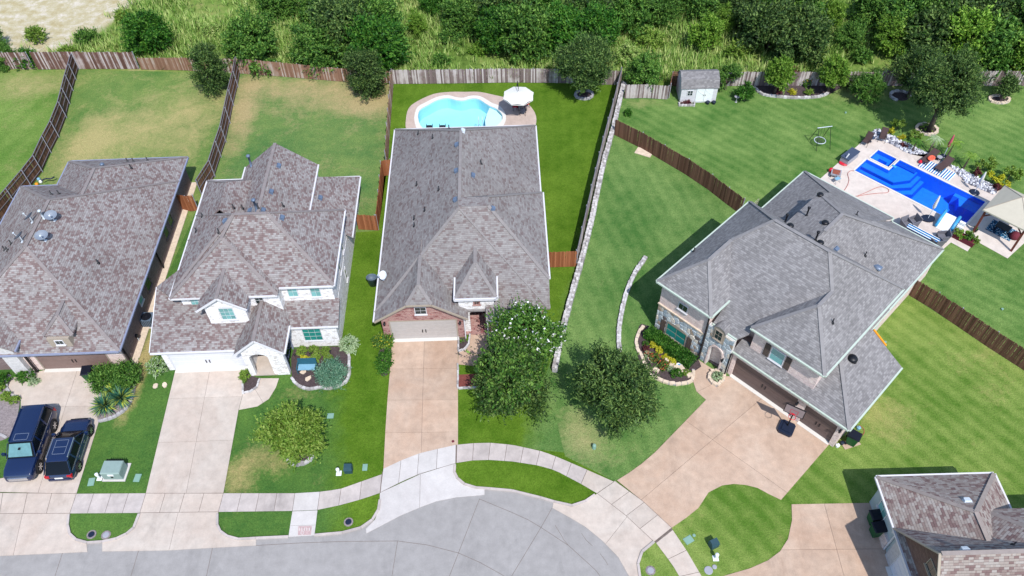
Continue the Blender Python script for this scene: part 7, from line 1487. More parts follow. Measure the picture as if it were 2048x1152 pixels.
# pavilion
zc = 2.55; fl = toL4(P(1966, 419, zc)); bl = toL4(P(2015, 375, zc)); x0, y0 = fl[0], fl[1]; x1, y1 = x0 + 3.5, (bl[1] + .1)
cc = L4((x0 + x1) / 2, (y0 + y1) / 2); t = thing('pavilion', 'square tan-roofed pavilion on redwood posts at the right end of the blue pool', 'pavilion', (cc.x, cc.y, 0), R4)
hx, hy = (x1 - x0) / 2, (y1 - y0) / 2; cs_ = [(-hx, -hy), (hx, -hy), (hx, hy), (-hx, hy)]
for k in range(4):
    a, b = cs_[k], cs_[(k + 1) % 4]; mb = MB(); mb.add([(a[0], a[1], zc), (b[0], b[1], zc), (0, 0, zc + 1.15), (a[0], a[1], zc - .12), (b[0], b[1], zc - .12)], [(0, 1, 2), (3, 4, 1, 0)]); mb.build('roof_panel', M['canvas_tan'], t)
    sb_ = MB(); sb_.bar((a[0], a[1], zc + .01), (0, 0, zc + 1.16), .05, .03); sb_.build('roof_seam', M['trim_tan'], t)
    ai = (a[0] * .88, a[1] * .88); mb = MB(); mb.box(ai[0] - .08, ai[0] + .08, ai[1] - .08, ai[1] + .08, 0, zc - .05); po = mb.build('post', M['redwood'], t); bi = (b[0] * .88, b[1] * .88); mb = MB(); mb.bar((ai[0], ai[1], zc - .1), (bi[0], bi[1], zc - .1), .09, .16); mb.build('beam', M['redwood'], t)
    for tgt in (bi, (cs_[k - 1][0] * .88, cs_[k - 1][1] * .88)):
        d = Vector((tgt[0] - ai[0], tgt[1] - ai[1], 0)).normalized() * .55; mb = MB(); mb.bar((ai[0], ai[1], zc - .75), (ai[0] + d.x, ai[1] + d.y, zc - .18), .07, .09); mb.build('brace', M['redwood'], t)
mb = MB(); mb.box(-1.0, 1.0, -.8, .8, 0, .012); tag(mb.build('patterned_rug', M['rug'], None, (cc.x, cc.y, .025), R4), 'dark blue patterned rug on the floor of the pavilion', 'rug')
mb = MB(); mb.box(-.55, .55, -.4, .4, 0, .05); 
tt = thing('coffee_table', 'dark low table standing on the patterned rug in the pavilion', 'table', (cc.x, cc.y, .04), R4); mb.build('tabletop', M['metal_black'], tt, (0, 0, .38))
for x in (-.45, .45):
    for y in (-.3, .3): mb = MB(); mb.box(x - .03, x + .03, y - .03, y + .03, 0, .38); mb.build('leg', M['metal_black'], tt)
c = g(1640, 945); mb = MB(); mb.lathe((0, 0, 0), [(.3, 0), (.42, .2), (.3, .5), (.1, .65)], 12); tag(mb.build('bean_bag', M['maroon'], None, (c.x, c.y, .02), smooth=True), 'dark red bean bag under the near corner of the pavilion', 'bean bag')
c = g(1345, 888); t = thing('potted_plant', 'small dark pot with a plant at the foot of the left pavilion post', 'potted plant', (c.x - .1, c.y - .1, .02)); mb = MB(); mb.lathe((0, 0, 0), [(.15, 0), (.2, .25), (.16, .25)], 10); mb.build('pot', M['metal_black'], t); inst(crown('foliage', .2, .2, .18, 50, 4, .06, .5, [M['lf_lime']], 9, twl=.12), 'foliage', t, (0, 0, .35))
# nest swing on the lawn
c = P(1636, 288); t = thing('swing_set', 'small metal swing frame with a round net seat on the lawn', 'swing', (c.x, c.y, 0), .15)
for x in (-.55, .75):
    for y in (-.9, .75): mb = MB(); mb.tube([(x, y, 0), (x * .85, -.05 if y < 0 else .05, 1.9)], .025, 6); mb.build('leg', M['metal_black'], t)
mb = MB(); mb.tube([(-.6, 0, 1.9), (.8, 0, 1.9)], .035, 6); mb.build('top_bar', M['metal_white'], t); mb = MB(); mb.tube([(.5 * math.cos(a), .5 * math.sin(a) - .1, .5) for a in [2 * math.pi * k / 16 for k in range(17)]], .035, 6, False); mb.build('net_ring', M['metal_white'], t)
mb = MB()
for k in range(-3, 4): l = math.sqrt(max(.01, .24 - (k * .14) ** 2)); mb.tube([(k * .14, -l - .1, .5), (k * .14, l - .1, .5)], .012, 4); mb.tube([(-l, k * .14 - .1, .505), (l, k * .14 - .1, .505)], .012, 4)
mb.build('net', M['metal_black'], t)
for k in range(4): a = k * math.pi / 2 + .7; mb = MB(); mb.tube([(.5 * math.cos(a), .5 * math.sin(a) - .1, .5), (.1 * (1 if math.cos(a) > 0 else -1), 0, 1.88)], .01, 4); mb.build('rope', M['metal_black'], t)
# lattice and bench behind the diagonal house
c0, c1 = L4(-8.2, 10.8), L4(-8.2, 15.2)
mc = (c0 + c1) / 2; t = thing('lattice_screen', 'weathered lattice screen standing in the shade between the house and the diagonal fence', 'lattice', (mc.x, mc.y, 0), R4 + math.pi / 2); Lh = (c1 - c0).length / 2
for k in range(14): x = -Lh + 2 * Lh * k / 13; mb = MB(); mb.box(x - .02, x + .02, -.015, .0, .1, 1.6); mb.build('lath', M['canvas_tan'], t)
for k in range(7): z = .15 + k * .23; mb = MB(); mb.box(-Lh, Lh, .001, .016, z, z + .04); mb.build('lath', M['canvas_tan'], t)
c = L4(-7.7, 8.6); t = thing('swing_bench', 'pale blue metal bench frame in the shade left of the diagonal house', 'bench', (c.x, c.y, 0), R4 + math.pi / 2)
mb = MB(); mb.box(-.8, .8, -.25, .25, .4, .45); mb.build('seat', M['bench_blue'], t)
for x in (-.9, .9): mb = MB(); mb.tube([(x, -.4, 0), (x, 0, 1.5), (x, .4, 0)], .03, 6); mb.build('side_frame', M['bench_blue'], t)
mb = MB(); mb.tube([(-.9, 0, 1.5), (.9, 0, 1.5)], .03, 6); mb.build('top_bar', M['bench_blue'], t)
# ------------------------------------------------------------------ satellite dishes
def dish(label, px_, py_, house, r_=.36, mat='dish', aim=(.3, -.8, .9), hgt=.55, group='grey dishes on the left roof'):
    p, n = house.roofpt(px_, py_)
    if p is None: return
    w = house.o + house.e * p.x + house.d * p.y; t = thing('satellite_dish', label, 'satellite dish', (w.x, w.y, p.z - .03), 0, group)
    mb = MB(); mb.tube([(0, 0, 0), (0, 0, hgt)], .035, 6); mb.box(-.12, .12, -.12, .12, -.02, .04); mb.build('mast', M['metal_white'], t)
    a = Vector(aim).normalized(); q4 = a.to_track_quat('Z', 'Y'); mb = MB(); n_ = 20; vv = [(0, 0, 0)]; ff = []
    for ring_ in (1, 2, 3):
        for k in range(n_): an = 2 * math.pi * k / n_; rr_ = r_ * ring_ / 3; vv.append((rr_ * math.cos(an) * 1.25, rr_ * math.sin(an), .12 * (ring_ / 3) ** 2))
    for k in range(n_): ff.append((0, 1 + k, 1 + (k + 1) % n_))
    for g_ in (0, 1):
        for k in range(n_): ff.append((1 + g_ * n_ + k, 1 + (g_ + 1) * n_ + k, 1 + (g_ + 1) * n_ + (k + 1) % n_, 1 + g_ * n_ + (k + 1) % n_))
    mb.add(vv, ff); d_ = mb.build('reflector', M[mat], t, (0, 0, hgt), smooth=True); d_.rotation_mode = 'QUATERNION'; d_.rotation_quaternion = q4
    mb = MB(); mb.tube([(0, -r_ * .8, .05), (0, -r_ * .5, .45)], .02, 5); mb.box(-.05, .05, -r_ * .5 - .06, -r_ * .5 + .06, .42, .52); ar_ = mb.build('arm', M['metal_white'], t, (0, 0, hgt)); ar_.rotation_mode = 'QUATERNION'; ar_.rotation_quaternion = q4
dish('grey dish at the top right of the four, right of the ridge', 108, 441, H1, aim=(.25, -.5, .9)); dish('grey dish at the bottom right of the four, right of the ridge', 90, 481, H1, aim=(.25, -.5, .9)); dish('grey dish at the top left of the four, edge-on left of the ridge', 66, 444, H1, .34, aim=(-.8, .3, .75)); dish('grey dish at the bottom left of the four, edge-on left of the ridge', 46, 483, H1, .34, aim=(-.8, .3, .75))
dish('white dish on the left eave of the centre house', 769, 558, H3, .32, 'white_pl', (-.5, -.3, .9), .4, None)
# ------------------------------------------------------------------ bins, AC units, utilities
def bin_(label, c, rz, group='green wheeled bins'):
    t = thing('wheeled_bin', label, 'bin', (c.x, c.y, .03), rz, group)
    mb = MB(); mb.add([(-.26, -.28, .08), (.26, -.28, .08), (.26, .26, .08), (-.26, .26, .08), (-.33, -.36, .95), (.33, -.36, .95), (.33, .36, .95), (-.33, .36, .95)], [(0, 3, 2, 1), (4, 5, 6, 7), (0, 1, 5, 4), (1, 2, 6, 5), (2, 3, 7, 6), (3, 0, 4, 7)]); mb.box(-.35, .35, -.38, .38, .93, .97); mb.build('body', M['bin_green'], t)
    mb = MB(); mb.add([(-.36, -.42, .975), (.36, -.42, .975), (.36, .38, .975), (-.36, .38, .975), (-.32, -.36, 1.04), (.32, -.36, 1.04), (.34, .36, 1.1), (-.34, .36, 1.1)], [(0, 3, 2, 1), (4, 5, 6, 7), (0, 1, 5, 4), (1, 2, 6, 5), (2, 3, 7, 6), (3, 0, 4, 7)]); mb.build('lid', M['bin_lid'], t)
    mb = MB(); mb.tube([(-.3, .42, .98), (.3, .42, .98)], .025, 6); mb.build('handle', M['bin_lid'], t)
    for x in (-.3, .3): mb = MB(); mb.tube([(x - .03, .3, .13), (x + .03, .3, .13)], .13, 10); mb.build('wheel', M['tyre'], t)
    return t
bin_('green wheeled bin with dark lid before the brown garage door of the left house', P(184, 757), .1); bin_('green wheeled bin beside the right end of the big diagonal garage', P(1700, 886), R4 + .2 + math.pi / 2)
bin_('green wheeled bin at the corner house, upper of the pair', P(1744, 1044), -math.pi / 2 + .05); bin_('green wheeled bin at the corner house, lower of the pair', P(1749, 1068), -math.pi / 2 + .1)
c = P(748, 570); mb = MB(); mb.lathe((0, 0, 0), [(.3, 0), (.42, .9), (.45, .92), (.42, .95), (.36, .9), (.36, .6)], 18, 1, .8); t = tag(mb.build('grey_tub', M['bin_grey'], None, (c.x - .05, c.y, .02), smooth=True), 'tall blue-grey oval tub on the grass at the left wall of the centre house', 'tub')
c = P(300, 646); t = thing('air_conditioner', 'dark round-topped air conditioner between the two left houses', 'air conditioner', (c.x, c.y, .03)); mb = MB(); mb.box(-.42, .42, -.42, .42, 0, .75); mb.build('body', M['bin_grey'], t)
mb = MB(); mb.lathe((0, 0, .752), [(.38, 0), (.36, .05), (.1, .07), (.02, .1)], 16); mb.build('fan_guard', M['metal_black'], t); mb = MB(); mb.box(-.55, .55, -.55, .55, -.02, 0); mb.build('pad', M['conc_pale'], t)
for k in range(7): mb = MB(); mb.box(-.40 + .13 * k, -.37 + .13 * k, -.44, -.421, .08, .7); mb.build('grille_bar', M['metal_black'], t)
for i, (a, b) in enumerate([(268, 655), (275, 682)]):
    c = P(a, b); t = thing('utility_meter', ['grey meter box with conduit on the dark side wall of the left house', 'black-capped standpipe beside the dark side wall of the left house'][i], 'meter', (c.x + .15, c.y, .02)); mb = MB(); mb.box(-.12, .12, -.1, .1, .7 if i == 0 else .5, 1.15 if i == 0 else .7); mb.build('box', M['bin_grey' if i == 0 else 'metal_black'], t); mb = MB(); mb.tube([(0, 0, 0), (0, 0, 1.4 if i == 0 else .5)], .03, 6); mb.build('conduit', M['metal_white'], t)
c = P(230, 957); t = thing('transformer_box', 'grey-green electrical transformer cabinet on the strip between the two left driveways', 'utility cabinet', (c.x, c.y + .4, 0), -.02)
mb = MB(); mb.box(-.62, .62, -.5, .42, 0, .82); mb.add([(-.64, -.52, .82), (.64, -.52, .82), (.64, .44, .82), (-.64, .44, .82), (-.6, -.46, .9), (.6, -.46, .9), (.6, .40, .9), (-.6, .40, .9)], [(4, 5, 6, 7), (0, 1, 5, 4), (1, 2, 6, 5), (2, 3, 7, 6), (3, 0, 4, 7)]); mb.build('cabinet', M['util'], t)
for k in range(9): mb = MB(); mb.box(-.56 + .125 * k, -.52 + .125 * k, .421, .62, .1, .78); mb.build('cooling_fin', M['metal_black'], t)
mb = MB(); mb.box(-.06, .06, -.53, -.501, .3, .5); mb.build('lock', M['metal_black'], t); mb = MB(); mb.box(-.2, .2, -.535, -.502, .55, .72); mb.build('notice', M['white_pl'], t); mb = MB(); mb.box(-.75, .75, -.62, .68, 0, .06); mb.build('pad', M['conc_pale'], t)
def lid(name, label, a, b, w, d, mat, rz=0, round_=False, group='utility lids in the lawns', rim=None):
    c = P(a, b); mb = MB()
    if round_: mb.lathe((0, 0, 0), [(w, 0), (w, .03), (w * .9, .04), (.02, .045)], 16)
    else: mb.box(-w, w, -d, d, 0, .035); mb.box(-w * .85, w * .85, -d * .85, d * .85, .036, .045)
    t = tag(mb.build(name, M[mat], None, (c.x, c.y, .0), rz), label, 'utility cover', group)
    if rim: mb = MB(); mb.lathe((0, 0, -.0), [(w * 1.5, 0), (w * 1.45, .018), (w * .9, .02)], 16); mb.build('surround', M[rim], t)
    return t
lid('utility_cover', 'pale green rectangular lid left of the grey-green cabinet', 183, 964, .2, .28, 'util_lid', .1); lid('utility_cover', 'pale green rectangular lid right of the grey-green cabinet', 275, 956, .2, .28, 'util_lid', -.05)
lid('utility_cover', 'pale grey-green rounded lid right of the dark pedestal by the centre driveway', 730, 935, .16, .24, 'util_lid'); lid('utility_cover', 'grey-green square lid on the lawn right of the young yellow-green tree', 661, 832, .22, .2, 'util_lid')
lid('utility_cover', 'green lid on the lawn right of the diagonal sidewalk', 1377, 1080, .28, .22, 'util_lid', .5); lid('utility_cover', 'tiny round pale lid beside the green lid near the diagonal sidewalk', 1388, 1071, .1, .1, 'util_lid', 0, True)
lid('utility_cover', 'round pale grey lid near the bottom edge, larger of two', 1417, 1141, .26, .1, 'storage_side', 0, True); lid('utility_cover', 'small round pale lid near the bottom edge beside the larger one', 1429, 1134, .14, .1, 'storage_side', 0, True)
MG = 'round meter covers in the verge'
lid('meter_cover', 'dark round cover in the left verge, left of two', 183, 1069, .2, .1, 'navy', 0, True, MG, 'soil_grey'); lid('meter_cover', 'open-looking round cover in the left verge, right of two', 212, 1070, .2, .1, 'storage_side', 0, True, MG, 'soil_grey'); lid('meter_cover', 'dark round cover in the verge left of the centre driveway', 697, 1044, .2, .1, 'navy', 0, True, MG, 'soil_grey')
lid('meter_cover', 'round cover in dry grass on the small verge at the bottom right', 1301, 1141, .2, .1, 'storage_side', 0, True, MG, 'soil_grey'); lid('drain_cover', 'tiny dark drain cover on the centre driveway by the sidewalk', 906, 883, .1, .07, 'maroon', 0, True, MG)
def pedestal(label, a, b, rz=0):
    c = P(a, b); t = thing('cable_pedestal', label, 'utility pedestal', (c.x, c.y, 0), rz, 'dark utility pedestals'); mb = MB(); mb.box(-.26, .26, -.2, .2, 0, .4); mb.build('base', M['util_dk'], t); mb = MB(); mb.add([(-.28, -.22, .4), (.28, -.22, .4), (.28, .22, .4), (-.28, .22, .4), (-.24, -.1, .62), (.24, -.1, .62), (.24, .18, .66), (-.24, .18, .66)], [(4, 5, 6, 7), (0, 1, 5, 4), (1, 2, 6, 5), (2, 3, 7, 6), (3, 0, 4, 7)]); mb.build('cover', M['util_dk'], t)
pedestal('dark teal pedestal on the lawn left of the centre driveway', 698, 942); pedestal('dark teal pedestal on the lawn at the lower right', 1426, 1092, .4)
def marker(label, a, b, lean=0, lie=False, group='white utility markers'):
    c = P(a, b); t = thing('utility_marker', label, 'utility marker', (c.x, c.y, 0), 0, group); mb = MB(); mb.lathe((0, 0, 0), [(.13, 0), (.12, .06), (.08, .1), (.09, .5), (.12, .52), (.11, .62), (.02, .68)], 12); mb.build('post', M['white_pl'], t); mb = MB(); mb.box(-.17, .17, -.17, .17, 0, .05); mb.build('base', M['white_pl'], t)
marker('short white marker beside the grey-green cabinet', 200, 957); marker('white marker post left of the dark teal pedestal by the centre driveway', 678, 947); marker('white marker by the dark teal pedestal at the lower right', 1431, 1117)
c = P(1188, 896); t = thing('utility_marker', 'pale green stubby post on the dry grass below the round dark oak', 'utility marker', (c.x, c.y, 0)); mb = MB(); mb.lathe((0, 0, 0), [(.14, 0), (.13, .35), (.1, .42), (.02, .44)], 12); mb.build('post', M['util_lid'], t)
for i, (a, b, lab) in enumerate([(1770, 1 + 684, 'two small pale sprinkler markers on the lawn right of the garage roof'), (2004, 619, 'small pale sprinkler cover on the far right lawn'), (1691, 226, 'small pale blue object on the lawn near the evergreen')]):
    c = P(a, b); mb = MB(); mb.lathe((0, 0, 0), [(.09, 0), (.09, .1), (.02, .12)], 10); tag(mb.build('sprinkler_cover', M['util_lid'], None, c), lab, 'sprinkler cover')
# bench of the whitewashed house
c = P(616, 745); t = thing('garden_bench', 'dark teal garden bench with a pale blue seat in the mulch bed', 'bench', (c.x, c.y + .15, .03), 0)
mb = MB(); mb.box(-.62, .62, -.26, .24, .40, .46); mb.build('seat', M['bench_blue'], t); mb = MB(); mb.add([(-.66, .24, .42), (.66, .24, .42), (.66, .36, .95), (-.66, .36, .95), (-.66, .30, .42), (.66, .30, .42), (.66, .42, .95), (-.66, .42, .95)], [(0, 1, 2, 3), (7, 6, 5, 4), (3, 2, 6, 7), (0, 3, 7, 4), (1, 5, 6, 2)]); mb.build('backrest', M['teal_pl'], t)
for x in (-.66, .66): mb = MB(); mb.bar((x, -.28, .62), (x, .3, .66), .06, .05); mb.build('armrest', M['teal_pl'], t)
for x in (-.66, .66):
    for y in (-.26, .26): mb = MB(); mb.box(x - .03, x + .03, y - .03, y + .03, 0, .62); mb.build('leg', M['teal_pl'], t)
c = P(574, 722); chair('dark metal porch chair beside the wall right of the white arched porch', c, -1.5, 'storage'); c = P(576, 700); chair('grey metal porch chair behind the first one, against the porch wall', c, -1.5, 'bin_grey')
for i, (a, b) in enumerate([(591, 715), (623, 713), (662, 708)]):
    c = P(a, b); t = thing('path_light', ['black path light at the left side of the mulch bed', 'black path light between the lime green shrubs', 'black path light at the right end of the lime green shrubs'][i], 'garden light', (c.x, c.y, .03), 0, 'path lights'); mb = MB(); mb.tube([(0, 0, 0), (0, 0, .35)], .015, 5); mb.build('stake', M['metal_black'], t); mb = MB(); mb.lathe((0, 0, .33), [(.08, 0), (.08, .03), (.02, .09)], 8); mb.build('cap', M['metal_black'], t)
# basketball hoop
c = P(1572, 858); bz = R4; t = thing('basketball_hoop', 'portable basketball hoop with a dark base at the garage pier', 'basketball hoop', (c.x, c.y, .03), bz + .25)
mb = MB(); mb.prism([(-.38, -.55), (.38, -.55), (.5, -.4), (.5, .35), (.36, .5), (-.36, .5), (-.5, .35), (-.5, -.4)], 0, .22); mb.prism([(-.3, -.35), (.3, -.35), (.3, .3), (-.3, .3)], .221, .28); mb.build('base', M['navy'], t)
mb = MB(); mb.tube([(0, .1, .2), (0, .1, 2.2), (0, -.35, 2.75)], .05, 8); mb.tube([(0, .1, 1.9), (0, -.3, 2.5)], .03, 6); mb.build('pole', M['metal_black'], t)
mb = MB(); mb.box(-.62, .62, -.42, -.38, 2.35, 3.2); bbx = mb.build('backboard', M['backboard'], t); mb = MB(); mb.box(-.62, .62, -.43, -.37, 2.32, 2.37); mb.box(-.62, .62, -.43, -.37, 3.18, 3.23); mb.box(-.65, -.60, -.43, -.37, 2.32, 3.23); mb.box(.60, .65, -.43, -.37, 2.32, 3.23); mb.build('frame', M['metal_black'], bbx)
mb = MB(); mb.box(-.25, .25, -.435, -.43, 2.5, 2.52); mb.box(-.25, .25, -.435, -.43, 2.84, 2.86); mb.box(-.25, -.23, -.435, -.43, 2.5, 2.86); mb.box(.23, .25, -.435, -.43, 2.5, 2.86); mb.build('target_square', M['red'], bbx)
mb = MB(); mb.tube([(.23 * math.cos(a), -.7 + .23 * math.sin(a), 2.5) for a in [2 * math.pi * k / 16 for k in range(17)]], .018, 6, False); mb.box(-.08, .08, -.5, -.43, 2.44, 2.52); mb.build('rim', M['red'], t)
for i, (a, b, m, lab) in enumerate([(1674, 893, 'white_pl', 'small white container at the foot of the garage pier'), (1683, 888, 'navy', 'small dark container between the pier and the green bin'), (1716, 858, 'bench_blue', 'blue plastic jug behind the green bin by the garage')]):
    c = P(a, b); mb = MB(); mb.lathe((0, 0, 0), [(.12, 0), (.14, .2), (.06, .27), (.05, .31)], 10); tag(mb.build('container', M[m], None, (c.x, c.y, .02)), lab, 'container')
path('garden_hose', 'coiled orange-brown hose on the grass behind the green bin', 'hose', [P(1718, 850), P(1727, 858), P(1727, 868), P(1718, 872), P(1712, 868)], .02, 'hose', .02)
mb = MB(); a, b = P(1682, 880), P(1716, 884); c = (a + b) / 2; mb.box(-.6, .6, -.28, .28, 0, .05); tag(mb.build('paving_slab', M['conc_agg'], None, (c.x, c.y - .2, .005), .3), 'pinkish slab under the green bin at the diagonal garage', 'slab')
# toys behind left house
path('trampoline_rim', 'dark curved rim of a trampoline behind the left house roof', 'trampoline', [P(88, 370), P(96, 366), P(106, 366), P(114, 362)], .06, 'navy', .5)
for i, (a, b, m, lab) in enumerate([(75, 371, 'orange', 'small yellow ball behind the left roof'), (83, 366, 'white_pl', 'small white ball behind the left roof'), (79, 361, 'bench_blue', 'small pale blue ball behind the left roof')]):
    c = P(a, b); mb = MB(); mb.lathe((0, 0, 0), [(.03, 0), (.12, .04), (.16, .16), (.12, .28), (.03, .32)], 10); tag(mb.build('ball', M[m], None, c, smooth=True), lab, 'ball')

# ------------------------------------------------------------------ vehicles (x right, y forward, wheels on the ground)
def ring_pts(w, zb, zs, zt, wt):
    """half body section mirrored: sill width, belt width"""
    r = [(w * .86, zb), (w * .97, zb + .12), (w, zs), (w * .985, zs + (zt - zs) * .55), (w * .93, zt - .03), (wt, zt)]
    return r
def loft(secs, name, mat, parent, smooth=True):
    """secs: (y, [(halfwidth, z)...])"""
    vv = []; ff = []; m = len(secs[0][1])
    for y, prof in secs:
        vv += [(x, y, z) for x, z in prof] + [(-x, y, z) for x, z in reversed(prof)]
    n = 2 * m
    for i in range(len(secs) - 1):
        for k in range(n): ff.append((i * n + k, i * n + (k + 1) % n, (i + 1) * n + (k + 1) % n, (i + 1) * n + k))
    ff.append(tuple(range(n - 1, -1, -1))); ff.append(tuple((len(secs) - 1) * n + k for k in range(n)))
    mb = MB(); mb.add(vv, ff); me = mb.mesh(name, mat, smooth)
    import bmesh
    bm = bmesh.new(); bm.from_mesh(me); bmesh.ops.recalc_face_normals(bm, faces=bm.faces); bm.to_mesh(me); bm.free()
    o = inst(me, name, parent)
    if smooth:
        md = o.modifiers.new('bevel', 'BEVEL'); md.width = .04; md.segments = 2; md.limit_method = 'ANGLE'; md.angle_limit = .5
    return o
def wheel(t, x, y, r_, w=.26):
    mb = MB(); s_ = 1 if x > 0 else -1; prof = [(r_ * .62, -w / 2), (r_ * .93, -w / 2), (r_, -w * .38), (r_, w * .38), (r_ * .93, w / 2), (r_ * .62, w / 2)]; n = 24; vv = []
    for rr_, xx in prof:
        for k in range(n): a = 2 * math.pi * k / n; vv.append((x + xx, y + rr_ * math.cos(a), r_ + rr_ * math.sin(a)))
    ff = [(i * n + k, i * n + (k + 1) % n, (i + 1) * n + (k + 1) % n, (i + 1) * n + k) for i in range(5) for k in range(n)]; mb.add(vv, ff); tyre = mb.build('wheel', M['tyre'], t, smooth=True)
    rm = MB(); ox = x + s_ * w * .42
    for k in range(n):
        a0, a1 = 2 * math.pi * k / n, 2 * math.pi * (k + 1) / n; R0, R1 = r_ * .64, r_ * .56
        rm.add([(ox, y + R0 * math.cos(a0), r_ + R0 * math.sin(a0)), (ox, y + R0 * math.cos(a1), r_ + R0 * math.sin(a1)), (ox, y + R1 * math.cos(a1), r_ + R1 * math.sin(a1)), (ox, y + R1 * math.cos(a0), r_ + R1 * math.sin(a0))], [(0, 1, 2, 3)])
    for k in range(6): a = 2 * math.pi * k / 6; rm.bar((ox, y, r_), (ox, y + r_ * .6 * math.cos(a), r_ + r_ * .6 * math.sin(a)), .07, .03, (1, 0, 0))
    rm.build('rim', M['chrome'], tyre); dk = MB(); dk.tube([(x - w * .2, y, r_), (x + s_ * w * .3, y, r_)], r_ * .63, 20); dk.build('brake_disc', M['metal_black'], tyre)
def suv(label, a, b, rz, L_, Wd, H_, big):
    t = thing('parked_car', label, 'car', (a.x, a.y, .034), rz, 'black vehicles on the left driveway'); w = Wd / 2; h2 = L_ / 2
    hood = H_ * (.60 if big else .56); belt = H_ * (.60 if big else .58)
    P_ = lambda k, zb, zt, top=.86: [(w * k * .84, zb), (w * k * .97, zb + .1), (w * k, zb + (zt - zb) * .5), (w * k * .97, zt - .09), (w * k * .90, zt - .015), (w * k * top * .6, zt + .01)]
    body = loft([(-h2, P_(.86, .42, belt * .82)), (-h2 + .10, P_(.96, .30, belt * .98)), (-h2 + .5, P_(1, .26, belt)), (-.2, P_(1, .24, belt)), (h2 - L_ * .27, P_(1, .24, belt)), (h2 - L_ * .24, P_(1, .24, hood)), (h2 - .55, P_(.985, .26, hood * .97)), (h2 - .16, P_(.93, .30, hood * .86)), (h2, P_(.80, .36, hood * .62))], 'body', M['paint_blk'], t)
    yb, yr0, yr1, yf = -h2 + .10, -h2 + (.30 if big else .75), h2 - L_ * (.40 if big else .44), h2 - L_ * .255
    Q = lambda k, kt, z0, z1: [(w * k, z0), (w * (k + kt) / 2, (z0 + z1) / 2), (w * kt, z1 - .06), (w * kt * .93, z1 - .015), (w * kt * .6, z1), (w * kt * .3, z1 + .004)]
    cab = loft([(yb, Q(.88, .86, belt - .05, belt + .02)), (yr0, Q(.95, .78, belt - .05, H_ - .04)), (yr0 + .4, Q(.95, .80, belt - .05, H_)), (0, Q(.95, .80, belt - .05, H_ + .0)), (yr1, Q(.95, .78, belt - .05, H_ - .03)), (yf, Q(.93, .82, belt - .05, belt + .03))], 'cabin', M['car_glass'], t)
    rf = loft([(yr0 - .05, [(w * .76, H_ - .03), (w * .70, H_ + .005), (w * .3, H_ + .02)]), (yr0 + .4, [(w * .80, H_ - .05), (w * .75, H_ + .02), (w * .3, H_ + .04)]), (0, [(w * .80, H_ - .05), (w * .75, H_ + .025), (w * .3, H_ + .045)]), (yr1 - .05, [(w * .79, H_ - .06), (w * .73, H_ - .0), (w * .3, H_ + .015)])], 'roof', M['paint_blk'], t)
    # pillars
    for s_ in (-1, 1):
        for (ya, yb_, wd) in ((yf, yr1, .07), (.1 if big else .0, .1 if big else .0, .09), (-L_ * .22, -L_ * .23, .12), (yb + .05, yr0, .16)):
            mb = MB(); mb.bar((s_ * w * .955, ya, belt), (s_ * w * .80, yb_, H_ - .03), wd, .03, (s_, 0, .2)); mb.build('pillar', M['paint_blk'], t)
        mb = MB(); mb.bar((s_ * w * .955, yf, belt + .0), (s_ * w * .955, yb + .3, belt + .0), .03, .03); mb.build('window_trim', M['chrome'], t)
        mb = MB(); mb.bar((s_ * w * .74, yr0 + .2, H_ + .06), (s_ * w * .74, yr1 - .1, H_ + .05), .045, .05)
        for yy in (yr0 + .25, 0, yr1 - .2): mb.box(s_ * w * .74 - .02, s_ * w * .74 + .02, yy - .05, yy + .05, H_, H_ + .05)
        mb.build('roof_rail', M['paint_blk'] if big else M['chrome'], t)
        mb = MB(); mb.tube([(s_ * w * .93, yf - .25, belt + .05), (s_ * (w + .12), yf - .28, belt + .1)], .03, 6); mb.box(min(s_ * (w + .05), s_ * (w + .28)), max(s_ * (w + .05), s_ * (w + .28)), yf - .36, yf - .22, belt + .0, belt + .22); mb.build('wing_mirror', M['paint_blk'], t)
        mb = MB(); mb.add([(s_ * w * .55, h2 - .10, hood * .62), (s_ * w * .90, h2 - .30, hood * .66), (s_ * w * .93, h2 - .42, hood * .84), (s_ * w * .58, h2 - .16, hood * .84)], [(0, 1, 2, 3) if s_ > 0 else (3, 2, 1, 0)]); mb.build('headlight', M['chrome'], t)
        mb = MB(); mb.box(min(s_ * w * .62, s_ * w * .95), max(s_ * w * .62, s_ * w * .95), -h2 + .0, -h2 + .20, belt * .66 if not big else belt * .6, belt * .93); mb.build('tail_light', M['taillight'], t)
        for yy in (.35, -.75): mb = MB(); mb.box(min(s_ * w, s_ * (w + .02)), max(s_ * w, s_ * (w + .02)), yy - .1, yy + .1, belt - .2, belt - .16); mb.build('door_handle', M['chrome'], t)
        mb = MB(); mb.bar((s_ * (w + .01), h2 - L_ * .3, .42), (s_ * (w + .01), -h2 + L_ * .28, .42), .03, .06); mb.build('sill_trim', M['chrome'] if not big else M['metal_black'], t)
    # wheel arches (dark) and wheels
    wy = (h2 - L_ * .19, -h2 + L_ * .21); wr = .42 if big else .36
    for yy in wy:
        for s_ in (-1, 1):
            mb = MB(); mb.tube([(s_ * (w * .80), yy, wr), (s_ * (w * 1.012), yy, wr)], wr * 1.16, 20); mb.build('wheel_arch', M['metal_black'], t); wheel(t, s_ * (w - .07), yy, wr, .27)
    mb = MB(); mb.box(-w * .62, w * .62, h2 - .1, h2 + .01, hood * .45, hood * .72); mb.build('grille', M['chrome'] if big else M['metal_black'], t)
    mb = MB(); mb.box(-.26, .26, -h2 - .02, -h2 + .02, belt * .62, belt * .62 + .13); mb.build('number_plate', M['white_pl'], t)
    mb = MB(); mb.box(-w * .8, w * .8, -h2 - .04, -h2 + .2, .32, .48); mb.build('rear_bumper', M['paint_blk'], t)
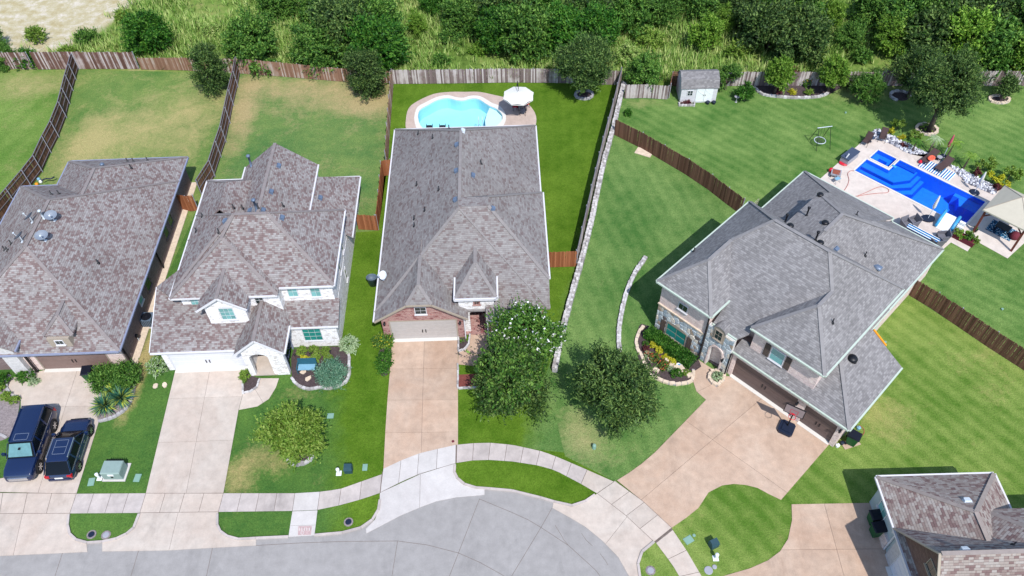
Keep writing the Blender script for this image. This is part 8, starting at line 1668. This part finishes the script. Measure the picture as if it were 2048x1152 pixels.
    if big:
        mb = MB(); y0_, y1_, z0_, z1_ = yf - .06, yr1 + .04, belt + .09, H_ - .08; mb.add([(-w * .78, y0_, z0_), (w * .78, y0_, z0_), (w * .68, y1_, z1_), (-w * .68, y1_, z1_)], [(0, 1, 2, 3)]); 
        nz = Vector((0, z1_ - z0_, y0_ - y1_)).normalized() * .05; mb.v = [(x, y + nz.y, z + nz.z) for x, y, z in mb.v]; mb.build('windscreen_shade', M['shade_teal'], t)
        mb = MB(); mb.box(-.06, .06, yf - .45, yf - .3, H_ - .22, H_ - .16); mb.build('rear_view_mirror', M['metal_black'], t)
    zt = H_ + (.048 if True else 0); xs, y0_, y1_ = w * .44, (-.1 if big else -1.0), (yr1 - .15 if big else yr1 - .25); mb = MB()
    for A_, B_ in (((-xs, y0_), (xs, y0_)), ((xs, y0_), (xs, y1_)), ((xs, y1_), (-xs, y1_)), ((-xs, y1_), (-xs, y0_))): mb.bar((A_[0], A_[1], zt), (B_[0], B_[1], zt), .03, .012)
    if not big: mb.bar((-xs, (y0_ + y1_) / 2, zt), (xs, (y0_ + y1_) / 2, zt), .03, .012)
    mb.build('sunroof_seal', M['chrome'], t); return t
# placed from the roof outlines: the large one faces the street, the smaller one faces the garage
a = P(52, 884, 0.0); b0, b1 = P(34, 955, .6), P(97, 792, 1.5)
d = (P(110, 850) - P(76, 948)); hd1 = math.atan2(d.y, d.x)
cl = (P(110, 853, .4) + P(77, 930, .4)) / 2; nrm = Vector((math.cos(hd1 + math.pi / 2), math.sin(hd1 + math.pi / 2), 0)); cen = cl + nrm * .93; suv('large boxy black vehicle with a teal windscreen shade, nose towards the street', Vector((cen.x, cen.y, 0)), 0, hd1 - math.pi / 2 + math.pi, 5.15, 1.96, 1.82, True)
d = (P(182, 860, .36) - P(157, 937, .36)); hd2 = math.atan2(d.y, d.x); cl = (P(182, 860, .36) + P(157, 937, .36)) / 2; nrm = Vector((math.cos(hd2 + math.pi / 2), math.sin(hd2 + math.pi / 2), 0)); cen = cl + nrm * .90
suv('smaller rounded dark blue-black car with silver roof rails, tail towards the street', Vector((cen.x, cen.y, 0)), 0, hd2 - math.pi / 2, 4.45, 1.80, 1.52, False)
bpy.context.view_layer.update()
